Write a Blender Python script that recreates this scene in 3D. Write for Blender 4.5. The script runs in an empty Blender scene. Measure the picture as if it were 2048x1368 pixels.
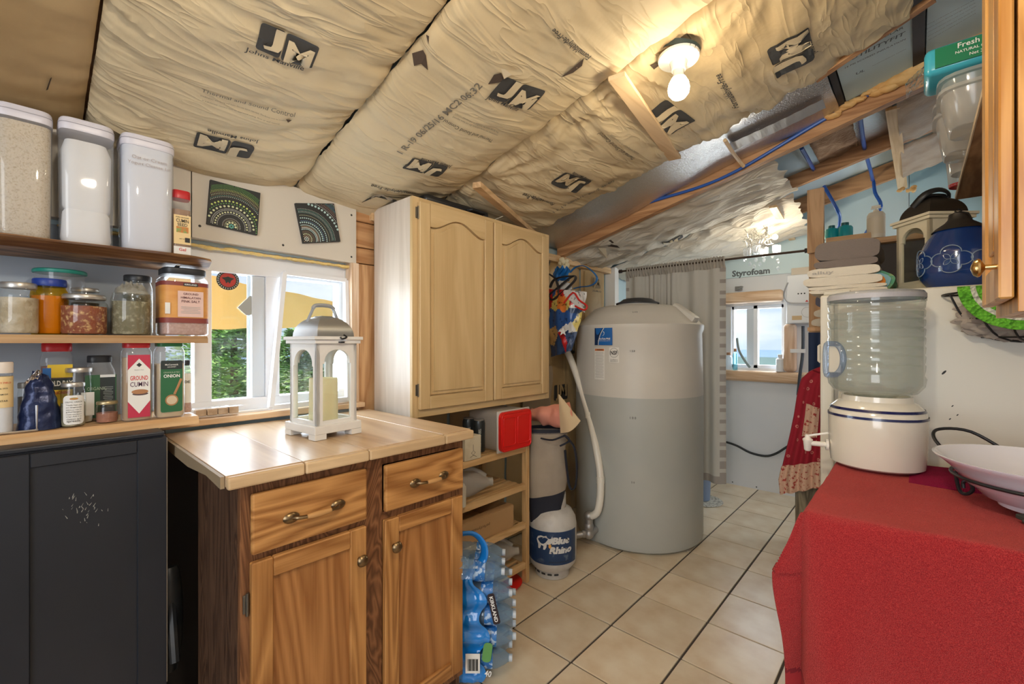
import bpy, bmesh, math, random
from mathutils import Vector, Matrix, noise, Euler
random.seed(7)
PI = math.pi
sc = bpy.context.scene
COL = sc.collection
# ------------------------------------------------------------------ camera
F, YAW, CH, CU, CV = 887.0, math.radians(42.45), 1.34, 1024.0, 685.0
cd = bpy.data.cameras.new('camera')
cam = bpy.data.objects.new('camera', cd); COL.objects.link(cam)
cd.sensor_width = 36; cd.lens = F / 2048 * 36; cd.shift_y = 0.0005; cd.clip_start = 0.02
cam.location = (0, 0, CH); cam.rotation_euler = (PI / 2, 0, YAW)
sc.camera = cam
# ------------------------------------------------------------------ world
w = bpy.data.worlds.new('sky'); sc.world = w; w.use_nodes = True
nt = w.node_tree; nt.nodes.clear()
out = nt.nodes.new('ShaderNodeOutputWorld'); bg = nt.nodes.new('ShaderNodeBackground')
tc = nt.nodes.new('ShaderNodeTexCoord'); sep = nt.nodes.new('ShaderNodeSeparateXYZ')
rmp = nt.nodes.new('ShaderNodeValToRGB')
nz = nt.nodes.new('ShaderNodeTexNoise'); nz.inputs['Scale'].default_value = 3.0; nz.inputs['Detail'].default_value = 6
mp = nt.nodes.new('ShaderNodeMapping'); mp.inputs['Scale'].default_value = (1, 1, 4)
cr = nt.nodes.new('ShaderNodeValToRGB'); mx = nt.nodes.new('ShaderNodeMix'); mx.data_type = 'RGBA'
nt.links.new(tc.outputs['Generated'], sep.inputs[0]); nt.links.new(sep.outputs['Z'], rmp.inputs[0])
nt.links.new(tc.outputs['Generated'], mp.inputs[0]); nt.links.new(mp.outputs[0], nz.inputs[0]); nt.links.new(nz.outputs[0], cr.inputs[0])
e = rmp.color_ramp.elements
e[0].position = 0.0; e[0].color = (.62, .74, .93, 1); e[1].position = .55; e[1].color = (.22, .40, .80, 1)
e = cr.color_ramp.elements; e[0].position = .48; e[0].color = (0, 0, 0, 1); e[1].position = .66; e[1].color = (1, 1, 1, 1)
nt.links.new(cr.outputs[0], mx.inputs['Factor']); nt.links.new(rmp.outputs[0], mx.inputs['A']); mx.inputs['B'].default_value = (.95, .96, 1, 1)
nt.links.new(mx.outputs['Result'], bg.inputs[0]); bg.inputs[1].default_value = 1.0; nt.links.new(bg.outputs[0], out.inputs[0])
# ------------------------------------------------------------------ sun, daylight at the windows, bulbs and added fill
def light(name, kind, loc, energy, color, rot=None, size=None, size_y=None, radius=None, target=None):
    d = bpy.data.lights.new(name, kind); o = bpy.data.objects.new(name, d); COL.objects.link(o)
    o.location = loc; d.energy = energy; d.color = color
    if kind == 'AREA':
        d.shape = 'RECTANGLE'; d.size = size; d.size_y = size_y
    if radius is not None and kind != 'SUN': d.shadow_soft_size = radius
    if target is not None:
        o.rotation_euler = (Vector(target) - Vector(loc)).to_track_quat('-Z', 'Y').to_euler()
    elif rot: o.rotation_euler = rot
    return o
sun = light('sun', 'SUN', (0, 0, 10), 7.5, (1, .95, .86), target=(.25, .85, 9.35))
sun.data.angle = .02
light('daylight_window_left', 'AREA', (-2.2, .75, 1.42), 22, (.80, .88, 1), size=1.0, size_y=.8, target=(0, 1.2, 1.1))
light('daylight_window_back', 'AREA', (-1.08, 4.63, 1.40), 10, (.82, .9, 1), size=.5, size_y=.6, target=(-1.0, 2, 1.0))
light('bathroom_fill', 'AREA', (.55, 4.42, 1.5), 14, (.84, .91, 1), size=.6, size_y=1.2, target=(-.8, 3.7, 1.2))  # area light added to brighten the far end; no opening in this wall
light('daylight_rear_fill', 'AREA', (.25, -1.9, 1.55), 34, (.90, .94, 1), size=1.3, size_y=1.8, target=(-.9, 2.2, 1.05))  # unseen area light added behind the camera; the wall there has no door
light('bulb_light', 'POINT', (-.585, 1.505, 2.168), 4.2, (1, .84, .60), radius=.035)
light('second_bulb_light', 'POINT', (-.22, .25, 2.08), 24, (1, .88, .70), radius=.05)
light('chandelier_light', 'POINT', (-.80, 3.78, 2.06), 5, (1, .88, .66), radius=.03)
sc.view_settings.view_transform = 'Standard'; sc.view_settings.look = 'None'
sc.view_settings.gamma = 1; sc.view_settings.use_curve_mapping = False
sc.view_settings.exposure = 0.34
try:
    sc.cycles.max_bounces = 10; sc.cycles.transparent_max_bounces = 24; sc.cycles.sample_clamp_indirect = 6
except Exception: pass
# ------------------------------------------------------------------ measuring helpers (a photograph point on a known plane -> metres)
_s, _c = math.sin(YAW), math.cos(YAW)
def ray(u, v):
    a = (u - CU) / F; b = (CV - v) / F
    return Vector((-_s + _c * a, _c + _s * a, b))
O0 = Vector((0, 0, CH))
def RX(u, v, X): d = ray(u, v); return O0 + d * (X / d.x)
def RY(u, v, Y): d = ray(u, v); return O0 + d * (Y / d.y)
def RZ(u, v, Z): d = ray(u, v); return O0 + d * ((Z - CH) / d.z)
R0, RM, RXX = 2.031, .25, -2.0
def RR(u, v): d = ray(u, v); return O0 + d * ((R0 - RM * RXX - CH) / (d.z - RM * d.x))
def roofz(x): return R0 + RM * (x - RXX)
# ------------------------------------------------------------------ materials
MATS = {}
def _base(name):
    m = bpy.data.materials.new(name); m.use_nodes = True
    n = m.node_tree; b = n.nodes['Principled BSDF']; return m, n, b
def bump(n, b, scale, strength, dist=.002, detail=4, stretch=(1, 1, 1), kind='noise', coord='Object'):
    t = n.nodes.new('ShaderNodeTexCoord'); mpn = n.nodes.new('ShaderNodeMapping'); mpn.inputs['Scale'].default_value = stretch
    if kind == 'noise':
        x = n.nodes.new('ShaderNodeTexNoise'); x.inputs['Detail'].default_value = detail; o = x.outputs[0]
    elif kind == 'voronoi':
        x = n.nodes.new('ShaderNodeTexVoronoi'); o = x.outputs['Distance']
    x.inputs['Scale'].default_value = scale
    bp = n.nodes.new('ShaderNodeBump'); bp.inputs['Strength'].default_value = strength; bp.inputs['Distance'].default_value = dist
    n.links.new(t.outputs[coord], mpn.inputs[0]); n.links.new(mpn.outputs[0], x.inputs[0]); n.links.new(o, bp.inputs['Height'])
    n.links.new(bp.outputs[0], b.inputs['Normal'])
    return bp
def mat(name, col, rough=.5, metal=0, bmp=None, var=None, emit=None, spec=.5, sub=0, coat=0, alpha=None):
    if name in MATS: return MATS[name]
    m, n, b = _base(name)
    b.inputs['Base Color'].default_value = (*col, 1); b.inputs['Roughness'].default_value = rough; b.inputs['Metallic'].default_value = metal
    b.inputs['Specular IOR Level'].default_value = spec
    if coat: b.inputs['Coat Weight'].default_value = coat; b.inputs['Coat Roughness'].default_value = .08
    if sub: b.inputs['Subsurface Weight'].default_value = sub; b.inputs['Subsurface Radius'].default_value = (.02, .015, .01)
    if emit: b.inputs['Emission Color'].default_value = (*emit[0], 1); b.inputs['Emission Strength'].default_value = emit[1]
    if var:   # (scale, other colour, lo, hi, stretch)
        t = n.nodes.new('ShaderNodeTexCoord'); mpn = n.nodes.new('ShaderNodeMapping'); x = n.nodes.new('ShaderNodeTexNoise'); r = n.nodes.new('ShaderNodeValToRGB')
        x.inputs['Scale'].default_value = var[0]; x.inputs['Detail'].default_value = 5
        if len(var) > 4: mpn.inputs['Scale'].default_value = var[4]
        r.color_ramp.elements[0].color = (*col, 1); r.color_ramp.elements[1].color = (*var[1], 1)
        r.color_ramp.elements[0].position = var[2]; r.color_ramp.elements[1].position = var[3]
        n.links.new(t.outputs['Object'], mpn.inputs[0]); n.links.new(mpn.outputs[0], x.inputs[0]); n.links.new(x.outputs[0], r.inputs[0]); n.links.new(r.outputs[0], b.inputs['Base Color'])
    if bmp:
        bmp = dict(bmp) if isinstance(bmp, dict) else bmp; extra = bmp.pop('creases', None) if isinstance(bmp, dict) else None
        bp = bump(n, b, *bmp) if isinstance(bmp, tuple) else bump(n, b, **bmp)
        if extra:      # long creases: ridged noise stretched across the sheet
            t = n.nodes.new('ShaderNodeTexCoord'); mpn = n.nodes.new('ShaderNodeMapping'); mpn.inputs['Scale'].default_value = extra[1]
            x = n.nodes.new('ShaderNodeTexNoise'); x.inputs['Scale'].default_value = extra[0]; x.inputs['Detail'].default_value = 2; x.inputs['Distortion'].default_value = .9
            s1 = n.nodes.new('ShaderNodeMath'); s1.operation = 'SUBTRACT'; s1.inputs[1].default_value = .5; a1 = n.nodes.new('ShaderNodeMath'); a1.operation = 'ABSOLUTE'
            q1 = n.nodes.new('ShaderNodeMath'); q1.operation = 'POWER'; q1.inputs[1].default_value = .6
            b2 = n.nodes.new('ShaderNodeBump'); b2.inputs['Strength'].default_value = extra[2]; b2.inputs['Distance'].default_value = extra[3]; b2.invert = True
            n.links.new(t.outputs['Object'], mpn.inputs[0]); n.links.new(mpn.outputs[0], x.inputs[0]); n.links.new(x.outputs[0], s1.inputs[0]); n.links.new(s1.outputs[0], a1.inputs[0]); n.links.new(a1.outputs[0], q1.inputs[0])
            n.links.new(q1.outputs[0], b2.inputs['Height']); n.links.new(b2.outputs[0], bp.inputs['Normal'])
    MATS[name] = m; return m
def wood(name, c1, c2, axis=2, scale=9, rough=.45, c3=None, fine=90, bs=.15, spec=.4, dist=2.0, bands=7, con=.25, st_=.09):
    if name in MATS: return MATS[name]
    m, n, b = _base(name)
    t = n.nodes.new('ShaderNodeTexCoord'); mpn = n.nodes.new('ShaderNodeMapping')
    st = [1, 1, 1]; st[axis] = st_; mpn.inputs['Scale'].default_value = st
    x = n.nodes.new('ShaderNodeTexNoise'); x.inputs['Scale'].default_value = scale; x.inputs['Detail'].default_value = 3; x.inputs['Distortion'].default_value = dist
    mth = n.nodes.new('ShaderNodeMath'); mth.operation = 'MULTIPLY'; mth.inputs[1].default_value = bands
    fr = n.nodes.new('ShaderNodeMath'); fr.operation = 'PINGPONG'; fr.inputs[1].default_value = 1
    mp2 = n.nodes.new('ShaderNodeMapping'); st2 = [1, 1, 1]; st2[axis] = .03; mp2.inputs['Scale'].default_value = st2
    y = n.nodes.new('ShaderNodeTexNoise'); y.inputs['Scale'].default_value = fine; y.inputs['Detail'].default_value = 2
    add = n.nodes.new('ShaderNodeMix'); add.data_type = 'FLOAT'; add.inputs[0].default_value = .45
    r = n.nodes.new('ShaderNodeValToRGB')
    r.color_ramp.elements[0].position = .5 - con; r.color_ramp.elements[1].position = .5 + con * .9
    r.color_ramp.elements[0].color = (*c1, 1); r.color_ramp.elements[1].color = (*c2, 1)
    oi = n.nodes.new('ShaderNodeObjectInfo'); off = n.nodes.new('ShaderNodeVectorMath'); off.operation = 'ADD'
    cmb = n.nodes.new('ShaderNodeMath'); cmb.operation = 'MULTIPLY'; cmb.inputs[1].default_value = 17
    n.links.new(oi.outputs['Random'], cmb.inputs[0]); n.links.new(t.outputs['Object'], off.inputs[0]); n.links.new(cmb.outputs[0], off.inputs[1])
    n.links.new(off.outputs[0], mpn.inputs[0]); n.links.new(mpn.outputs[0], x.inputs[0]); n.links.new(x.outputs[0], mth.inputs[0]); n.links.new(mth.outputs[0], fr.inputs[0])
    n.links.new(t.outputs['Object'], mp2.inputs[0]); n.links.new(mp2.outputs[0], y.inputs[0])
    n.links.new(fr.outputs[0], add.inputs[2]); n.links.new(y.outputs[0], add.inputs[3])
    n.links.new(add.outputs[0], r.inputs[0]); n.links.new(r.outputs[0], b.inputs['Base Color'])
    bp = n.nodes.new('ShaderNodeBump'); bp.inputs['Strength'].default_value = bs; bp.inputs['Distance'].default_value = .001
    n.links.new(y.outputs[0], bp.inputs['Height']); n.links.new(bp.outputs[0], b.inputs['Normal'])
    b.inputs['Roughness'].default_value = rough; b.inputs['Specular IOR Level'].default_value = spec
    MATS[name] = m; return m
def clear(name, tint=(1, 1, 1), rough=.04, refl=.12, haze=0, hazecol=(.9, .92, .95)):
    if name in MATS: return MATS[name]
    m = bpy.data.materials.new(name); m.use_nodes = True; n = m.node_tree; n.nodes.clear()
    o = n.nodes.new('ShaderNodeOutputMaterial'); t = n.nodes.new('ShaderNodeBsdfTransparent'); g = n.nodes.new('ShaderNodeBsdfGlossy')
    t.inputs[0].default_value = (*tint, 1); g.inputs['Roughness'].default_value = rough
    lw = n.nodes.new('ShaderNodeLayerWeight'); lw.inputs[0].default_value = .5
    pw = n.nodes.new('ShaderNodeMath'); pw.operation = 'POWER'; pw.inputs[1].default_value = 4; ma = n.nodes.new('ShaderNodeMath'); ma.operation = 'MULTIPLY_ADD'; ma.inputs[1].default_value = min(.9, refl * 3); ma.inputs[2].default_value = .03 + refl * .12
    n.links.new(lw.outputs['Facing'], pw.inputs[0]); n.links.new(pw.outputs[0], ma.inputs[0])
    ms = n.nodes.new('ShaderNodeMixShader'); n.links.new(ma.outputs[0], ms.inputs[0]); n.links.new(t.outputs[0], ms.inputs[1]); n.links.new(g.outputs[0], ms.inputs[2])
    last = ms
    if haze:
        d = n.nodes.new('ShaderNodeBsdfDiffuse'); d.inputs[0].default_value = (*hazecol, 1)
        tl = n.nodes.new('ShaderNodeBsdfTranslucent'); tl.inputs[0].default_value = (*hazecol, 1)
        dm = n.nodes.new('ShaderNodeMixShader'); dm.inputs[0].default_value = .4; n.links.new(d.outputs[0], dm.inputs[1]); n.links.new(tl.outputs[0], dm.inputs[2])
        m2 = n.nodes.new('ShaderNodeMixShader'); m2.inputs[0].default_value = haze
        n.links.new(ms.outputs[0], m2.inputs[1]); n.links.new(dm.outputs[0], m2.inputs[2]); last = m2
    n.links.new(last.outputs[0], o.inputs[0]); MATS[name] = m; return m
# ------------------------------------------------------------------ objects
ORG = {}
def empty(name, loc, rotz=0):
    o = bpy.data.objects.new(name, None); COL.objects.link(o); o.location = loc; o.rotation_euler = (0, 0, rotz)
    o.empty_display_size = .05; ORG[o.name] = Vector(loc); return o
def tag(o, label=None, cat=None, group=None, kind=None):
    if label: o['label'] = label
    if cat: o['category'] = cat
    if group: o['group'] = group
    if kind: o['kind'] = kind
    return o
def thing(name, label, cat, loc, group=None, rotz=0):
    return tag(empty(name, loc, rotz), label, cat, group)
def _org(o): return ORG.get(o.name, Vector((0, 0, 0)))
def mesh(name, bm, m, parent=None, loc=None, smooth=False, label=None, kind=None):
    """bm is in world metres; stored relative to the thing's base"""
    me = bpy.data.meshes.new(name); 
    org = _org(parent) if parent is not None else Vector(loc or (0, 0, 0))
    if org.length > 0: bmesh.ops.translate(bm, verts=bm.verts, vec=-org)
    bmesh.ops.recalc_face_normals(bm, faces=bm.faces)
    bm.to_mesh(me); bm.free()
    for x in (m if isinstance(m, (list, tuple)) else [m]): me.materials.append(x)
    if smooth:
        for p in me.polygons: p.use_smooth = True
        try: me.set_sharp_from_angle(angle=math.radians(42))
        except Exception: pass
    o = bpy.data.objects.new(name, me); COL.objects.link(o)
    if parent is not None: o.parent = parent
    else: o.location = org
    ORG[o.name] = org
    if label: o['label'] = label
    if kind: o['kind'] = kind
    return o
def struct(name, bm, m, parent=None, loc=None, smooth=False):
    o = mesh(name, bm, m, parent, loc, smooth)
    if parent is None: o['kind'] = 'structure'
    return o
def copy_tree(o, loc, label=None, rotz=None):
    r = o.copy(); COL.objects.link(r); r.location = loc
    if rotz is not None: r.rotation_euler = (0, 0, rotz)
    if label: r['label'] = label
    for ch in list(o.children):
        c = ch.copy(); COL.objects.link(c); c.parent = r
        for g in list(ch.children):
            d = g.copy(); COL.objects.link(d); d.parent = c
    return r
class _BM: pass
def B(): return bmesh.new()
def box(x0, x1, y0, y1, z0, z1, bev=0, bm=None, rot=None, seg=2, mi=0):
    bm2 = bmesh.new(); r = bmesh.ops.create_cube(bm2, size=1)
    bmesh.ops.scale(bm2, vec=(abs(x1 - x0), abs(y1 - y0), abs(z1 - z0)), verts=bm2.verts)
    if bev: bmesh.ops.bevel(bm2, geom=bm2.edges[:], offset=bev, segments=seg, affect='EDGES', profile=.5)
    if rot: bmesh.ops.rotate(bm2, cent=(0, 0, 0), matrix=Euler(rot).to_matrix(), verts=bm2.verts)
    bmesh.ops.translate(bm2, vec=((x0 + x1) / 2, (y0 + y1) / 2, (z0 + z1) / 2), verts=bm2.verts)
    for f in bm2.faces: f.material_index = mi
    return merge(bm, bm2)
def merge(bm, bm2):
    if bm is None: return bm2
    me = bpy.data.meshes.new('t'); bm2.to_mesh(me); bm2.free(); bm.from_mesh(me); bpy.data.meshes.remove(me); return bm
def lathe(prof, c, seg=28, bm=None, sx=1, sy=1, cap=True, mi=0, sq=0, rotz=0):
    """profile [(r,z)], c centre; sq>0 squares the section"""
    bm2 = bmesh.new(); rings = []
    for r, z in prof:
        ring = []
        for i in range(seg):
            a = 2 * PI * i / seg + (PI / 4 if sq else 0)
            k = 1.0
            if sq:
                ca, sa = abs(math.cos(a)), abs(math.sin(a)); k = 1 / ((ca ** sq + sa ** sq) ** (1 / sq))
            x, y = math.cos(a) * r * k * sx, math.sin(a) * r * k * sy
            if rotz: x, y = x * math.cos(rotz) - y * math.sin(rotz), x * math.sin(rotz) + y * math.cos(rotz)
            ring.append(bm2.verts.new((c[0] + x, c[1] + y, c[2] + z)))
        rings.append(ring)
    for a, b in zip(rings[:-1], rings[1:]):
        for i in range(seg):
            bm2.faces.new((a[i], a[(i + 1) % seg], b[(i + 1) % seg], b[i]))
    if cap:
        bm2.faces.new(list(reversed(rings[0]))); bm2.faces.new(rings[-1])
    for f in bm2.faces: f.material_index = mi
    return merge(bm, bm2)
def tube(pts, r, seg=8, bm=None, smoothn=0, closed=False, mi=0, flat=None):
    pts = [Vector(p) for p in pts]
    if smoothn:
        q = []
        n = len(pts)
        for i in range(n - (0 if closed else 1)):
            p0 = pts[(i - 1) % n] if (closed or i > 0) else pts[i]; p1 = pts[i]; p2 = pts[(i + 1) % n]
            p3 = pts[(i + 2) % n] if (closed or i + 2 < n) else p2
            for k in range(smoothn):
                t = k / smoothn
                q.append(.5 * ((2 * p1) + (-p0 + p2) * t + (2 * p0 - 5 * p1 + 4 * p2 - p3) * t * t + (-p0 + 3 * p1 - 3 * p2 + p3) * t ** 3))
        if not closed: q.append(pts[-1])
        pts = q
    bm2 = bmesh.new(); rings = []; n = len(pts)
    up = Vector((0, 0, 1)); prevn = None
    for i, p in enumerate(pts):
        if closed: d = (pts[(i + 1) % n] - pts[i - 1])
        else: d = pts[min(i + 1, n - 1)] - pts[max(i - 1, 0)]
        if d.length < 1e-9: d = Vector((0, 0, 1))
        d.normalize()
        if prevn is None:
            nrm = d.cross(up if abs(d.z) < .95 else Vector((1, 0, 0))).normalized()
        else:
            nrm = (prevn - d * prevn.dot(d)).normalized()
        prevn = nrm; bn = d.cross(nrm)
        rr = r(i / max(1, n - 1)) if callable(r) else r
        fl = flat or 1
        rings.append([bm2.verts.new(p + nrm * math.cos(2 * PI * k / seg) * rr + bn * math.sin(2 * PI * k / seg) * rr * fl) for k in range(seg)])
    m = n if closed else n - 1
    for i in range(m):
        a, b = rings[i], rings[(i + 1) % n]
        for k in range(seg): bm2.faces.new((a[k], a[(k + 1) % seg], b[(k + 1) % seg], b[k]))
    if not closed: bm2.faces.new(list(reversed(rings[0]))); bm2.faces.new(rings[-1])
    for f in bm2.faces: f.material_index = mi
    return merge(bm, bm2)
def prism(poly, d0, d1, axis=2, bm=None, mi=0):
    """polygon in the two other axes extruded along axis from d0 to d1"""
    bm2 = bmesh.new()
    def pt(p, d):
        if axis == 2: return (p[0], p[1], d)
        if axis == 0: return (d, p[0], p[1])
        return (p[0], d, p[1])
    a = [bm2.verts.new(pt(p, d0)) for p in poly]; b = [bm2.verts.new(pt(p, d1)) for p in poly]; n = len(poly)
    bm2.faces.new(a); bm2.faces.new(list(reversed(b)))
    for i in range(n): bm2.faces.new((a[i], b[i], b[(i + 1) % n], a[(i + 1) % n]))
    for f in bm2.faces: f.material_index = mi
    return merge(bm, bm2)
def grid(fn, nu, nv, bm=None, mi=0, thick=0):
    bm2 = bmesh.new(); V = [[bm2.verts.new(fn(i / nu, j / nv)) for j in range(nv + 1)] for i in range(nu + 1)]
    for i in range(nu):
        for j in range(nv):
            f = bm2.faces.new((V[i][j], V[i + 1][j], V[i + 1][j + 1], V[i][j + 1])); f.material_index = mi
    if thick:
        bmesh.ops.recalc_face_normals(bm2, faces=bm2.faces)
        bm2.normal_update(); fs = bm2.faces[:]; mp_ = {v: bm2.verts.new(v.co - v.normal * thick) for v in bm2.verts[:]}
        rim = [e_ for e_ in bm2.edges if len(e_.link_faces) == 1]
        for f in fs: nf = bm2.faces.new([mp_[v] for v in reversed(f.verts)]); nf.material_index = mi
        for e_ in rim: a_, b_ = e_.verts; bm2.faces.new((a_, b_, mp_[b_], mp_[a_])).material_index = mi
    return merge(bm, bm2)
def obb(p0, p1, wdt, hgt, up=Vector((0, 0, 1)), bm=None, bev=0, mi=0):
    """bar from p0 to p1 with a rectangular section"""
    p0, p1 = Vector(p0), Vector(p1); d = p1 - p0; L = d.length; d.normalize()
    s = d.cross(up).normalized(); u = s.cross(d)
    b2 = box(-L / 2, L / 2, -wdt / 2, wdt / 2, -hgt / 2, hgt / 2, bev)
    M = Matrix((d, s, u)).transposed().to_4x4(); M.translation = (p0 + p1) / 2
    b2.transform(M)
    for f in b2.faces: f.material_index = mi
    return merge(bm, b2)
def fold(p): return noise.noise(Vector(p))
def text_bm(s, size, bold=0, align='CENTER', ext=0):
    cu = bpy.data.curves.new('t', 'FONT'); cu.body = s; cu.size = size; cu.align_x = align; cu.align_y = 'CENTER'; cu.resolution_u = 2
    if bold: cu.offset = bold * size
    o = bpy.data.objects.new('t', cu); COL.objects.link(o)
    dg = bpy.context.evaluated_depsgraph_get(); dg.update()
    me = bpy.data.meshes.new_from_object(o.evaluated_get(dg)); bm = bmesh.new(); bm.from_mesh(me)
    bpy.data.objects.remove(o); bpy.data.curves.remove(cu); bpy.data.meshes.remove(me)
    return bm
def textw(s, width, bold=0, align='CENTER', height=None):
    """lettering scaled to a width (and height if given), centred on the origin in the xy plane"""
    bm = text_bm(s, 1, bold)
    if not bm.verts: return bm
    xs = [v.co.x for v in bm.verts]; ys = [v.co.y for v in bm.verts]
    k = width / (max(xs) - min(xs)); ky = k if height is None else height / (max(ys) - min(ys))
    bmesh.ops.translate(bm, vec=(-(max(xs) + min(xs)) / 2, -(max(ys) + min(ys)) / 2, 0), verts=bm.verts)
    bmesh.ops.scale(bm, vec=(k, ky, 1), verts=bm.verts); return bm
def place(bm, org, ex, ey, bend=None):
    """xy-plane mesh -> world frame at org with axes ex, ey. bend=R wraps it round a vertical cylinder of radius R"""
    org, ex, ey = Vector(org), Vector(ex).normalized(), Vector(ey).normalized(); n = ex.cross(ey)
    for v in bm.verts:
        x, y, z = v.co
        if bend:
            a = x / bend; v.co = org + ex * (math.sin(a) * (bend + z)) + ey * y + n * ((bend + z) * math.cos(a) - bend)
        else: v.co = org + ex * x + ey * y + n * z
    return bm
def rect(wd, ht, cx=0, cy=0, z=0, nx=1, mi=0, bm=None):
    b = bm or bmesh.new(); V = [[b.verts.new((cx - wd / 2 + wd * i / nx, cy + s * ht / 2, z)) for s in (-1, 1)] for i in range(nx + 1)]
    for i in range(nx):
        f = b.faces.new((V[i][0], V[i + 1][0], V[i + 1][1], V[i][1])); f.material_index = mi
    return b
def rrect(wd, ht, r, cx=0, cy=0, z=0, bm=None, mi=0, seg=4):
    b = bm or bmesh.new(); vs = []
    for sx, sy, a0 in ((1, 1, 0), (-1, 1, 90), (-1, -1, 180), (1, -1, 270)):
        for k in range(seg + 1):
            a = math.radians(a0 + 90 * k / seg); vs.append(b.verts.new((cx + sx * (wd / 2 - r) + math.cos(a) * r, cy + sy * (ht / 2 - r) + math.sin(a) * r, z)))
    f = b.faces.new(vs); f.material_index = mi; return b
def disc(r, cx=0, cy=0, z=0, bm=None, seg=20, mi=0, sy=1):
    b = bm or bmesh.new(); f = b.faces.new([b.verts.new((cx + math.cos(2 * PI * k / seg) * r, cy + math.sin(2 * PI * k / seg) * r * sy, z)) for k in range(seg)]); f.material_index = mi; return b
def nsubs(bm, step):
    for ax in (0, 1):
        c = [v.co[ax] for v in bm.verts]
        if not c: return bm
        a, b_ = min(c), max(c); k = math.floor(a / step) * step + step
        while k < b_:
            n = [0, 0, 0]; n[ax] = 1; co = [0, 0, 0]; co[ax] = k
            bmesh.ops.bisect_plane(bm, geom=bm.verts[:] + bm.edges[:] + bm.faces[:], plane_co=co, plane_no=n); k += step
    return bm
KR2 = None
KR2 = None
WHITE = mat('white_paint', (.80, .79, .76), .45, bmp=(60, .05))
BLACKM = mat('black_metal', (.012, .012, .012), .4)
BLACKP = mat('black_plastic', (.015, .016, .018), .35)
PRINT = mat('black_print', (.03, .03, .03), .7)
PINE = wood('pine', (.62, .40, .20), (.80, .58, .34), 1, 6, .5)
PINEX = wood('pine_x', (.62, .40, .20), (.80, .58, .34), 0, 6, .5)
PINEZ = wood('pine_z', (.55, .34, .17), (.76, .53, .31), 2, 6, .5)
FIR = wood('fir_beam', (.36, .17, .07), (.58, .32, .15), 0, 7, .6)
FIRY = wood('fir_stick', (.50, .32, .16), (.68, .46, .26), 1, 7, .6)
FIRDK = wood('fir_dark', (.26, .12, .05), (.40, .20, .09), 1, 7, .6)
KRAFT = mat('kraft_paper', (.62, .51, .33), .62, bmp=dict(scale=34, strength=.35, dist=.004, detail=6, creases=(9, (1.6, .30, .3), .55, .02)), var=(1.1, (.50, .37, .20), .45, .75), spec=.25)
KRAFTG = mat('grey_kraft_paper', (.66, .60, .50), .6, bmp=dict(scale=26, strength=.5, dist=.006, detail=6, creases=(7, (.7, 2.0, .6), .7, .02)), var=(5, (.52, .42, .30), .5, .8), spec=.25)
FOIL = mat('foil', (.66, .64, .62), .26, metal=.9, bmp=dict(scale=130, strength=.9, dist=.003, detail=3))
FOAM = mat('blue_foam', (.58, .74, .79), .6, var=(1.6, (.68, .81, .84), .4, .7))
SPRAY = mat('spray_foam', (.72, .40, .14), .6, bmp=dict(scale=40, strength=.8, dist=.006), var=(12, (.82, .56, .24), .4, .7))
YFOAM = mat('yellow_foam', (.78, .58, .22), .7, bmp=dict(scale=60, strength=.8, dist=.006))
BLUEPEX = mat('blue_pipe', (.02, .10, .42), .3)
PVC = mat('white_pvc', (.82, .78, .68), .35)
GALV = mat('galvanised', (.42, .41, .40), .45, metal=.7, bmp=(50, .2))
GLASSJ = clear('jar_glass', (.96, .97, .96), .03, .18)
PLASC = clear('clear_plastic', (.93, .94, .95), .06, .2, haze=.13)
PANE = clear('window_glass', (.97, .985, .98), .01, .08)
# ================================================================== STRUCTURE
WALLW = mat('wall_white', (.74, .75, .77), .6, bmp=(30, .08), var=(1.5, (.68, .70, .74), .45, .7))
GROUT = mat('grout', (.07, .055, .045), .9)
TILE = mat('tile_ceramic', (.66, .52, .35), .30, var=(6, (.78, .68, .52), .36, .66), bmp=(90, .06))
def slab(x0, x1, y0, y1, z0, z1, bm=None): return box(x0, x1, y0, y1, z0, z1, bm=bm)
floor = struct('floor', slab(-2.72, 1.1, -2.3, 5.9, -.12, -.004), GROUT)
TP = .33; TX, TY = -1.402, 1.537
proto = None
for i in range(-5, 9):
    for j in range(-4, 8):
        x0 = TX + TP * j; y0 = TY + TP * i
        if x0 < -2.62 or y0 + TP > 4.55 or (x0 < -1.9 and y0 < .2): continue
        if proto is None:
            proto = mesh('tile', box(x0 + .0050, x0 + TP - .0050, y0 + .0038, y0 + TP - .0038, -.006, .002, .0015, seg=1), TILE, floor)
            P0 = Vector((x0, y0, 0)); continue
        t = proto.copy(); COL.objects.link(t); t.location = Vector((x0, y0, random.uniform(-.0006, .0006))) - P0
# tile material: each tile its own slight tone
n = TILE.node_tree; b_ = n.nodes['Principled BSDF']; src = b_.inputs['Base Color'].links[0].from_socket
oi = n.nodes.new('ShaderNodeObjectInfo'); hs = n.nodes.new('ShaderNodeHueSaturation'); mr = n.nodes.new('ShaderNodeMapRange')
mr.inputs['To Min'].default_value = .9; mr.inputs['To Max'].default_value = 1.08
n.links.new(oi.outputs['Random'], mr.inputs[0]); n.links.new(mr.outputs[0], hs.inputs['Value']); n.links.new(src, hs.inputs['Color']); n.links.new(hs.outputs[0], b_.inputs['Base Color'])
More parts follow.
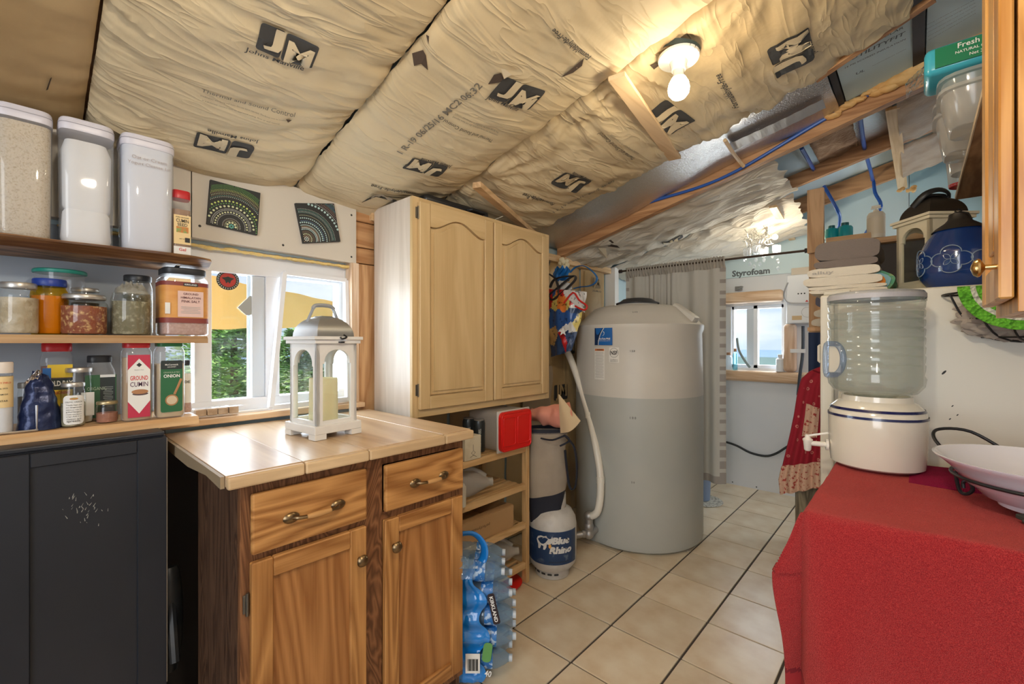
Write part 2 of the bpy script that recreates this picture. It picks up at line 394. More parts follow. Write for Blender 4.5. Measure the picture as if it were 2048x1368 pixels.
# left wall with the window opening
WY0, WY1, WZ0, WZ1 = .016, 1.048, 1.053, 1.722
wl = slab(-2.18, -2.06, -2.3, WY0, 0, 2.14); slab(-2.18, -2.06, WY1, 4.6, 0, 2.14, wl)
slab(-2.18, -2.06, WY0, WY1, 0, WZ0, wl); slab(-2.18, -2.06, WY0, WY1, WZ1, 2.14, wl)
struct('wall_left', wl, FOAM)
struct('gap_shade_board', slab(-2.058, -2.05, -2.2, 1.15, 0, .985), mat('dark_board', (.06, .05, .045), .7))  # dark board added to stand in for the shade below the counter
struct('wall_right', slab(1.0, 1.1, -2.3, 4.6, 0, 2.75), WALLW)
struct('wall_front', slab(-2.18, 1.1, -2.4, -2.3, 0, 2.75), WALLW)
BY = 4.49
bx0, bx1, bz0, bz1 = -1.30, -.87, 1.105, 1.68
wb = slab(-2.06, bx0, BY, BY + .1, 0, 2.75); slab(bx1, 1.0, BY, BY + .1, 0, 2.75, wb)
slab(bx0, bx1, BY, BY + .1, 0, bz0, wb); slab(bx0, bx1, BY, BY + .1, bz1, 2.75, wb)
struct('wall_back', wb, WALLW)
struct('trim_1', slab(-2.05, -.05, BY - .014, BY - .001, 1.945, 2.75), FOAM)
FOAM2 = mat('blue_foam_wall', (.46, .68, .76), .6, var=(1.6, (.56, .75, .82), .4, .7))
struct('trim_5', slab(-.045, .99, BY - .016, BY - .001, 1.3, 2.75), FOAM2)
def roofbox(x0, x1, y0, y1, o0, o1, bm=None):
    """slab lying in the roof slope between offsets o0 and o1 above the rafter line"""
    vs = [(x, y, roofz(x) + o) for x in (x0, x1) for y in (y0, y1) for o in (o0, o1)]
    b = bmesh.new(); v = [b.verts.new(p) for p in vs]
    for f in ((0, 1, 3, 2), (4, 6, 7, 5), (0, 4, 5, 1), (2, 3, 7, 6), (0, 2, 6, 4), (1, 5, 7, 3)): b.faces.new([v[i] for i in f])
    return merge(bm, b)
struct('ceiling', roofbox(-2.2, 1.1, -2.4, 4.62, .135, .20), FOAM)
# blue boards / foil between the rafters
par = tag(empty('roof_insulation_board', (-.3, 2.5, roofz(-.3))), 'silver foil and pale blue foam boards fixed between the roof rafters', 'insulation')
def board(x0, x1, y0, y1, o, m, th=.012, wav=.006, name='board'):
    def f(u, v):
        x = x0 + (x1 - x0) * u; y = y0 + (y1 - y0) * v
        return (x, y, roofz(x) + o + wav * fold((x * 3, y * 4, 7)))
    return mesh(name, grid(f, 40, 10, thick=th), m, par, smooth=True)
board(-2.02, -.287, 2.14, 2.708, .028, FOIL, wav=.024, name='foil_sheet')
board(-.26, -.017, 2.14, 2.70, .060, FOAM, name='foam_board'); board(.024, .97, 1.96, 2.70, .067, FOAM, name='foam_board')
board(-.675, -.47, 2.77, 3.465, .10, FOAM, name='foam_board'); board(-.27, -.10, 2.77, 3.465, .10, FOIL, name='foil_sheet')
mesh('fibre_batt', grid(lambda u, v: (-.47 + .2 * u, 2.77 + .69 * v, roofz(-.47 + .2 * u) + .105 + .016 * fold((u * 3, v * 6, 2))), 16, 30, thick=.02), mat('brown_fibre', (.30, .17, .09), .9, bmp=dict(scale=70, strength=1, dist=.01), var=(20, (.46, .30, .18), .4, .7)), par, smooth=True)
mesh('foil_tape', grid(lambda u, v: (-.72 + .40 * u, 2.42 + .10 * v + .03 * u, roofz(-.72 + .40 * u) - .001 + .001 * math.sin(u * 45 + v * 3) + .024 * fold(((-.72 + .4 * u) * 3, (2.47 + .03 * u) * 4, 7))), 60, 4), mat('duct_tape', (.40, .40, .41), .45, metal=.3, bmp=dict(scale=30, strength=.8, stretch=(3, .5, 1))), par, smooth=True)
# ------------------------------------------------------------------ rafters
def rafter(y, x0, x1, th=.038, dep=.125, label='', m=FIR):
    t = mesh('roof_rafter', roofbox(x0, x1, y, y + th, 0.0031, dep), m, loc=(x0, y, roofz(x0)))
    return tag(t, label, 'rafter')
def rafter_hidden(y, lb): return tag(mesh('roof_rafter', roofbox(-2.02, .98, y, y + .024, .030, .13), FIRDK, loc=(-2.0, y, 2.05)), lb, 'rafter')
b1 = tag(mesh('roof_beam', roofbox(-2.02, .98, 2.716, 2.766, -.045, .125), FIR, loc=(-2.0, 2.74, 2.0)), 'long brown roof beam running up the slope with blue pipe along it', 'beam')
rafter(3.47, -.80, .97, label='bare rafter with two blue pipes through it, next behind the long beam')
rafter(4.13, -.90, .97, label='rearmost bare rafter below the blue gable wall')
for yy, lb in ((.122, 'rafter hidden behind the seam of the leftmost insulation batt'), (.793, 'rafter edge behind the seam above the window'), (1.452, 'rafter edge behind the seam beside the bulb')):
    rafter_hidden(yy - .012, lb)
tag(mesh('blocking_board', roofbox(-.284, -.262, 2.16, 2.714, .035, .07), MATS['dark_board'], loc=(-.27, 2.3, 2.45)), 'dark wooden blocking between foil sheet and printed foam board', 'board')
tag(mesh('blocking_board', roofbox(-.016, .022, 2.06, 2.714, .040, .09), MATS['dark_board'], loc=(0, 2.3, 2.55)), 'dark wooden blocking between the two printed foam boards', 'board')
# ------------------------------------------------------------------ kraft faced batts
def battz(x, y, y0, y1, puff, seed, wr):
    y0 -= .003; y1 += .003
    t = (y - y0) / (y1 - y0); s = max(0, math.sin(PI * min(1, max(0, t))))
    e_ = min(t, 1 - t) * (y1 - y0)
    z = roofz(x) - puff * s ** .55 + .018 * math.exp(-max(0, e_) / .012)
    wx = x + .10 * fold((x * 1.5, y * 2.5, seed + 31)) + .05 * math.sin(PI * t)
    a = fold((wx * 11, y * 1.5, seed)); b = 1 - abs(fold((wx * 24, y * 2.2, seed + 5))) * 2.2; c = fold((x * 7 + y * 5, y * 9 - x * 5, seed + 9))
    wr *= 1.35
    amp = .45 + .55 * fold((x * 1.2, y * 2, seed + 40)) + .6 * abs(2 * t - 1) ** 3
    z -= wr * (.55 * a + .42 * max(0, b) * max(.15, amp) + .5 * c * amp)
    return z
SURF = {}
def batt(key, label, y0, y1, x0, x1, puff=.05, seed=1, wr=.014, m=KRAFT, res=.02, zf=None, hole=None, tatter=0, taper=0):
    nx = int((x1 - x0) / res); ny = int((y1 - y0) / res)
    g = zf or (lambda x, y: battz(x, y, y0, y1, puff, seed, wr))
    SURF[key] = g
    def f(u, v):
        x = x0 + (x1 - x0) * u; y = y0 + (y1 - y0 - taper * max(0, min(1, (x + .36) / .36))) * v
        if tatter and u > .985: x += tatter * fold((y * 12, 3, seed))
        if tatter and v > .98: y += tatter * fold((x * 9, 1, seed))
        return (x, y, g(x, y))
    o = mesh('insulation_batt', grid(f, nx, ny), m, loc=(x0, y0, roofz(x0)), smooth=True)
    if False:
        pass
    return tag(o, label, 'insulation')
KR_A = mat('kraft_brown', (.50, .36, .19), .6, bmp=dict(scale=30, strength=.35, dist=.004, detail=6), var=(1.3, (.34, .22, .10), .42, .75), spec=.3)  # browner than the other batts, with darker blotches
batts = {}
batts['a'] = batt('a', 'brown kraft insulation batt at the far left of the ceiling', -1.0, .119, -2.04, .98, .04, 1, .012, KR_A, .02)
batts['b'] = batt('b', 'wide tan kraft batt with large black logo above the window', .125, .790, -2.04, .98, .048, 2, .020, KRAFT, .0125)
batts['c'] = batt('c', 'tan kraft batt stamped with date code above the pale cabinet', .796, 1.449, -2.04, .98, .05, 3, .017, KRAFT, .0125)
def dz(x, y):
    z = battz(x, y, 1.455, 2.26, .035, 4, .022)
    for sx, sy, k_ in ((-1.02, 1.475, 17), (-.77, 1.49, 15), (-.30, 1.48, 14), (-1.5, 1.48, 13), (.1, 2.2, 15)):
        d = math.hypot(x - sx, y - sy); a = math.atan2(y - sy, x - sx)
        z += .013 * abs(math.sin(a * k_ * .5 + 2 * fold((d * 3, sx, 0)))) * math.exp(-d * 2.6) * min(1, d * 8)
    return z
batts['d'] = batt('d', 'creased kraft batt around the ceiling bulb, ragged beside the foil', 1.455, 2.245, -2.02, -.016, zf=dz, tatter=.018, res=.0125, taper=.125)
batt('d2', 'kraft batt corner at the top right above the printed foam boards', 1.455, 2.06, -.012, .98, .04, 8, .02)
def gz(x, y):
    v = max(0, min(1, (y - 2.775) / .7)); s = math.sin(PI * v)
    a = fold((x * 5, y * 11, 21)); b = fold((x * 3 + y * 3, y * 17, 23)); c = 1 - abs(fold((x * 6 - y * 2, y * 7, 28))) * 2.5
    return roofz(x) - .012 - .045 * s ** .5 + .016 * a + .010 * abs(b) - .020 * max(0, c)
batts['g'] = batt('g', 'torn pale grey kraft batt over the tank, just beyond the long beam', 2.77, 3.482, -2.04, -.58, zf=gz, m=KRAFTG, tatter=.05, res=.0125)
def gz2(x, y):
    v = max(0, min(1, (y - 3.50) / .98)); s = math.sin(PI * v)
    a = fold((x * 5, y * 9, 51)); b = fold((x * 3 + y * 3, y * 14, 53)); c = 1 - abs(fold((x * 6 - y * 2, y * 6, 58))) * 2.5
    return roofz(x) - .015 - .07 * s ** .5 - .05 * v + .014 * a + .010 * abs(b) - .018 * max(0, c)
batts['g2'] = batt('g2', 'sagging pale grey kraft batt beyond the curtain above the chandelier', 3.490, 4.43, -2.04, -.62, zf=gz2, m=KRAFTG, tatter=.04, res=.0125)
batt('h', 'upper brown fibrous batt behind the plastic cups on high shelf', 2.78, 3.462, -.075, .98, .03, 12, .022, mat('fibre_kraft', (.50, .38, .27), .7, bmp=dict(scale=25, strength=.8, dist=.01), var=(6, (.34, .22, .13), .4, .7)))
batt('i', 'lower brown fibrous batt above the blue gable wall', 3.515, 4.122, -.075, .98, .04, 13, .022, MATS['fibre_kraft'])
# ------------------------------------------------------------------ print on the batts
PAPER2 = mat('kraft_plain', (.62, .51, .33), .65)
BPRINT = mat('batt_ink', (.045, .043, .04), .7)
BPRINT2 = mat('batt_ink_faded', (.16, .14, .11), .7)
def onbatt(bm, key, p0, p1, off=.004, sub=.03):
    """bm in xy; p0->p1 is the direction of the line of print, seen from below; centred"""
    p0 = Vector((p0[0], p0[1])); p1 = Vector((p1[0], p1[1])); ex = (p1 - p0).normalized(); c = (p0 + p1) / 2
    ey = Vector((ex.y, -ex.x))      # seen from below
    bmesh.ops.triangulate(bm, faces=bm.faces[:]); nsubs(bm, sub)
    g = SURF[key] if isinstance(key, str) else key
    for v in bm.verts:
        q = c + ex * v.co.x + ey * v.co.y; v.co = Vector((q.x, q.y, g(q.x, q.y) - off - v.co.z))
    return bm
def pxr(p): q = RR(*p); return (q.x, q.y)
def bprint(key, s, a, b, par, bold=.01, m=None, hk=1.0, name='lettering'):
    p0, p1 = pxr(a), pxr(b); W_ = math.hypot(p1[0] - p0[0], p1[1] - p0[1])
    t = textw(s, W_, bold); 
    if hk != 1: bmesh.ops.scale(t, vec=(1, hk, 1), verts=t.verts)
    return mesh(name, onbatt(t, key, p0, p1), m or BPRINT, par)
def blogo(key, c, a, b, par, hk=.52, k=1.0):
    """dark block with pale J M; a->b is its width direction"""
    p0, p1, pc = Vector(pxr(a)), Vector(pxr(b)), Vector(pxr(c)); d = (p1 - p0); W_ = d.length * k; h = W_ * hk; d.normalize()
    q0, q1 = pc - d, pc + d
    blk = bmesh.new()
    rrect(W_ * .40, h, h * .12, -W_ * .29, 0, 0, blk); rrect(W_ * .56, h, h * .10, W_ * .21, 0, 0, blk)
    mesh('logo_block', onbatt(blk, key, q0, q1, .004), BPRINT, par)
    j = textw('J', W_ * .30, .035, height=h * .82); bmesh.ops.translate(j, vec=(-W_ * .24, h * .10, .003), verts=j.verts)
    m_ = textw('M', W_ * .46, .03, height=h * .78); bmesh.ops.translate(m_, vec=(W_ * .21, -h * .10, .003), verts=m_.verts)
    mm = merge(j, m_)
    mesh('logo_letters', onbatt(mm, key, q0, q1, .004), PAPER2, par)
P = batts['b']
blogo('b', (576, 58), (515, 30), (632, 78), P)
bprint('b', 'Johns Manville', (490, 59), (608, 104), P)
bprint('b', 'Thermal and Sound Control', (403, 146), (590, 202), P, .004, BPRINT2)
bprint('b', 'WARNING: this facing will burn. Do not leave exposed. The facing must be installed', (400, 157), (572, 210), P, 0, BPRINT2)
bprint('b', 'in substantial contact with an approved ceiling, floor or wall material.', (404, 166), (560, 214), P, 0, BPRINT2)
blogo('b', (449, 263), (510, 276), (394, 246), P)
bprint('b', 'Johns Manville', (518, 255), (415, 229), P)
P = batts['c']
blogo('c', (1035, 160), (990, 143), (1072, 180), P)
bprint('c', 'Johns Manville', (974, 161), (1036, 194), P)
bprint('c', '1 R-19 06/25/16 MC2 06:32', (799, 276), (960, 137), P, .012, BPRINT2)
bprint('c', 'Thermal and Sound Control', (985, 260), (888, 211), P, .004)
bprint('c', 'WARNING: this facing will burn. Do not leave exposed.', (996, 247), (905, 203), P, 0, BPRINT2)
bprint('c', 'The facing must be installed in substantial contact', (998, 241), (910, 198), P, 0, BPRINT2)
blogo('c', (851, 310), (884, 322), (812, 300), P)
bprint('c', 'Johns Manville', (903, 309), (842, 289), P)
bprint('c', 'Formaldehyde-Free', (836, 366), (742, 345), P)
bprint('c', 'Formaldehyde-Free', (1180, 82), (1106, 18), P)
P = batts['d']
bprint('d', 'Thermal and Sound Control', (1268, 304), (1198, 256), P, .004)
bprint('d', 'WARNING: this facing will burn. Do not leave exposed.', (1278, 294), (1222, 254), P, 0, BPRINT2)
blogo('d', (1143, 352), (1170, 360), (1117, 342), P)
bprint('d', 'Johns Manville', (1182, 349), (1146, 331), P)
bprint('d', 'Formaldehyde-Free', (1108, 396), (1046, 374), P)
blogo('d', (1338, 224), (1300, 208), (1362, 240), P, .5)
blogo('d', (1583, 90), (1588, 122), (1572, 66), P, .55, 1.15)
bprint('d', 'Johns Manville', (1628, 92), (1613, 42), P)
bprint('d', 'Formaldehyde-Free', (1474, 196), (1436, 130), P)
bprint('d', '1 R-19 06/25/16 MC2 06:00', (1107, 412), (1228, 352), P, .008, BPRINT2)
P = batts['g']
bprint('g', 'Johns Manville', (1365, 455), (1325, 470), P, .01, BPRINT2)
blogo('g', (1345, 467), (1368, 460), (1326, 474), P, .4)
def brd(x, y): return roofz(x) + .040
P = par
INKG = mat('board_ink', (.11, .14, .16), .7)
def fprint(s, a, b, m=INKG, bold=.015, hk=1):
    p0, p1 = RRo(a), RRo(b); t = textw(s, (p1 - p0).length, bold); bmesh.ops.scale(t, vec=(1, hk, 1), verts=t.verts)
    return mesh('lettering', onbatt(t, brd, p0, p1, .004, .2), m, par)
def RRo(p):
    d = ray(*p); o = .040; t = (R0 + o - RM * RXX - CH) / (d.z - RM * d.x); q = O0 + d * t; return Vector((q.x, q.y))
fprint('UTILITYFIT', (1702, 116), (1810, 64)); fprint('15 PSI SCORED INSULATION', (1690, 134), (1811, 76)); fprint('FOAMULAR', (1726, 92), (1808, 52))
fprint('extruded polystyrene insulation', (1745, 130), (1812, 96), INKG, 0); fprint('UL', (1712, 146), (1730, 138), INKG)
for k in range(5):
    fprint(['Warning: combustible product, protect from', 'ignition sources during storage and work.', 'Chemical reaction may occur over time with', 'some adhesives. Read the data sheet first.', 'Do not use in occupied space uncovered.'][k], (1850 + k * 2, 50 + k * 7), (1952, -4 + k * 7), PRINT, .004)
# tears in the facing
TEAR = mat('tear_dark', (.07, .045, .03), .95, bmp=(60, .8)); FLAP = mat('tear_flap', (.66, .56, .40), .7)
def tear(key, pts, m=TEAR, off=.003, nm='tear'):
    b = bmesh.new(); q = [RR(*p) for p in pts]; g = SURF[key]; b.faces.new([b.verts.new((p.x, p.y, g(p.x, p.y) - off)) for p in q]); mesh(nm, b, m, batts[key])
tear('c', [(976, 138), (988, 118), (1002, 113), (1010, 128), (996, 134)]); tear('c', [(1002, 98), (1010, 100), (1024, 112), (1008, 120)], FLAP, .012, 'torn_flap')
tear('c', [(824, 100), (846, 86), (852, 92), (856, 118), (842, 108), (828, 115)]); tear('c', [(1122, 128), (1146, 104), (1168, 82), (1164, 100), (1146, 118)])
tear('c', [(852, 62), (858, 60), (857, 72)]); tear('b', [(572, 208), (584, 212), (576, 215)]); tear('a', [(92, 165), (100, 140), (104, 138), (96, 164)])
tear('g', [(1356, 478), (1376, 474), (1396, 464), (1392, 480), (1378, 488), (1368, 482)]); tear('g', [(1205, 470), (1222, 466), (1240, 478), (1216, 480)]); tear('g', [(1196, 478), (1212, 482), (1214, 498), (1200, 490)], FLAP, .012, 'torn_flap')
tear('d', [(1195, 146), (1210, 150), (1128, 196), (1122, 192)]); tear('d', [(1300, 122), (1330, 112), (1322, 124), (1308, 130)])
# ------------------------------------------------------------------ sticks nailed across the batts
def stick(a, b, label, wd=.042, th=.02, m=FIRY, offa=.03, offb=.03):
    p, q = RR(*a), RR(*b); p.z -= offa; q.z -= offb
    return tag(mesh('furring_strip', obb(p, q, wd, th, bev=.001), m, loc=p), label, 'strip')
stick((1233, 112), (1350, 312), 'pale wooden strip nailed across the batts left of the ceiling bulb', .060, .016, PINE, .07, .012)
stick((953, 342), (1070, 462), 'brown wooden strip across the batt above the pale cabinet', .042, .028, FIRY, .065, .03)
stick((1785, 212), (1805, 372), 'wooden strip from the long beam to the rear rafters', .055, .016, PINE, .01, .012)
stick((1546, 388), (1592, 470), 'short pale strip holding the grey batts near the chandelier', .047, .016, PINE, .085, .10)
stick((1868, -6), (1630, 158), 'wooden strip along the ragged lower edge of batt beside printed boards', .030, .02, FIR, .004, .004)
p = RR(1450, 272); q = RR(1478, 310)
tag(mesh('bent_strip', tube([p + Vector((0, 0, -.02)), p + (q - p) * .5 + Vector((0, 0, -.03)), q + Vector((0, 0, -.03)), q + Vector((.01, .05, -.05))], .010, 6, smoothn=3), PINE, loc=p), 'small bent pale stick beside the foil and blue pipe', 'stick')
# spray foam along the beam and blobs
sf = bmesh.new()
random.seed(3)
for k in range(46):
    u = k / 45; x = -.33 + .86 * u; r = .009 + .014 * random.random() + (.015 if .3 < u < .5 or u > .7 else 0)
    bmesh.ops.create_icosphere(sf, subdivisions=2, radius=r, matrix=Matrix.Translation((x, 2.700 + random.uniform(-.008, .002), roofz(x) + .020 + random.uniform(-.012, .02))) @ Matrix.Diagonal((2.0, 1, .8, 1)))
for v in sf.verts: v.co += Vector((fold(v.co * 50), fold(v.co * 51), fold(v.co * 53))) * .007
tag(mesh('spray_foam', sf, SPRAY, loc=(0, 2.70, 2.56), smooth=True), 'orange spray foam squeezed along the top of the long beam', 'foam', kind='stuff')
def blob(label, c, r, m, sc=(1, 1, 1), n_=9, name='foam_blob'):
    b = bmesh.new(); c = Vector(c)
    for k in range(n_):
        d = Vector((random.uniform(-1, 1) * sc[0], random.uniform(-1, 1) * sc[1], random.uniform(-1, 1) * sc[2])) * r
        bmesh.ops.create_icosphere(b, subdivisions=2, radius=r * random.uniform(.4, .8), matrix=Matrix.Translation(c + d))
    for v in b.verts: v.co += Vector((fold(v.co * 30), fold(v.co * 31), fold(v.co * 33))) * r * .3
    return tag(mesh(name, b, m, loc=c, smooth=True), label, 'foam')
blob('orange spray foam blob at the lower end of the wooden strip', RY(1812, 380, 4.05) , .028, SPRAY, (2.2, .5, .6))
blob('pale yellow foam blob where the long beam meets the left wall', (-1.975, 2.73, 1.93), .028, mat('pale_foam', (.80, .72, .50), .7, bmp=(50, .5)), (.6, 1.2, 1.2))
pp = [(x, 2.704, roofz(x) + .045 + .012 * math.sin(x * 3.8) - .08 * math.exp(-((x + .86) / .4) ** 2)) for x in [-2.0 + .1 * k for k in range(29)]]
tag(mesh('water_pipe', tube(pp, .009, 8, smoothn=2), BLUEPEX, loc=(-2.0, 2.7, 2.03), smooth=True), 'long blue plastic water pipe running up the roof beam', 'pipe')
tag(mesh('water_pipe', tube([(x, 2.694, roofz(x) + .066 + .008 * math.sin(x * 6)) for x in [-2.0 + .16 * k for k in range(8)]], .009, 8, smoothn=2), BLUEPEX, loc=(-2.0, 2.69, 2.03), smooth=True), 'second blue pipe doubled beside the first near the left wall', 'pipe')
def pipe(label, pts, r=.011): return tag(mesh('water_pipe', tube(pts, r, 10, smoothn=4), BLUEPEX, loc=pts[0], smooth=True), label, 'pipe')
pipe('left short blue pipe passing down through the bare rafter', [RY(1603, 296, 2.95), RY(1625, 335, 3.41), RY(1628, 342, 3.5)])
pipe('right short blue pipe passing down through the bare rafter', [RY(1720, 235, 2.95), RY(1729, 296, 3.46), RY(1742, 345, 3.93), RY(1745, 360, 4.13)])
pipe('thin blue pipe dropping behind the white pump bottle', [RY(1747, 358, 4.14), RY(1750, 385, 4.12), RY(1762, 412, 4.1), RY(1745, 445, 4.15), RY(1718, 488, 4.2)])
pipe('thin blue pipe rising behind the two teal bottles', [RY(1648, 372, 3.6), RY(1672, 415, 3.6), RY(1680, 440, 3.7), RY(1670, 480, 3.8)], .010)
# left wall lining right of the window: kraft bays, studs, top plate
kw = tag(empty('wall_insulation', (-2.03, 2.4, 0)), 'brown kraft paper batts stapled between studs on wall beside the tank', 'insulation')
KWALL = mat('wall_kraft', (.56, .40, .20), .5, bmp=dict(scale=26, strength=.5, dist=.005), var=(2.5, (.44, .30, .14), .4, .7))
def wallk(y0, y1, z0, z1, nm='batt_facing'):
    def f(u, v):
        y = y0 + (y1 - y0) * u; z = z0 + (z1 - z0) * v
        return (-2.045 + .017 * max(0, math.sin(PI * u)) ** .5 + .005 * fold((y * 10, z * 6, 3)) + .004 * fold((y * 28, z * 14, 4)), y, z)
    return mesh(nm, grid(f, 24, 60), KWALL, kw, smooth=True)
for a, b in ((1.18, 1.67), (1.69, 2.16), (2.18, 2.62), (2.64, 3.05), (3.07, 3.44)): wallk(a, b, .02, 1.95)
for yy in (2.42, 2.83, 3.12): mesh('staple_tab', box(-2.03, -2.022, yy - .016, yy + .016, .05, 1.93), KWALL, kw)
def wletter(s, y0, y1, z, bold=.01, m=BPRINT2, hk=1, X=-2.012):
    t = textw(s, abs(y1 - y0), bold); bmesh.ops.scale(t, vec=(1, hk, 1), verts=t.verts)
    mesh('lettering', place(t, (X, (y0 + y1) / 2, z), (0, 1, 0), (0, 0, 1)), m, kw)
def wblock(y, z, wd, m, lm, sub=True):
    mesh('logo_block', place(rrect(wd, wd * .68, .01), (-2.016, y, z), (0, 1, 0), (0, 0, 1)), m, kw)
    wletter('JM', y - wd * .42, y + wd * .42, z, .03, lm)
wblock(3.27, 1.845, .125, mat('batt_ink2', (.30, .22, .13), .7), KWALL); wletter('Johns Manville', 3.20, 3.34, 1.775)
wblock(2.86, 1.31, .17, BPRINT, KWALL); wblock(2.76, .96, .17, BPRINT, KWALL)
wletter('Formaldehyde-Free', 2.42, 2.62, 1.17); wletter('Johns Manville', 2.66, 2.85, .86)
tag(mesh('top_plate', box(-2.058, -1.99, 1.15, 3.47, 1.945, 1.995, .003), PINE, loc=(-2.03, 1.15, 1.945)), 'pine top plate along the wall under the roof beam end', 'board')
struct('trim_2', box(-2.055, -1.955, 3.472, 3.54, 0.003, 2.0, .002), WHITE)
PANEL = mat('panel_paint', (.62, .57, .49), .42, bmp=(40, .06))
def screwmesh(parent, pts, r=.005, axis='X', d=.002):
    b = None
    for p in pts:
        q = lathe([(r, 0), (r * .7, d)], (0, 0, 0), 8)
        if axis == 'X': q.transform(Matrix.Rotation(PI / 2, 4, 'Y'))
        if axis == 'Y': q.transform(Matrix.Rotation(PI / 2, 4, 'X'))
        bmesh.ops.translate(q, verts=q.verts, vec=p); mesh('screw_head', q, BLACKM, parent)
def hdr(y0, y1, z0a, z0b, name, lab, scr):
    t = tag(mesh(name, prism([(y0, z0a), (y1, z0b), (y1, 1.995), (y0, 2.045)], -2.045, -2.00, 0), PANEL, loc=(-2.0253, y0, z0a)), lab, 'panel')
    screwmesh(t, [(-2.0, a, b) for a, b in scr]); return t
hdr(.416, 1.072, 1.734, 1.7215, 'header_panel', 'white plywood panel above window carrying two dotted paintings', [(.44, 2.0), (.44, 1.78), (1.048, 1.95), (1.048, 1.75), (.738, 1.756)])
hdr(-.7, .412, 1.734, 1.734, 'header_panel', 'white plywood panel behind the tall food containers', [(.385, 2.0), (.385, 1.78)])
# yellow foam line under the panel
yf = bmesh.new()
for k in range(40):
    bmesh.ops.create_icosphere(yf, subdivisions=1, radius=.009 + .006 * random.random(), matrix=Matrix.Translation((-2.033, .08 + .97 * k / 39, 1.712 + .005 * random.random() - .010 * k / 39)) @ Matrix.Diagonal((1, 2, .7, 1)))
tag(mesh('foam_seal', yf, YFOAM, loc=(-2.0332, 0.5495, 1.709), smooth=True), 'yellow expanding foam seal between header panel and window frame', 'foam', kind='stuff')
# siding strip and trim right of the window
sd = tag(empty('wood_siding', (-2.0174, 1.1068, 1.0731)), 'brown horizontal board siding between header panel and pale cabinet', 'siding')
for a, b in ((1.729, 1.803), (1.807, 1.929), (1.933, 2.0)):
    mesh('board', box(-2.041, -2.0135, 1.0519, 1.1775, a, b, .003, seg=1), wood('siding', (.42, .20, .08), (.60, .34, .16), 1, 7, .5), sd)
mesh('vertical_board', box(-2.041, -2.0057, 1.0872, 1.1775, 0.9946, 1.7231, .003), wood('siding_z', (.45, .23, .10), (.66, .40, .20), 2, 7, .5), sd)
struct('trim_3', box(-2.1038, -1.9978, 1.048, 1.0857, 1.0182, 1.7231, .002), wood('jamb', (.62, .42, .26), (.80, .62, .46), 2, 6, .5))
# window 1
VINYL = mat('white_vinyl', (.80, .82, .86), .35)
wf = empty('window_1', (-2.09, .54, WZ0)); wf['kind'] = 'structure'
fr = box(-2.1195, -2.0606, WY0, WY1, 1.6226, 1.7215, .003); box(-2.1195, -2.0606, WY0, WY1, WZ0, 1.1084, .003, fr)
for a, b in ((WY0, .04), (.436, .493), (.691, .746), (1.013, WY1)): box(-2.1185, -2.0616, a, b, 1.1080, 1.6230, .001, fr)
mesh('window_frame', fr, VINYL, wf)
sfm = box(-2.0999, -2.0724, 0.6398, 0.6908, 1.1084, 1.6226, .003); box(-2.0975, -2.0944, 0.628, 0.6398, 1.1084, 1.6226, .001, sfm)
mesh('sash_edge', sfm, mat('vinyl_shade', (.62, .67, .72), .35), wf)
for a, b in ((.04, .436), (.493, .691), (.746, 1.013)): mesh('pane', box(-2.0897, -2.0865, a, b, 1.1084, 1.6226), PANE, wf)
# leaning loose sash on the right
ls = thing('loose_sash', 'white framed loose window sash leaning in the right half of window', 'window sash', (-1.9782, 0.8635, 1.0731))
A, Bp, C_, D = Vector((-2.0449, 0.7575, 1.6446)), Vector((-2.0449, 1.0401, 1.6399)), Vector((-2.0057, 1.0323, 1.0731)), Vector((-1.9625, 0.6751, 1.0731))
s_ = obb(A, Bp, .018, .03, Vector((1, 0, 0))); obb(D, A, .018, .03, Vector((1, 0, 0)), s_); obb(C_, Bp, .018, .03, Vector((1, 0, 0)), s_); obb(D, C_, .018, .03, Vector((1, 0, 0)), s_)
mesh('frame', s_, VINYL, ls)
gp = bmesh.new(); gp.faces.new([gp.verts.new(p) for p in (A, Bp, C_, D)]); mesh('pane', gp, PANE, ls)
# sill boards
struct('trim_4', box(-2.1038, -2.0292, WY0, WY1, 1.0221, 1.0613, .003), WHITE)
tag(mesh('sill_board', box(-2.0277, -1.9625, 0.2355, 1.099, 1.0299, 1.0535, .004), wood('sill', (.55, .34, .18), (.74, .52, .32), 1, 6, .5), loc=(-1.9939, 0.6673, 1.0299)), 'knotty pine sill board below the left window', 'board')
# stickers
st = thing('window_sticker', 'round red and black eagle emblem sticker on the window glass', 'sticker', (-2.0802, 0.5495, 1.5794))
cS = Vector((-2.0787, 0.5534, 1.5951)); ex, ey = (0, 1, 0), (0, 0, 1)
mesh('backing', place(disc(.041, z=.0), cS, ex, ey), mat('sticker_black', (.02, .03, .03), .5), st)
mesh('red_disc', place(disc(.029, z=.001), cS, ex, ey), mat('sticker_red', (.45, .04, .03), .5), st)
eg = prism([(a * .85, b * .85) for a, b in [(-.027, .009), (-.009, .013), (0, .017), (.009, .013), (.027, .009), (.013, -.002), (.008, -.017), (0, -.009), (-.008, -.017), (-.013, -.002)]], .0015, .002); mesh('eagle_emblem', place(eg, cS, ex, ey), MATS['sticker_black'], st)
ring = bmesh.new()
for k in range(26):
    a = 2 * PI * k / 26; rect(.003, .006, 0, .035, .001, bm=ring)
    for v in ring.verts[-4:]: pass
    ring.verts.ensure_lookup_table()
    for v in ring.verts[-4:]: x, y = v.co.x, v.co.y; v.co.x, v.co.y = x * math.cos(a) - y * math.sin(a), x * math.sin(a) + y * math.cos(a)
mesh('rim_lettering', place(ring, cS, ex, ey), mat('sticker_grey', (.45, .46, .42), .6), st)
gq = prism([(-.04, -.016), (.004, .035), (.035, .04), (.04, .027), (.024, -.016), (.016, -.043), (-.008, -.047)], 0, .002)
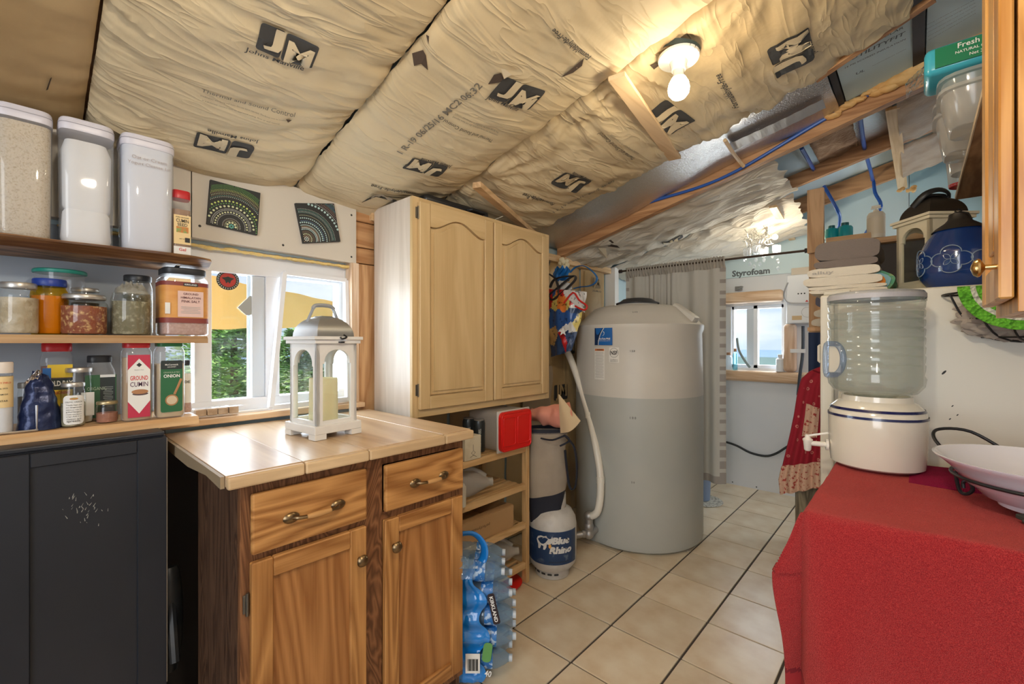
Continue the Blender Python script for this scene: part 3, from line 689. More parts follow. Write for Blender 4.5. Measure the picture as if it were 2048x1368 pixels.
tag(mesh('window_patch', place(gq, (-2.0787, 0.628, 1.5009), ex, ey), mat('patch_grey', (.42, .45, .44), .5), loc=(-2.0787, 0.628, 1.5009)), 'grey irregular patch stuck on the glass beside the round sticker', 'patch')
# back window
LOG = wood('log_pine', (.62, .40, .24), (.82, .62, .44), 0, 5, .5); LOGZ = wood('log_pine_z', (.62, .40, .26), (.84, .62, .46), 2, 5, .5)
wf2 = empty('window_2', (-1.08, BY + .05, bz0)); wf2['kind'] = 'structure'
f2 = box(bx0, bx1, BY + .02, BY + .07, bz0, bz0 + .03, .002); box(bx0, bx1, BY + .02, BY + .07, bz1 - .03, bz1, .002, f2)
for a in (bx0, -1.115, bx1 - .02): box(a, a + (.035 if a == -1.115 else .02), BY + .02, BY + .07, bz0, bz1, .002, f2)
mesh('window_frame', f2, VINYL, wf2)
mesh('sash_edge', box(-1.175, -1.115, BY + .03, BY + .05, bz0 + .03, bz1 - .03, .002), MATS['vinyl_shade'], wf2)
mesh('pane', box(bx0 + .02, -1.115, BY + .04, BY + .044, bz0 + .03, bz1 - .03), PANE, wf2); mesh('pane', box(-1.08, bx1 - .02, BY + .04, BY + .044, bz0 + .03, bz1 - .03), PANE, wf2)
def log(nm, x0, x1, z0, z1, lab, m, r=.03):
    b = bmesh.new(); 
    return tag(mesh(nm, box(x0, x1, BY - .075, BY - .001, z0, z1, r, seg=4), m, loc=(x0, BY, z0)), lab, 'log')
log('window_log', -1.9, -.62, .985, 1.085, 'rounded pine log sill below the far window', LOG)
log('window_log', -2.0, -.862, 1.70, 1.805, 'rounded pine log lintel above the far window', LOG)
tag(mesh('window_log', box(-.862, -.765, BY - .08, BY - .001, 1.087, 1.50, .03, seg=4), LOGZ, loc=(-.81, BY, 1.1)), 'upright pine log post right of the far window', 'log')
# foam board print
st_ = bmesh.new(); t = textw('Styrofoam', .315, .035, height=.075)
tag(mesh('board_lettering', place(t, RY(1501, 546, BY - .016), (1, 0, 0), (0, 0, 1)), mat('foam_ink', (.13, .15, .16), .6), loc=RY(1501, 546, BY - .016)), 'bold grey lettering on the blue foam board above far window', 'lettering')
# half wall, post, ledge
HW = wood('half_wall', (.40, .24, .12), (.58, .38, .21), 0, 6, .6)
struct('wall_partition', slab(-.43, 1.0, 3.56, 3.62, 0, 1.945), mat('dark_board', (.10, .07, .06), .6))
tag(mesh('ledge', box(-.44, .98, 3.50, 3.68, 1.946, 1.98, .002), wood('ledge_wood', (.42, .22, .09), (.62, .38, .18), 0, 6, .5), loc=(0, 3.58, 1.946)), 'brown wooden ledge on the partition behind the towels', 'ledge')
tag(mesh('ledge_board', box(-.44, -.17, 3.50, 3.66, 1.981, 2.018, .002), wood('ledge_wood2', (.46, .25, .11), (.66, .42, .20), 0, 6, .5), loc=(-.3, 3.58, 1.981)), 'short brown board lying on the ledge under the teal bottles', 'board')
POSTW = wood('post_wood', (.50, .28, .13), (.68, .42, .22), 2, 7, .55)
tag(mesh('wooden_post', box(-.531, -.442, 3.425, 3.463, 1.92, 2.33, .002), POSTW, loc=(-.49, 3.44, 1.92)), 'upper brown stud fixed to the rafter beside the curtain rod end', 'post')
tag(mesh('wooden_post', box(-.528, -.462, 3.468, 3.505, .003, 2.33, .002), POSTW, loc=(-.5, 3.48, 0)), 'full-height brown stud behind the red dress', 'post')
# ------------------------------------------------------------------ outside
GRASS = mat('ground_green', (.16, .24, .10), .9, var=(1.2, (.42, .40, .26), .45, .65))
struct('ground', slab(-60, -2.25, -30, 60, -1.3, -1.2), GRASS)
struct('ground_back', slab(-2.25, 30, 4.9, 60, -1.3, -1.2), GRASS)
LEAF = mat('conifer_green', (.16, .32, .09), .8, var=(3, (.38, .56, .18), .4, .65)); BARK = mat('bark', (.12, .08, .05), .9)
LEAF2 = mat('bush_green', (.26, .46, .12), .8, var=(4, (.52, .66, .26), .4, .65))
def conifer(x, y, h, r, label, m=LEAF, n_=900, z0=-1.2):
    t = thing('conifer_tree', label, 'tree', (x, y, z0), 'trees outside the left window')
    mesh('trunk', lathe([(.09, 0), (.02, h)], (x, y, z0), 6), BARK, t)
    b = bmesh.new()
    for k in range(n_):
        u = random.random() ** .75; z = h * (.05 + .95 * u); rr = r * ((1 - u) ** .75) * (1 + .18 * math.sin(u * 45)) + .05; a = random.uniform(0, 2 * PI)
        L = rr * (random.random() ** .35); c = Vector((x + math.cos(a) * L, y + math.sin(a) * L, z0 + z - .12 * L))
        d = Vector((math.cos(a) + random.uniform(-.5, .5), math.sin(a) + random.uniform(-.5, .5), random.uniform(-.3, .45))).normalized(); s = Vector((-math.sin(a), math.cos(a), random.uniform(-.4, .4))) * random.uniform(.012, .03); ln = random.uniform(.07, .16)
        for q in (-1, 0, 1):
            dd = (d + s.normalized() * q * .7).normalized() * ln * (1 if q == 0 else .7)
            v = [b.verts.new(p) for p in (c, c + dd * .5 + s, c + dd, c + dd * .5 - s)]; b.faces.new(v)
    mesh('foliage', b, m, t, kind='stuff'); return t
random.seed(11)
for k, (x, y, h, r, lb) in enumerate([(-5.6, 1.55, 3.0, .85, 'tall green conifer seen in the middle window pane'), (-7.4, .6, 3.0, 1.1, 'conifer just left of the tall one outside the window'), (-7.6, 3.0, 2.75, 1.0, 'conifer partly hidden by the window mullion'), (-10.5, 2.4, 3.2, 1.3, 'farther conifer behind the middle pane'), (-9.4, 5.4, 2.9, 1.1, 'conifer behind the white lantern outside'), (-4.6, .2, 2.75, .75, 'bright leafy conifer behind the spice jars')]):
    conifer(x, y, h, r, lb, LEAF2 if k in (0, 5) else LEAF, 5200)
# far hills
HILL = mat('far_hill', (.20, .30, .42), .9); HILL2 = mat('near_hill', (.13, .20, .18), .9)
def hill(dist, ang0, ang1, h, m, seed, cz=1.0):
    def f(u, v):
        a = ang0 + (ang1 - ang0) * u; hh = cz + h * (.6 + .6 * fold((u * 6, seed, 0)) + .15 * fold((u * 30, seed, 2)))
        rr = dist * (1 + .25 * v); return (math.sin(a) * rr, math.cos(a) * rr, -1.3 + (hh + 1.3) * (1 - (1 - v) ** 2) if v < 1 else hh)
    return f
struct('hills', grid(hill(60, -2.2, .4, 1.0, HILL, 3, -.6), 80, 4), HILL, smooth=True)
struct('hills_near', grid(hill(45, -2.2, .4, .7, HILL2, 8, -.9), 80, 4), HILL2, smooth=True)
# tan awning outside the window
TARP = mat('tan_cloth', (.80, .55, .20), .8, bmp=(20, .3)); n = TARP.node_tree; b_ = n.nodes['Principled BSDF']; o_ = n.nodes['Material Output']
tl_ = n.nodes.new('ShaderNodeBsdfTranslucent'); tl_.inputs[0].default_value = (.95, .62, .22, 1); mm_ = n.nodes.new('ShaderNodeMixShader'); mm_.inputs[0].default_value = .6
n.links.new(b_.outputs[0], mm_.inputs[1]); n.links.new(tl_.outputs[0], mm_.inputs[2]); n.links.new(mm_.outputs[0], o_.inputs[0])
def awn(u, v):
    y = .1 + 3.8 * u; x = -3.1 - 1.2 * v
    z = 1.86 - .30 * v + .0 * u - .10 * math.sin(PI * u) * v - .05 * u + .01 * fold((u * 20, v * 5, 1))
    return (x, y, z)
aw = thing('awning', 'tan yellow cloth awning hanging outside the left window', 'awning', (-2.8, 1.3, -1.2))
for yy in (.04, 2.36): mesh('pole', tube([(-2.93, yy, -1.2), (-2.93, yy, 1.84 if yy < 1 else 1.50)], .02, 8), GALV, aw)
mesh('cloth', grid(lambda u, v: (-2.9 + .03 * math.sin(u * 14) + .05 * v, .05 + 2.3 * u, (1.812 - .345 * u) * (1 - v) + (1.36 + .172 * u) * v + .010 * math.sin(u * 9) * v + .010 * fold((u * 18, v * 4, 1))), 60, 16, thick=.002), TARP, aw, smooth=True)
# ================================================================== FURNITURE
OAKZ = wood('oak_z', (.28, .115, .030), (.50, .245, .078), 2, 3.6, .38, bs=.3, fine=190, bands=40, con=.30, dist=.4, st_=.10); OAKY = wood('oak_y', (.27, .108, .028), (.54, .27, .088), 1, 3.6, .38, bs=.3, fine=190, bands=40, con=.28, dist=.35, st_=.14)
OAKDK = wood('oak_side', (.045, .020, .010), (.12, .06, .032), 2, 7, .5, bands=22, con=.26); OAKFR = wood('oak_frame', (.11, .042, .016), (.25, .11, .045), 2, 5, .42, bands=34, con=.26, st_=.2)
BRASS = mat('antique_brass', (.22, .15, .08), .32, metal=1, bmp=(80, .15)); HINGE = mat('old_steel', (.20, .18, .15), .4, metal=.9)
XF = -1.256                                   # face of the oak base cabinet
bc = thing('base_cabinet', 'oak base cabinet with two drawers and two doors under the plank counter', 'cabinet', (-1.45, .73, 0))
CY0, CY1 = .361, 1.10
cb = box(-1.66, XF - .02, CY0, CY0 + .016, .0, .978); box(-1.66, XF - .02, CY1 - .016, CY1, 0, .978, 0, cb); box(-1.66, XF - .10, CY0 + .016, CY1 - .016, 0, .10, 0, cb)
box(-1.66, -1.645, CY0 + .016, CY1 - .016, .10, .978, 0, cb); box(-1.645, XF - .02, CY0 + .016, CY1 - .016, .10, .116, 0, cb)
mesh('carcass', cb, OAKDK, bc)
ff = bmesh.new()
for a, b in ((CY0, CY0 + .035), (.700, .762), (CY1 - .022, CY1)): box(XF - .02, XF, a, b, .10, .978, .001, ff)
for a, b in ((.10, .125), (.775, .800), (.952, .978)): box(XF - .02, XF - .001, CY0 + .035, CY1 - .022, a, b, .0, ff)
mesh('face_frame', ff, OAKFR, bc)
def drawer(y0, y1, z0, z1, hy0, hy1, hz):
    d = mesh('drawer', box(XF + .002, XF + .020, y0, y1, z0, z1, .006, seg=2), OAKY, bc)
    for k, y in enumerate((hy0, hy1)):
        r_ = lathe([(.001, .0), (.013, .0), (.015, .003), (.012, .008), (.004, .011)], (0, 0, 0), 14, sy=1.45); r_.transform(Matrix.Translation((XF + .020, y, hz)) @ Matrix.Rotation(PI / 2, 4, 'Y')); mesh('handle_rosette', r_, BRASS, d, smooth=True)
    pts = [(XF + .026, hy0 + .002, hz), (XF + .040, hy0 + .012, hz + .001), (XF + .046, hy0 + .034, hz)]
    hb = tube(pts, .0052, 8, smoothn=4); ym = hy1 - (hy0 + .034 - hy0)
    tube([(XF + .046, hy1 - .034, hz), (XF + .040, hy1 - .012, hz + .001), (XF + .026, hy1 - .002, hz)], .0052, 8, smoothn=4, bm=hb)
    mesh('handle', hb, BRASS, d, smooth=True)
    mesh('handle_grip', tube([(XF + .046, hy0 + .032, hz), (XF + .047, (hy0 + hy1) / 2, hz), (XF + .046, hy1 - .032, hz)], lambda t: .006 + .0022 * math.sin(PI * t), 10, smoothn=3), mat('honey_grip', (.50, .27, .10), .25), d, smooth=True, label='wooden grip of drawer handle')
    return d
drawer(.382, .699, .801, .956, .476, .606, .872); drawer(.762, 1.087, .803, .951, .872, .992, .872)
def oakdoor(y0, y1, z0, z1, ky, kz, sw=.052):
    x0, x1 = XF + .002, XF + .021
    d = box(x0, x1, y0, y0 + sw, z0, z1, .003, seg=1); box(x0, x1, y1 - sw, y1, z0, z1, .003, d, seg=1); d = mesh('door', d, OAKZ, bc)
    for za, zb in ((z1 - sw, z1), (z0, z0 + sw)): mesh('rail', box(x0, x1 - .0005, y0 + sw, y1 - sw, za, zb, .003, seg=1), OAKY, d)
    mesh('panel', box(x0, x0 + .008, y0 + sw - .003, y1 - sw + .003, z0 + sw - .003, z1 - sw + .003), wood('oak_panel', (.27, .105, .028), (.43, .195, .062), 2, 2.6, .4, bs=.25, fine=190, bands=44, con=.28, dist=.6, st_=.12), d)
    k = lathe([(.006, 0), (.006, .012), (.0155, .017), (.0180, .021), (.015, .027), (.008, .031), (.001, .032)], (0, 0, 0), 18); k.transform(Matrix.Translation((x1, ky, kz)) @ Matrix.Rotation(PI / 2, 4, 'Y')); mesh('knob', k, BRASS, d, smooth=True)
    return d
d1 = oakdoor(.381, .697, .135, .782, .672, .692); oakdoor(.760, 1.083, .135, .778, .790, .692)
h = box(XF + .0, XF + .006, .366, .380, .655, .702, .002); tube([(XF + .008, .375, .650), (XF + .008, .375, .707)], .004, 8, h); mesh('hinge', h, HINGE, bc)
# counter top
CZ = 1.018
ct = thing('countertop', 'pale sealed pine plank countertop with worn front edge on oak cabinet', 'countertop', (-1.6, .73, CZ - .03))
CTOP = wood('counter_wood', (.46, .30, .17), (.62, .45, .28), 0, 5, .33, bs=.05, spec=.6, dist=1.0)
ys = [.322, RZ(628, 932, CZ).y, RZ(757, 905, CZ).y, .985, 1.118]
for a, b in zip(ys[:-1], ys[1:]): mesh('plank', box(-1.962, -1.232, a + .0006, b - .0006, CZ - .028, CZ - random.uniform(0, .0008), .0012, seg=1), CTOP, ct)
ed = bmesh.new()
for a, b in zip(ys[:-1], ys[1:]): box(-1.2315, -1.212, a + .0008, b - .0008, CZ - .033, CZ - .002, .005, ed, seg=2)
mesh('edge_strip', ed, wood('edge_wood', (.52, .36, .20), (.66, .48, .28), 1, 8, .5), ct)
mesh('end_lip', prism([(-1.962, CZ - .001), (-1.232, CZ - .001), (-1.232, CZ - .030), (-1.36, CZ - .022), (-1.55, CZ - .036), (-1.962, CZ - .03)], .312, .321, 1), mat('raw_edge', (.30, .22, .13), .6), ct)
# ------------------------------------------------------------------ dark cabinet + shelves at left
NAVY = mat('navy_paint', (.012, .014, .020), .45, bmp=(50, .08), var=(2, (.020, .022, .030), .4, .7)); NAVYE = mat('worn_edge', (.18, .14, .10), .6)
dk = thing('tall_cabinet', 'dark navy painted cabinet with recessed panel door below spice shelves', 'cabinet', (-1.85, -.2, 0))
DX = -1.70; DY = .290; DZ = 1.056
c_ = box(-2.03, DX - .022, -1.0, DY, 0, DZ - .004); mesh('carcass', c_, NAVY, dk)
mesh('top_board', box(-2.03, DX - .016, -1.0, DY - .004, DZ - .003, DZ + .010, .003), NAVY, dk)
a0 = RX(60, 950, DX); a1 = RX(275, 920, DX)
dd = box(DX - .020, DX, a1.y + .0, DY, .02, DZ - .006, .002, seg=1); box(DX - .020, DX, -.36, a0.y, .02, DZ - .006, .002, dd, seg=1)
box(DX - .020, DX - .0004, a0.y, a1.y, 1.013, DZ - .006, .002, dd, seg=1); box(DX - .020, DX - .0004, a0.y, a1.y, .02, .09, .002, dd, seg=1)
dd = mesh('door', dd, NAVY, dk); mesh('panel', box(DX - .019, DX - .009, a0.y - .005, a1.y + .005, .085, 1.018), NAVY, dd)
mesh('worn_edge', box(DX - .003, DX + .0008, DY - .0015, DY + .0008, .3, DZ - .008), NAVYE, dd)
sm = bmesh.new(); random.seed(5)
for k in range(34):
    y = random.gauss(.10, .022); z = random.gauss(.89, .022) - .4 * abs(y - .085); L = random.uniform(.003, .012); a = random.uniform(.9, 2.1); wq = random.uniform(.0004, .0012)
    d = Vector((0, math.cos(a), math.sin(a))) * L; s = Vector((0, -math.sin(a), math.cos(a))) * wq; p = Vector((DX - .0085, y, z))
    sm.faces.new([sm.verts.new(q) for q in (p - s, p + d - s * .3, p + d + s * .3, p + s)])
mesh('paint_scuff', sm, mat('scuff', (.35, .34, .30), .8), dd, kind='stuff')
tag(mesh('bundle', merge(tube([(-1.76, .306, .30), (-1.75, .307, .42), (-1.76, .306, .56), (-1.77, .306, .62)], lambda t: .022 + .012 * math.sin(PI * t), 10, smoothn=3), tube([(-1.735, .306, .52), (-1.70, .306, .42), (-1.68, .306, .36)], .013, 8, smoothn=3)), mat('dark_leather', (.012, .014, .016), .4, var=(9, (.04, .035, .03), .4, .7)), loc=(-1.75, .306, .3), smooth=True), 'dark bundle in the gap between navy cabinet and oak cabinet', 'bundle')
SHX = -1.80
SH1 = wood('live_edge', (.12, .05, .018), (.40, .21, .085), 1, 5, .45, dist=2, bands=14, con=.24, st_=.16); SH2 = wood('shelf_mid', (.38, .22, .10), (.58, .38, .20), 1, 6, .5); SH3 = wood('shelf_low', (.60, .36, .17), (.74, .50, .27), 1, 5, .4)
def shelf(zt, th, y1, m, label, wav=0, xf=SHX):
    def f(u, v):
        y = -1.0 + (y1 + 1.0) * u
        xe = xf + wav * .012 * fold((y * 7, 1, 2)) - (.03 * max(0, (u - .93) / .07) ** 2 if wav else 0)
        prof = [(-2.055, zt), (xe - .012, zt), (xe + wav * .004, zt - th * .35), (xe - wav * .035, zt - th), (-2.055, zt - th)]
        i = min(3, int(v * 4 - 1e-6)); t = v * 4 - i; p, q = prof[i], prof[i + 1]
        return (p[0] + (q[0] - p[0]) * t, y, p[1] + (q[1] - p[1]) * t + wav * .002 * fold((y * 12, v * 3, 1)))
    b = grid(f, 60, 4); b.verts.ensure_lookup_table(); bmesh.ops.contextual_create(b, geom=[v for v in b.verts[:5]] ); b.verts.ensure_lookup_table()
    bmesh.ops.contextual_create(b, geom=[v for v in b.verts[-5:]])
    bmesh.ops.contextual_create
    return tag(mesh('shelf', b, m, loc=(-1.9, 0, zt - th)), label, 'shelf')
ZT1, ZT2, ZT3 = RX(427, 515, SHX).z, RX(415, 672, SHX).z, RX(398, 832, SHX).z
shelf(ZT1, .030, RX(428, 520, SHX).y, SH1, 'top live-edge brown shelf carrying the tall food containers', 1)
shelf(ZT2, .024, RX(416, 672, SHX).y, SH2, 'middle wooden shelf carrying jars and the pink salt')
shelf(ZT3, .026, RX(398, 832, SHX).y, SH3, 'lowest pine shelf just above the navy cabinet')
tag(mesh('wall_panel', box(-2.058, -2.048, -1.0, .345, 1.0, 1.72), mat('blue_grey_paint', (.33, .38, .44), .6, bmp=(30, .1)), loc=(-2.05, -.3, 1.0)), 'blue-grey painted board behind the spice shelves', 'panel')
br = tag(mesh('shelf_bracket', merge(obb((-2.05, .335, 1.565), (-1.84, .345, ZT1 - .034), .012, .003), box(-2.058, -2.052, .328, .342, 1.50, ZT1 - .032)), mat('steel', (.55, .55, .56), .3, metal=.9), loc=(-2.05, .335, 1.5)), 'thin steel bracket under the right end of the top shelf', 'bracket')
# ------------------------------------------------------------------ pale upper cabinet
MAPZ = wood('pickled_z', (.54, .37, .175), (.64, .46, .235), 2, 5, .45, bs=.12, fine=170, dist=.6, bands=9, con=.3); MAPY = wood('pickled_y', (.54, .37, .175), (.64, .46, .235), 1, 5, .45, bs=.12, fine=170, dist=.6, bands=9, con=.3)
MAPS = wood('pickled_side', (.60, .52, .43), (.70, .62, .53), 2, 9, .35, bs=.05, fine=140, dist=.5)
uc = thing('wall_cabinet', 'pale pickled two-door wall cabinet with arched panels between window and tank', 'cabinet', (-1.84, 1.66, 1.0))
UX = -1.664; UY0, UY1, UZ0, UZ1 = 1.160, 2.155, 1.0, 1.997
cc = box(-1.985, UX - .018, UY0, UY0 + .016, UZ0, UZ1); box(-1.985, UX - .018, UY1 - .016, UY1, UZ0, UZ1, 0, cc); box(-1.985, UX - .018, UY0 + .016, UY1 - .016, UZ0 + .01, UZ0 + .025, 0, cc); box(-1.985, UX - .018, UY0 + .016, UY1 - .016, UZ1 - .016, UZ1, 0, cc)
mesh('carcass', cc, MAPS, uc)
ff = box(UX - .018, UX, UY0, UY0 + .036, UZ0, UZ1, .001); box(UX - .018, UX, UY1 - .036, UY1, UZ0, UZ1, .001, ff); mesh('face_frame', ff, MAPZ, uc)
for za, zb in ((UZ0, UZ0 + .034), (UZ1 - .03, UZ1)): mesh('face_rail', box(UX - .018, UX - .0003, UY0 + .036, UY1 - .036, za, zb, .001), MAPY, uc)
mesh('shadow_board', box(UX - .016, UX - .006, UY0 + .036, UY1 - .036, UZ0 + .034, UZ1 - .03), MAPZ, uc)
def arch(y0, y1, zb, zs, hgt, n=28):
    """top line of a cathedral arch from (y0,zs) to (y1,zs) rising by hgt"""
    pts = []
    for i in range(n + 1):
        t = i / n; s = (1 - math.cos(2 * PI * min(1, max(0, (t - .06) / .88)))) / 2; pts.append((y0 + (y1 - y0) * t, zs + hgt * s ** .8))
    return pts
def paledoor(y0, y1, z0, z1):
    x0, x1, sw = UX + .001, UX + .020, .058; iy0, iy1 = y0 + sw, y1 - sw; zs = z1 - .105; hg = .055
    d = box(x0, x1, y0, iy0, z0, z1, .003, seg=1); box(x0, x1, iy1, y1, z0, z1, .003, d, seg=1); d = mesh('door', d, MAPZ, uc)
    top = arch(iy0, iy1, 0, zs, hg); mesh('arched_rail', prism(top + [(iy1, z1), (iy0, z1)], x0, x1 - .0004, 0), MAPY, d); mesh('rail', box(x0, x1 - .0004, iy0, iy1, z0, z0 + sw, .002, seg=1), MAPY, d)
    g = .006; p = arch(iy0 + g, iy1 - g, 0, zs - g, hg); r_ = prism([(iy0 + g, z0 + sw + g)] + p[:0] + [(iy1 - g, z0 + sw + g)] + list(reversed(p)), x0, x0 + .010, 0)
    g = .022; p = arch(iy0 + g, iy1 - g, 0, zs - g, hg); prism([(iy0 + g, z0 + sw + g), (iy1 - g, z0 + sw + g)] + list(reversed(p)), x0 + .010, x0 + .0165, 0, r_)
    mesh('panel', r_, MAPZ, d); mesh('backing', box(x0 - .0005, x0 + .002, iy0 - .01, iy1 + .01, z0 + sw - .01, z1 - .02), MAPZ, d)
    return d
a = paledoor(UY0 + .028, 1.652, 1.036, 1.975); b = paledoor(1.664, UY1 - .032, 1.036, 1.975)
for z in (1.93, 1.13): mesh('hinge', merge(box(UX, UX + .004, UY0 + .016, UY0 + .028, z - .03, z + .02, .001), tube([(UX + .008, UY0 + .026, z - .034), (UX + .008, UY0 + .026, z + .024)], .0035, 8)), HINGE, uc)
for z in (1.90, 1.10): mesh('hinge', tube([(UX + .008, UY1 - .030, z - .025), (UX + .008, UY1 - .030, z + .025)], .003, 8), HINGE, uc)
# black case and cloth on top
cs = thing('black_case', 'black plastic case lying on top of the pale wall cabinet', 'case', (-1.85, 1.45, UZ1))
mesh('body', box(-1.96, -1.70, 1.26, 1.68, UZ1 + .001, UZ1 + .046, .018, seg=3), BLACKP, cs, smooth=True); mesh('handle', tube([(-1.70, 1.52, UZ1 + .02), (-1.675, 1.53, UZ1 + .022), (-1.675, 1.62, UZ1 + .022), (-1.70, 1.63, UZ1 + .02)], .007, 8), BLACKP, cs)
tag(mesh('paper_scrap', obb((-1.70, 1.70, UZ1 + .004), (-1.69, 1.76, UZ1 + .034), .03, .002), mat('scrap', (.68, .66, .55), .7), loc=(-1.7, 1.73, UZ1)), 'torn paper label beside the black case on cabinet top', 'paper')
def crumple(x0, x1, y0, y1, zb, h, s, f=14, th=.002):
    return grid(lambda u, v: (x0 + (x1 - x0) * u, y0 + (y1 - y0) * v, zb + h * (math.sin(PI * u) * math.sin(PI * v)) ** .5 * (.6 + .7 * abs(fold((u * f * .3, v * f * .3, s))) + .3 * fold((u * f, v * f, s + 2)))), 28, 28, thick=th)
tag(mesh('dark_cloth', crumple(-2.0, -1.80, 1.06, 1.20, 1.998, .045, 3), mat('zebra_cloth', (.02, .02, .02), .6, var=(18, (.35, .31, .26), .55, .6)), loc=(-1.9, 1.13, 2.0), smooth=True), 'black striped cloth stuffed over the siding beside the cabinet', 'cloth')
# ------------------------------------------------------------------ bamboo rack
BAM = wood('bamboo_y', (.58, .36, .16), (.72, .49, .25), 1, 8, .4); BAMX = wood('bamboo_x', (.50, .30, .13), (.66, .43, .21), 0, 8, .4); BAMZ = wood('bamboo_z', (.54, .33, .14), (.68, .45, .22), 2, 8, .4)
rk = thing('bamboo_rack', 'slatted bamboo shelf rack beneath the pale cabinet beside oak cabinet', 'rack', (-1.80, 1.52, 0))
RX0, RX1, RY0, RY1 = -1.985, -1.60, 1.16, 1.895
for x in (RX0, RX1 - .035):
    for y in (RY0, RY1 - .028): mesh('post', box(x, x + .035, y, y + .028, 0.003, .775, .003, seg=1), BAMZ, rk)
shelves = (.745, .535, .320, .098)
for z in shelves:
    for x in (RX0 + .036, RX1 - .030): mesh('shelf_rail', box(x, x + .026, RY0 + .03, RY1 - .029, z - .012, z + .022, .002, seg=1), BAM, rk)
    for k in range(8):
        y = RY0 + .06 + k * (RY1 - RY0 - .14) / 7
    for k in range(6):
        x = RX0 + .070 + k * .0445; mesh('slat', box(x, x + .026, RY0 + .03, RY1 - .029, z + .003, z + .014, .001, seg=1), BAM, rk)
    for y in (RY0 + .005, RY1 - .025): mesh('cross_rail', box(RX0 + .036, RX1 - .036, y, y + .018, z - .012, z + .002, .001, seg=1), BAMX, rk)
# ------------------------------------------------------------------ water tank
TC = Vector((-1.492, 2.972, .003)); TRr = .437
TKU = mat('tank_plastic', (.66, .63, .56), .42, bmp=(14, .12), var=(2.5, (.60, .575, .52), .4, .7)); TKL = mat('tank_plastic_filled', (.44, .46, .43), .40, bmp=(14, .12), var=(2.5, (.48, .49, .45), .4, .7))
tk = thing('water_tank', 'tall round off-white plastic water tank in front of the grey curtain', 'tank', TC)
low = [(.0, 0), (TRr - .035, 0), (TRr - .008, .018), (TRr, .05), (TRr, .35), (TRr + .003, .70), (TRr + .002, .985)]
upr = [(TRr + .002, .985), (TRr - .002, 1.20), (TRr - .006, 1.40), (TRr + .004, 1.425), (TRr + .006, 1.455), (TRr - .012, 1.468), (TRr - .075, 1.525), (TRr - .13, 1.575), (TRr - .18, 1.592), (.14, 1.604), (.135, 1.62), (0, 1.62)]
mesh('tank_body', lathe(low, TC, 64, cap=False), TKL, tk, smooth=True); mesh('tank_top', lathe(upr, TC, 64, cap=False), TKU, tk, smooth=True)
mesh('lid', lathe([(.150, 1.612), (.152, 1.620), (.125, 1.630), (.100, 1.648), (.060, 1.655), (0, 1.657)], TC, 40, cap=False), mat('dark_lid', (.03, .03, .035), .45), tk, smooth=True)
dn = Vector((.80, -.35, 0)).normalized(); pn = Vector((-dn.y, dn.x, 0))
mesh('moulded_notch', obb(TC + dn * .26 + pn * .10 + Vector((0, 0, 1.585)), TC + dn * .405 + pn * .14 + Vector((0, 0, 1.478)), .075, .05, bev=.012), TKU, tk, smooth=True)
def ontank(bm, u, v, dz=0):
    d = ray(u, v); a = d.x ** 2 + d.y ** 2; b = 2 * (d.x * -TC.x + d.y * -TC.y); c = TC.x ** 2 + TC.y ** 2 - (TRr + .004) ** 2
    t = (-b - math.sqrt(max(0, b * b - 4 * a * c))) / (2 * a); p = O0 + d * t; n = Vector((p.x - TC.x, p.y - TC.y, 0)).normalized(); ex = Vector((-n.y, n.x, 0))
    return place(bm, p + n * .0, ex, (0, 0, 1), bend=TRr + .004)
LB = mat('label_blue', (.015, .13, .42), .35); LBD = mat('label_navy', (.01, .03, .09), .35); LW = mat('label_white', (.78, .76, .70), .45); LOR = mat('label_orange', (.70, .22, .06), .5)
mesh('maker_label', ontank(rect(.135, .112, 0, 0, .0008, 10), 1206, 673), LB, tk)
q = bmesh.new(); N_ = 10
for i in range(N_):
    y0, y1 = -.056 + .112 * i / N_, -.056 + .112 * (i + 1) / N_; f0 = lambda y: -.0675 + .030 + .045 * ((y + .056) / .112) ** 2
    q.faces.new([q.verts.new(p) for p in ((-.0675, y0, .0014), (f0(y0), y0, .0014), (f0(y1), y1, .0014), (-.0675, y1, .0014))])
mesh('label_band', ontank(q, 1206, 673), LBD, tk)
q = tube([(-.037 + .045 * t * t, -.056 + .112 * t, .0016) for t in [k / 10 for k in range(11)]], .0022, 4, flat=.2); mesh('label_swoosh', ontank(q, 1206, 673), LW, tk)
t = textw('Ace Roto-Mold', .082, .03, height=.013); bmesh.ops.translate(t, vec=(.012, -.014, .003), verts=t.verts); mesh('label_text', ontank(t, 1206, 673), LW, tk)
t = textw('A DIVISION OF DEN HARTOG', .095, .0); bmesh.ops.translate(t, vec=(.006, -.028, .003), verts=t.verts); mesh('label_text', ontank(t, 1206, 673), LW, tk)
mesh('label_swirl', ontank(tube([(.002, .032, .003), (.010, .026, .003), (.008, .012, .003), (-.002, .004, .003)], lambda t: .0025 * (1 - .6 * t), 5, smoothn=4, flat=.3), 1206, 673), LW, tk)
mesh('warning_label', ontank(rect(.082, .205, 0, 0, .0008, 8), 1199, 728), LW, tk)
mesh('warning_band', ontank(rect(.074, .014, 0, .093, .0014, 6), 1199, 728), LOR, tk)
t = textw('WARNING', .05, .03); bmesh.ops.translate(t, vec=(.004, .093, .003), verts=t.verts); mesh('label_text', ontank(t, 1199, 728), PRINT, tk)
lines = bmesh.new()
for k in range(22): rect(.066 - .01 * (k % 3 == 2), .0022, -.001, .077 - k * .0078, .0018, 4, bm=lines)
mesh('label_lines', ontank(lines, 1199, 728), mat('fine_print', (.42, .40, .37), .7), tk)
mesh('certification_label', ontank(rect(.068, .098, 0, 0, .0008, 6), 1228, 710), LW, tk)
ring = bmesh.new(); R_ = .030
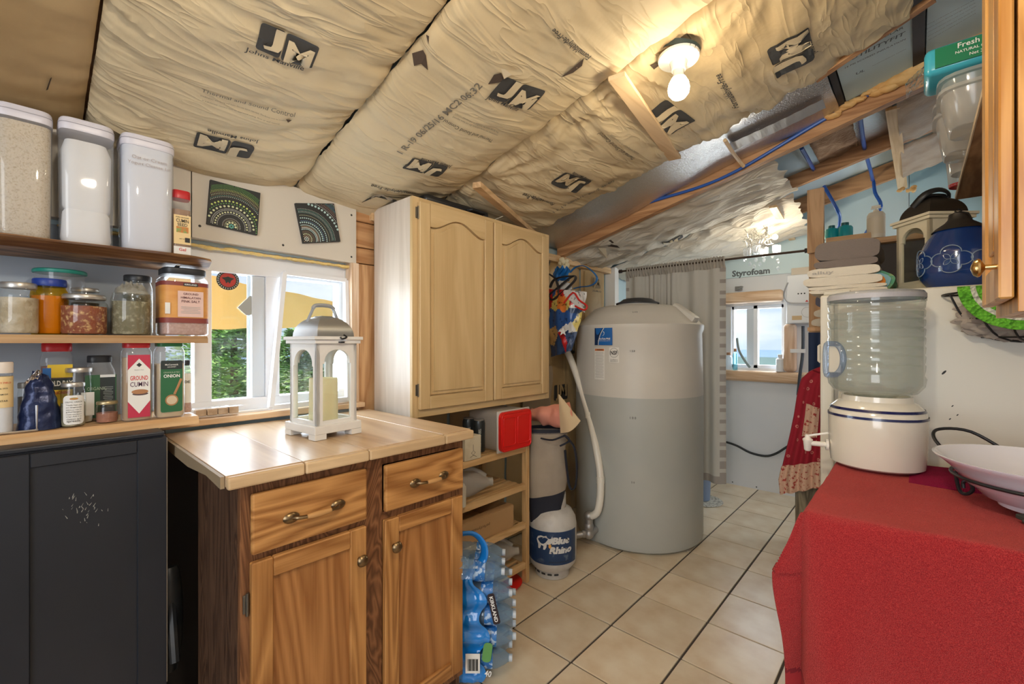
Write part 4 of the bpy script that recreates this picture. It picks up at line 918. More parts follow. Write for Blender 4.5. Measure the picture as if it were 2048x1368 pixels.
for k in range(28):
    a0_, a1_ = 2 * PI * k / 28, 2 * PI * (k + 1) / 28
    ring.faces.new([ring.verts.new((math.cos(a) * r, math.sin(a) * r + .014, .0016)) for a, r in ((a0_, R_), (a1_, R_), (a1_, R_ - .0018), (a0_, R_ - .0018))])
mesh('certification_ring', ontank(ring, 1228, 710), PRINT, tk)
t = textw('NSF', .047, .03, height=.026); bmesh.ops.translate(t, vec=(0, .014, .002), verts=t.verts); mesh('label_text', ontank(t, 1228, 710), PRINT, tk)
for k, s in enumerate(('Certified to', 'NSF/ANSI 61')): t = textw(s, .05, .0); bmesh.ops.translate(t, vec=(0, -.030 - .010 * k, .002), verts=t.verts); mesh('label_text', ontank(t, 1228, 710), PRINT, tk)
for s, (u, v), wd in (('1 5 0', (1265, 702), .03), ('1 0 0', (1266, 836), .038), ('2 0 0', (1270, 624), .03), ('5 0', (1266, 965), .02)):
    mesh('gallon_mark', ontank(textw(s, wd, .02), u, v), mat('mark_ink', (.12, .11, .10), .7), tk)
# base pad of the fitting, valve, pipe
fx = RY(1212, 1068, 2.62); 
mesh('flat_pad', box(-1.66, -1.44, 2.565, 2.62, .004, .24, .01), TKL, tk)
pl = thing('outlet_plumbing', 'galvanised elbow fittings and white PVC riser pipe at tank foot', 'plumbing', (-1.60, 2.50, 0.003))
c0 = Vector((-1.575, 2.555, .105))
mesh('black_flange', merge(lathe([(.0, 0), (.062, 0), (.062, .012), (.045, .014), (.045, .03), (0, .03)], (0, 0, 0), 8), bmesh.new()), BLACKP, pl).matrix_local = Matrix.Translation(c0 - ORG[pl.name]) @ Matrix.Rotation(PI / 2, 4, 'X')
va = Vector((-1.575, 2.46, .10)); w_ = Vector((-1.635, 2.40, .095))
pg = tube([c0 + Vector((0, -.02, 0)), va, va + Vector((-.03, -.03, 0))], .026, 12); tube([va + Vector((0, 0, -.01)), va + Vector((-.0, -.0, .12))], .027, 12, pg)
tube([va + Vector((-.02, -.02, 0)), w_ + Vector((-.04, -.03, -.01)), w_ + Vector((-.075, -.01, .03)), w_ + Vector((-.09, .02, .06))], .021, 12, pg, smoothn=4)
for p, r in ((va, .036), (va + Vector((0, 0, .05)), .034), (va + Vector((0, 0, .115)), .034), (w_ + Vector((-.04, -.03, -.01)), .03), (w_ + Vector((-.085, .0, .045)), .028)):
    bmesh.ops.create_icosphere(pg, subdivisions=2, radius=r, matrix=Matrix.Translation(p))
mesh('metal_fittings', pg, GALV, pl, smooth=True)
top = RY(1130, 700, 2.72); pm = [va + Vector((0, 0, .11)), RY(1196, 1020, 2.47), RY(1201, 960, 2.50), RY(1193, 900, 2.53), RY(1178, 830, 2.57), RY(1160, 770, 2.62), RY(1142, 720, 2.68), RY(1128, 690, 2.72), RY(1112, 655, 2.78)]
mesh('pvc_pipe', tube(pm, .024, 14, smoothn=5), PVC, pl, smooth=True)
for i in (2, 4):
    q = pm[i]; mesh('pipe_coupling', tube([q + Vector((0, 0, -.02)), q, q + Vector((-.003, 0, .02))], .0265, 14), PVC, pl)
# ------------------------------------------------------------------ curtain, rod
CYP = 3.448
RODL, RODR = RY(1241, 543, CYP), RY(1614, 501, CYP)
rd = thing('curtain_rod', 'dark bronze curtain rod across the partition opening', 'rod', RODL)
mesh('rod', tube([RODL, RODR], .008, 10), mat('bronze', (.07, .045, .03), .4, metal=.6), rd, smooth=True)
for p in (RODL, RODR): mesh('end_cap', tube([p + Vector((-.012, 0, 0)), p + Vector((.012, 0, 0))], .016, 12), mat('bronze_dark', (.03, .02, .018), .45), rd)
cx0, cx1 = RODL.x + .05, RY(1450, 520, CYP).x; zb_ = RY(1450, 970, CYP).z; zt_ = RODL.z
cu_w = mat('curtain_linen', (.56, .54, .48), .85, bmp=(200, .15)); cu_g = mat('curtain_taupe', (.36, .32, .28), .85, bmp=(200, .15)); cu_t = mat('curtain_top_band', (.42, .38, .32), .85)
NU, NV = 220, 60
def cf(u, v):
    x = cx0 + (cx1 - cx0) * u
    k = 2 * PI * u; amp = .016 + .010 * v
    gat = math.exp(-((u - .36) / .16) ** 2)
    y = CYP + .004 + amp * (math.sin(k * 5.2 + .6 * math.sin(k)) + .7 * gat * math.sin(k * 17)) + .006 * fold((u * 9, v * 2, 4)) * v - .012 * math.exp(-v * 40) * 0
    z = zt_ + .022 + (zb_ - zt_ - .022) * v + (.004 * math.sin(k * 40) if v < .02 else 0)
    if v < .04: y = CYP + .010 * math.sin(k * 34) - .004
    return (x, y, z)
cg = grid(cf, NU, NV, thick=.0015)
for f in cg.faces:
    c = f.calc_center_median(); u = (c.x - cx0) / (cx1 - cx0); v = (zt_ + .022 - c.z) / (zt_ + .022 - zb_); mi = 0
    if v < .055: mi = 2
    elif v > .965: mi = 1
    elif (u > .955 or u < .03) and int(v * 42) % 2 == 0: mi = 1
    f.material_index = mi
tag(mesh('curtain', cg, [cu_w, cu_g, cu_t], loc=((cx0 + cx1) / 2, CYP, zt_), smooth=True), 'grey linen curtain with checked taupe edge hanging behind the tank', 'curtain')
# ------------------------------------------------------------------ fridge
CREAM = mat('fridge_cream', (.72, .68, .57), .34, bmp=(120, .03)); GASK = mat('gasket', (.45, .43, .38), .5)
FY = 2.15; fzt = RY(1640, 588, FY).z; fx0 = RY(1640, 700, FY).x; fx1 = RY(1668, 700, FY).x
fr_ = thing('refrigerator', 'cream refrigerator seen from its side behind the water dispenser', 'refrigerator', (.1, FY + .34, 0.003))
mesh('body', box(fx1 + .012, .52, FY, FY + .66, .02, fzt, .006), CREAM, fr_); mesh('door', box(fx0, fx1, FY, FY + .66, .08, fzt - .006, .008), CREAM, fr_)
mesh('gasket', box(fx1 + .0005, fx1 + .0115, FY + .01, FY + .65, .09, fzt - .02), GASK, fr_)
mesh('hinge_cover', box(fx0 + .01, fx1 + .05, FY + .01, FY + .05, fzt - .0055, fzt + .010, .003), mat('hinge_cream', (.60, .56, .45), .4), fr_)
mesh('door_handle', tube([(fx0 - .002, FY + .03, 1.33), (fx0 - .008, FY + .03, 1.325), (fx0 - .008, FY + .03, 1.265), (fx0 - .002, FY + .03, 1.26)], .005, 8), CREAM, fr_)
for x in (fx0 + .03, .48):
    for y in (FY + .04, FY + .62): mesh('foot', lathe([(.018, 0), (.018, .017)], (x, y, .003), 12), BLACKP, fr_)
for (u, v) in ((1888, 745), (1905, 812), (1900, 838), (1915, 830)):
    p = RY(u, v, FY - .0005); mesh('chip_mark', place(disc(.004 if v > 750 else .009, sy=.4 if v > 750 else .35), p, Vector((.6, 0, .8)), Vector((-.8, 0, .6))), PRINT, fr_)
# ------------------------------------------------------------------ side table + red towel
TZ = .905; tx0, tx1, ty0, ty1 = -.195, .62, 1.36, 2.11
tb = thing('side_table', 'wooden side table hidden beneath the red towel', 'table', (.2, 1.73, 0.003))
mesh('tabletop', box(tx0, tx1, ty0, ty1, TZ - .03, TZ, .004), PINE, tb)
for x in (tx0 + .03, tx1 - .08):
    for y in (ty0 + .03, ty1 - .08): mesh('leg', box(x, x + .05, y, y + .05, .003, TZ - .031, .003), PINEZ, tb)
mesh('apron', box(tx0 + .035, tx0 + .05, ty0 + .08, ty1 - .08, TZ - .12, TZ - .031), PINE, tb)
TOW = mat('red_towel', (.30, .008, .016), .95, bmp=dict(scale=520, strength=1, dist=.005, detail=3), var=(620, (.58, .050, .050), .40, .64), spec=.05)
nn = TOW.node_tree; nn.nodes['Principled BSDF'].inputs['Sheen Weight'].default_value = .5; nn.nodes['Principled BSDF'].inputs['Sheen Tint'].default_value = (1, .35, .30, 1)
TOWB = mat('red_towel_band', (.38, .025, .03), .9, bmp=(120, .3)); TOWH = mat('red_towel_hem', (.22, .012, .02), .9)
HX, HY = .16, .47
def tf(u, v):
    p = (tx0 - .012 - HX) + (tx1 + .02 - tx0 + HX) * u; q = (ty0 - .012 - HY) + (ty1 - ty0 + HY) * v
    p = p - .0; dx = max(0, (tx0 - .012) - p); dy = max(0, (ty0 - .012) - q)
    r = .018; wob = .006 * fold((p * 5, q * 5, 1)) + .003 * fold((p * 17, q * 17, 2))
    x = max(p, tx0 - .012); y = max(q, ty0 - .012); z = TZ + .010 + wob
    if dx > 0 or dy > 0:
        L = math.hypot(dx, dy); drop = max(dx, dy) + .10 * min(dx, dy)
        out = min(dx, dy)
        z = TZ + .010 + wob - max(0, drop - r * .3)
        soft = r * (1 - math.exp(-drop / r))
        if dx > 0 and dy > 0:
            x -= soft * .7 + out * (.16 + .20 * math.exp(-((dy - .17) / .13) ** 2)) ; y -= soft * .7 + out * .20
        elif dx > 0: x -= soft + .012 * math.sin(q * 16) * min(1, dx * 4) + .05 * dx
        else: y -= soft + (.030 * math.sin(p * 15 + 3.6) + .010 * math.sin(p * 31)) * min(1, dy * 3) + .10 * dy
    return (x, y, z + (.004 * math.sin(p * 9) if z > TZ else 0))
tg = grid(tf, 150, 190, thick=.005)
for f in tg.faces: pass
tw = mesh('towel', tg, [TOW, TOWB, TOWH], loc=(.2, 1.7, TZ), smooth=True)
for po in tw.data.polygons:
    zz = po.center.z + TZ
    yy = po.center.y + 1.7
    if yy < ty0 - .02:
        if zz < TZ - .405: po.material_index = 1
        elif zz < TZ - .396: po.material_index = 2
tag(tw, 'thick red terry towel draped over the side table corner', 'towel')
tag(mesh('towel', crumple(-.02, .62, 1.80, 2.09, TZ + .012, .022, 8, 6, .006), mat('maroon_towel', (.28, .01, .05), .95, bmp=dict(scale=330, strength=1, dist=.004), spec=.1), loc=(.3, 1.95, TZ + .01), smooth=True), 'dark crimson folded cloth under the white bowl stand', 'towel')
# ------------------------------------------------------------------ right oak wall cabinet (near)
HONZ = wood('honey_oak', (.40, .17, .035), (.66, .36, .11), 2, 6, .3, bs=.2, fine=130); HONB = wood('honey_oak_b', (.42, .24, .12), (.60, .40, .24), 2, 8, .4, bs=.15, fine=130)
rc = thing('wall_cabinet', 'honey oak wall cabinet with brass knob at right edge of frame', 'cabinet', (.35, 1.26, 1.4))
ry = 1.10; dxa = RY(1997, 600, ry).x; dxb = RY(2029, 600, ry).x; dz0 = RY(1997, 598, ry).z; fy = 1.36; ztop = 2.20
sw = .062; x0, x1 = dxa, dxb
d = box(x0, x1, ry, ry + sw, dz0, ztop, .003, seg=1); box(x0, x1, fy - sw, fy, dz0, ztop, .003, d, seg=1); d = mesh('door', d, HONZ, rc)
for za, zb in ((dz0, dz0 + sw), (ztop - sw, ztop)): mesh('rail', box(x0 + .0004, x1, ry + sw, fy - sw, za, zb, .002, seg=1), HONB, d)
mesh('panel', merge(box(x1 - .010, x1 - .002, ry + sw, fy - sw, dz0 + sw, ztop - sw), box(x1 - .016, x1 - .010, ry + sw + .03, fy - sw - .03, dz0 + sw + .03, ztop - sw - .03, .003)), HONZ, d)
k = lathe([(.0045, 0), (.0045, .014), (.008, .016), (.0155, .020), (.0165, .023), (.013, .028), (.005, .031), (.001, .032)], (0, 0, 0), 20); k.transform(Matrix.Translation((x0, ry + .02, RY(1985, 531, ry).z)) @ Matrix.Rotation(-PI / 2, 4, 'Y')); mesh('knob', k, mat('brass', (.60, .40, .16), .22, metal=1), d, smooth=True)
bz = RY(2037, 623, ry).z
mesh('carcass', merge(box(dxb + .022, .62, ry + .002, ry + .018, bz, 2.2), merge(box(dxb + .022, .62, ry + .018, fy + .02, bz, bz + .016), merge(box(dxb + .022, .62, fy + .004, fy + .02, bz + .016, 2.2), box(.60, .62, ry + .018, fy + .004, bz + .016, 2.2)))), HONB, rc)
mesh('face_frame', merge(box(dxb + .004, dxb + .0215, ry + .001, ry + .045, bz, 2.2, .001), merge(box(dxb + .004, dxb + .0215, fy - .025, fy + .02, bz, 2.2, .001), box(dxb + .004, dxb + .0215, ry + .045, fy - .025, bz, bz + .035, .001))), HONZ, rc)
# high shelf with plastics (over the fridge)
hz = RY(1912, 400, 2.85).z; hx = RY(1912, 400, 2.85).x
hs_ = tag(mesh('high_shelf', box(hx, .98, 1.50, 2.85, hz, hz + .018, .001), wood('plywood_shelf', (.26, .13, .06), (.42, .24, .12), 1, 7, .6), loc=(.5, 2.2, hz)), 'brown plywood shelf high above the refrigerator holding plastic tubs', 'shelf')
tag(mesh('shelf_edge', box(hx - .004, hx - .0005, 1.50, 2.85, hz - .002, hz + .018), wood('ply_edge', (.60, .45, .28), (.74, .60, .42), 1, 7, .5), loc=(hx, 2.2, hz)), 'pale front edging of the high plywood shelf', 'trim')
tag(mesh('shelf_support', box(hx + .10, .98, 2.852, 2.89, hz - .20, hz + .10, .002), wood('support', (.28, .14, .06), (.44, .26, .13), 0, 7, .6), loc=(.5, 2.87, hz)), 'brown board carrying the far end of the high shelf', 'board')
# ================================================================== THINGS
def circ(u0, u1, X=None, Y=None):
    """centre and radius of a round thing seen between columns u0 and u1 whose centre lies on plane X (or Y)"""
    a0, a1 = math.atan((u0 - CU) / F), math.atan((u1 - CU) / F); am = (a0 + a1) / 2; h = (a1 - a0) / 2
    um = CU + F * math.tan(am); p = RX(um, CV, X) if X is not None else RY(um, CV, Y); D = math.hypot(p.x, p.y)
    return p.x, p.y, D * math.sin(h)
def zat(v, x, y): return CH + (CV - v) / F * (-_s * x + _c * y)
LID_S = mat('silver_lid', (.50, .48, .45), .35, metal=.8, bmp=(90, .1)); LID_BK = mat('black_lid', (.02, .022, .025), .4); LID_R = mat('red_lid', (.50, .015, .02), .35); LID_G = mat('green_lid', (.02, .16, .05), .4)
LID_B = mat('blue_lid', (.01, .04, .28), .4); LID_T = mat('teal_lid', (.01, .20, .16), .4); LID_W = mat('white_lid', (.66, .64, .70), .35); LID_GO = mat('gold_lid', (.45, .36, .20), .35, metal=.7)
PAPERW = mat('label_paper', (.78, .77, .73), .6); LABG = mat('label_green', (.03, .12, .05), .5); LABK = mat('label_black', (.02, .03, .03), .5); LABR = mat('label_red', (.50, .03, .07), .45); LABY = mat('label_yellow', (.80, .55, .03), .5)
LABC = mat('label_cream', (.80, .60, .30), .6); INKR = mat('ink_red', (.60, .04, .03), .6); INKW = mat('ink_white', (.85, .85, .82), .6)
def lab(par, c, wd, ht, m, name='label', off=0, R=None, shape=None):
    """flat or wrapped label on the +x side at c"""
    b = shape or rect(wd, ht, 0, 0, .0006 + off, 8)
    return mesh(name, place(b, c, (0, 1, 0), (0, 0, 1), bend=R), m, par)
def ltx(par, c, s, wd, m=PRINT, dy=0, dx=0, off=.0016, bold=.01, hk=None, R=None, name='label_text'):
    t = textw(s, wd, bold, height=hk); bmesh.ops.translate(t, vec=(dx, dy, off), verts=t.verts)
    return mesh(name, place(t, c, (0, 1, 0), (0, 0, 1), bend=R), m, par)
def lines(par, c, wd, n, dz, dy0, m=None, R=None, lh=.0016, dx=0):
    b = bmesh.new()
    for k in range(n): rect(wd * (1 - .25 * (k % 3 == 2)), lh, dx, dy0 - k * dz, .0016, 3, bm=b)
    return mesh('label_lines', place(b, c, (0, 1, 0), (0, 0, 1), bend=R), m or MATS['fine_print'], par, kind='stuff')
# ---- tall containers on the top shelf
def container(u0, u1, X, vt, fill, cont, label, bagged=False):
    x, y, R = circ(u0, u1, X=X); s = R * .93; z1 = zat(vt, x + s, y); H = z1 - ZT1 - .001
    t = thing('food_container', label, 'container', (x, y, ZT1 + .001), 'tall clear food containers on the top shelf'); c = (x, y, ZT1 + .001)
    k = .86; rf = s
    mesh('body', lathe([(rf * .90, 0), (rf * .95, .006), (rf, H * .60), (rf, H - .035)], c, 48, cap=False, sq=5), PLASC, t, smooth=True)
    mesh('lid', lathe([(0, H - .036), (rf * 1.0, H - .036), (rf * 1.03, H - .030), (rf * 1.03, H - .012), (rf * 1.0, H - .010), (rf * 1.0, H - .004), (rf * .96, H), (0, H)], c, 48, cap=False, sq=5), LID_W, t, smooth=True)
    mesh('lid_seal', lathe([(rf * 1.033, H - .018), (rf * 1.033, H - .015)], c, 48, cap=False, sq=5), mat('seal_grey', (.35, .34, .38), .5), t)
    hh = H * fill
    if bagged:
        b = lathe([(0, .003), (rf * .84, .003), (rf * .90, .02), (rf * .86, hh * .30), (rf * .80, hh * .33), (rf * .90, hh * .37), (rf * .92, hh * .9), (rf * .75, hh), (0, hh * 1.02)], c, 48, cap=False, sq=4)
        for v in b.verts: v.co += Vector((fold(v.co * 30), fold(v.co * 31), .4 * fold(v.co * 22))) * .004
    else: b = lathe([(0, .003), (rf * .86, .003), (rf * .925, .01), (rf * .96, hh * .95), (rf * .96, hh), (0, hh + .004)], c, 48, cap=False, sq=5)
    mesh('contents', b, cont, t, smooth=True, label=None)
    return t, x, y, s, H
RICE = mat('rice_grain', (.66, .56, .42), .8, bmp=dict(scale=260, strength=1, dist=.003), var=(200, (.44, .33, .20), .5, .75)); FLOUR = mat('white_flour', (.80, .79, .78), .9, bmp=(20, .2)); SUGAR = mat('white_powder', (.74, .75, .80), .8)
container(-16, 108, -1.90, 212, .88, RICE, 'tall container of speckled brown rice at far left of top shelf')
container(111, 229, -1.90, 242, .84, FLOUR, 'tall container with folded white bag of flour, middle of the three', True)
t, x, y, s, H = container(233, 347, -1.90, 274, .93, SUGAR, 'tall container of white powder with handwriting, right of the three')
hw = mat('marker_ink', (.40, .34, .32), .8)
for k, sx in enumerate(('Oat or Cream', 'Yogurt Cleanse 1st')): ltx(t, (x + s + .001, y, ZT1 + H * .80 - k * .02), sx, s * (1.3 + .3 * k), hw, bold=-.004)
def jar(u0, u1, X, v0, zb, label, glass=GLASSJ, lid=LID_S, cont=None, fill=.7, neck=.86, lidh=.016, cat='jar', group=None, sq=0, name='spice_jar', shoulder=.16, wide=1.0, fillr=.94, u=None):
    x, y, R = circ(u0, u1, X=X); R *= (.90 if sq else 1) * wide; H = zat(v0, x, y) - zb - .001; c = (x, y, zb + .001)
    t = thing(name, label, cat, c, group)
    zs = H * (1 - shoulder) - lidh
    mesh('body', lathe([(R * .92, 0), (R, .006), (R, zs), (R * .97, zs + (H - lidh - zs) * .4), (R * neck, H - lidh - .004), (R * neck, H - lidh + .002)], c, 32, cap=False, sq=sq), glass, t, smooth=True)
    if lid: mesh('lid', lathe([(0, H - lidh), (R * neck * 1.06, H - lidh), (R * neck * 1.08, H - lidh + .002), (R * neck * 1.08, H - .003), (R * neck * 1.02, H), (0, H)], c, 32, cap=False, sq=0 if sq < 4 else sq), lid, t, smooth=True)
    if cont:
        h = min(zs, H * fill); mesh('contents', lathe([(0, .003), (R * .88, .003), (R * fillr, .008), (R * fillr, h - .002), (0, h)], c, 32, cap=False, sq=sq), cont, t, smooth=True)
    return t, x, y, R, H
BROWNP = mat('brown_spice', (.34, .18, .08), .9, bmp=(150, .5)); GREYH = mat('grey_herb', (.20, .18, .11), .9, bmp=dict(scale=90, strength=1, dist=.004), var=(60, (.45, .42, .30), .5, .7))
CHILI = mat('chili_flake', (.26, .07, .03), .7, bmp=dict(scale=120, strength=1, dist=.004), var=(90, (.66, .42, .18), .52, .68)); PALEH = mat('pale_leaf', (.44, .36, .24), .8, bmp=dict(scale=30, strength=1, dist=.01), var=(25, (.62, .56, .46), .45, .7))
YELP = mat('mustard_powder', (.62, .34, .02), .8, bmp=(90, .4)); PINKS = mat('pink_salt', (.52, .30, .23), .8, bmp=(300, .6), var=(150, (.64, .42, .34), .4, .7)); TANP = mat('tan_powder', (.46, .30, .15), .9, bmp=(300, .4)); ONP = mat('onion_powder', (.60, .45, .26), .9, bmp=(300, .4)); DARKS = mat('dark_spice', (.05, .04, .03), .8, bmp=(90, .6))
# cumin seed jar on the top shelf
t, x, y, R, H = jar(338, 383, -1.88, 384, ZT1, 'red-lidded jar of ground cumin seed right of the tall containers', PLASC, LID_R, BROWNP, .78, .86, .028, sq=4)
lx = x + R * 1.0 + .001; lab(t, (lx, y, ZT1 + H * .40), R * 1.7, H * .44, LABC); lab(t, (lx, y, ZT1 + H * .08), R * 1.7, H * .13, PAPERW)
for s_, k_, w_, hk_ in (('PURE GROUND', .585, 1.3, None), ('CUMIN', .535, 1.25, .012), ('SEED', .475, 1.0, .010), ('NET WT', .26, .6, None)): ltx(t, (lx, y, ZT1 + H * k_), s_, R * w_, PRINT, hk=hk_)
ltx(t, (lx, y, ZT1 + H * .10), 'Gel', R * .7, INKR); lab(t, (lx, y, ZT1 + H * .40), R * 1.2, H * .09, mat('label_photo', (.55, .20, .05), .6, var=(120, (.25, .35, .10), .45, .6)), off=.0008); lab(t, (lx, y + R * .5, ZT1 + H * .25), R * .5, H * .07, PRINT, 'barcode', off=.0008)
# middle shelf
jar(-8, 80, -1.86, 566, ZT2, 'wide glass jar of pale dried leaves at far left of middle shelf', GLASSJ, LID_S, PALEH, .72, .82)
t, x, y, R, H = jar(66, 172, -1.95, 541, ZT2, 'clear tub with teal lid at the back of the middle shelf', PLASC, LID_T, None, .5, .98, .012, name='lidded_tub', cat='tub')
jar(59, 138, -1.90, 559, ZT2, 'jar of mustard yellow powder with ribbed blue lid', clear('yellow_plastic', (.95, .70, .12), .08, .1), LID_B, YELP, .80, .84, .022)
jar(118, 217, -1.86, 590, ZT2, 'squat glass jar full of red chili flakes', GLASSJ, LID_S, CHILI, .84, .84, .014)
jar(140, 200, -1.97, 577, ZT2, 'silver-lidded jar behind the squat chili flake jar', GLASSJ, LID_S, DARKS, .7, .9, .012)
t, x, y, R, H = jar(220, 303, -1.86, 578, ZT2, 'glass jar stuffed with a plastic bag of dried grey herbs', GLASSJ, None, GREYH, .90, .92)
b = crumple(x - R * .6, x + R * .6, y - R * .8, y + R * .8, ZT2 + H * .9, .045, 4); mesh('plastic_bag', b, clear('bag_film', (.9, .9, .88), .15, .3, .25, (.7, .68, .6)), t, smooth=True)
jar(244, 306, -1.97, 552, ZT2, 'black-lidded spice jar behind the bagged herb jar', GLASSJ, LID_BK, GREYH, .7, .86, .02)
t, x, y, R, H = jar(309, 417, -1.885, 540, ZT2, 'large square jar of ground Himalayan pink salt with black lid', PLASC, LID_BK, PINKS, .40, .84, .022, sq=5, shoulder=.10, wide=1.0)
mesh('inner_fill', lathe([(0, H * .38), (R * .93, H * .38), (R * .93, H * .74), (0, H * .75)], (x, y, ZT2 + .001), 32, cap=False, sq=5), PINKS, t, smooth=True)
lx = x + R + .0015; zc = ZT2 + H * .485
SALTL = mat('label_salt', (.62, .27, .06), .5, var=(9, (.72, .38, .10), .4, .7, (1, 1, 3)))
mesh('wrap_label', lathe([(R * 1.008, H * .185), (R * 1.008, H * .79)], (x, y, ZT2 + .001), 48, cap=False, sq=5), SALTL, t, smooth=True)
mesh('label_band', lathe([(R * 1.012, H * .185), (R * 1.012, H * .26)], (x, y, ZT2 + .001), 48, cap=False, sq=5), mat('label_maroon', (.22, .04, .03), .5), t, smooth=True)
mesh('label_band', lathe([(R * 1.012, H * .73), (R * 1.012, H * .79)], (x, y, ZT2 + .001), 48, cap=False, sq=5), MATS['label_maroon'], t, smooth=True)
lab(t, (lx + .001, y + .010, zc - .004), R * 1.06, H * .38, mat('label_pink', (.72, .50, .44), .5)); lab(t, (lx + .001, y + .010, ZT2 + H * .755), R * .60, H * .045, PRINT)
ltx(t, (lx + .001, y + .010, ZT2 + H * .755), 'KIRKLAND', R * .5, INKW)
for k, (s_, w_) in enumerate((('GROUND', .62), ('HIMALAYAN', .82), ('PINK SALT', .76))): ltx(t, (lx + .001, y + .010, zc + .030 - k * .0125), s_, R * w_, mat('ink_plum', (.12, .03, .04), .6))
lines(t, (lx + .001, y + .010, zc - .02), R * .8, 5, .005, .006, R=None); lab(t, (lx, y - R * .78, zc - .02), R * .2, H * .16, PAPERW, 'barcode')
# low shelf
Z3 = ZT3
t, x, y, R, H = jar(-22, 27, -1.84, 724, Z3, 'cream-of-tartar shaker with white cap at far left of lowest shelf', PLASC, mat('cap_white', (.74, .66, .58), .4), FLOUR, .75, .94, .03)
lab(t, (x, y, Z3 + H * .60), R * 2.2, H * .44, LABC, off=R + .0005, R=None) if False else mesh('label', lathe([(R * 1.01, H * .37), (R * 1.01, H * .80)], (x, y, Z3 + .001), 32, cap=False), LABC, t, smooth=True)
for s_, k_, w_, m_ in (('VALLEY FIELD', .72, 1.7, INKR), ('Lodge, WA', .64, 1.1, PRINT), ('CREAM OF', .56, 1.1, PRINT), ('TARTAR', .47, 1.1, PRINT)): ltx(t, (x + R + .002, y, Z3 + H * k_), s_, R * w_, m_, R=R + .002)
tag(mesh('wire_holder', merge(tube([(-1.81, -.10, Z3 + .006), (-1.81, .018, Z3 + .006), (-1.81, .018, Z3 + .075)], .003, 6), tube([(-1.95, .018, Z3 + .006), (-1.81, .018, Z3 + .006)], .003, 6)), MATS['steel'], loc=(-1.81, 0, Z3)), 'thin steel corner of a rack beside the tartar shaker', 'rack')
jar(34, 72, -1.93, 765, Z3, 'small jar with dark metal lid behind the blue foil bag', GLASSJ, mat('dull_lid', (.20, .19, .17), .4, metal=.7), DARKS, .7, .9, .016)
# foil bag
bx_, by_, bR = circ(32, 122, X=-1.865)
def fb(u, v):
    a = 2 * PI * u; w_ = bR * (1 - .15 * v) * (1 - .62 * v ** 2.2); d_ = .034 * (1 - v) ** .5 + .004
    ca, sa = math.cos(a), math.sin(a); p = Vector((bx_ + d_ * (abs(ca) ** .7) * (1 if ca > 0 else -1), by_ + w_ * (abs(sa) ** .8) * (1 if sa > 0 else -1) + .004 * v, Z3 + .002 + .158 * v * (1 - .05 * sa)))
    return p + Vector((fold(p * 45), fold(p * 46), .3 * fold(p * 44))) * .006 * (.4 + v)
tag(mesh('foil_bag', grid(fb, 48, 30), mat('blue_foil', (.012, .022, .075), .28, metal=.35, bmp=dict(scale=50, strength=.6, dist=.004)), loc=(bx_, by_, Z3 + .001), smooth=True), 'crumpled dark blue foil bag on the lowest shelf', 'bag')
mb = [o for o in bpy.data.objects if o.name.startswith('foil_bag')][0]
mesh('silver_top', grid(lambda u, v: (bx_ + .012 + .01 * fold((u * 5, v * 5, 1)), by_ - .010 + .032 * (u - .5) * (1.2 - v) + .008 * v, Z3 + .135 + .035 * v + .004 * fold((u * 8, v * 8, 3))), 12, 8, thick=.001), mat('foil_silver', (.55, .50, .46), .25, metal=.9), mb, smooth=True)
t, x, y, R, H = jar(76, 150, -1.955, 686, Z3, 'large spice tub with red lid and yellow seasoning label at back', PLASC, LID_R, mat('red_spice', (.30, .10, .06), .9, bmp=(150, .4)), .72, .86, .026, sq=4, shoulder=.1)
lx = x + R + .001; lab(t, (lx, y + .006, Z3 + H * .66), R * 1.5, H * .16, LABY, off=.0); lab(t, (lx, y - R * .62, Z3 + H * .63), R * .5, H * .14, LB, off=.0007); lab(t, (lx, y + .006, Z3 + H * .50), R * 1.5, H * .14, LABK, off=.0004); lab(t, (lx, y + .006, Z3 + H * .33), R * 1.5, H * .20, LABY)
ltx(t, (lx, y + .008, Z3 + H * .51), 'OLD BAY', R * 1.4, INKW, bold=.03, hk=.016); ltx(t, (lx, y + .006, Z3 + H * .395), 'SEASONING', R * 1.2, INKR, hk=.009, bold=.02)
t, x, y, R, H = jar(128, 187, -1.92, 735, Z3, 'taller silver-lidded jar with blank label behind the small labelled jar', GLASSJ, LID_S, PALEH, .45, .88, .014, shoulder=.2)
lab(t, (x, y + R * .55, Z3 + H * .35), R * .9, H * .42, PAPERW, off=R * .86)
t, x, y, R, H = jar(120, 172, -1.855, 765, Z3, 'small silver-lidded jar with rounded white text label at shelf front', GLASSJ, LID_S, GREYH, .55, .88, .012)
b = rrect(R * 1.75, H * .66, .012, 0, 0, .0008); bmesh.ops.triangulate(b, faces=b.faces[:]); nsubs(b, .006); mesh('label', place(b, (x + R + .0008, y, Z3 + H * .40), (0, 1, 0), (0, 0, 1), bend=R + .0008), PAPERW, t)
cc_ = (x + R + .002, y, Z3 + H * .40); ltx(t, cc_, 'CELTIC CRACK', R * 1.35, PRINT, dy=H * .18, R=R + .002, bold=0)
mesh('label_leaves', place(disc(.009, 0, H * .255, .0016, sy=.35), cc_, (0, 1, 0), (0, 0, 1), bend=R + .002), mat('leaf_orange', (.55, .22, .05), .6, var=(200, (.3, .35, .1), .45, .6)), t)
for k, s_ in enumerate(('Totally legal and', 'yet dangerously', 'delicious. Use on', 'grilled burgers,', 'steaks and bacon', 'wrap! Add it to', 'cheeses and', 'spreads.')): ltx(t, cc_, s_, R * (1.2 - .1 * (k > 5)), PRINT, dy=H * .11 - k * H * .052, R=R + .002, bold=0)
t, x, y, R, H = jar(163, 234, -1.965, 711, Z3, 'black-lidded organic spice tub with dark green label at back', PLASC, LID_BK, BROWNP, .8, .72, .022, sq=4, shoulder=.22)
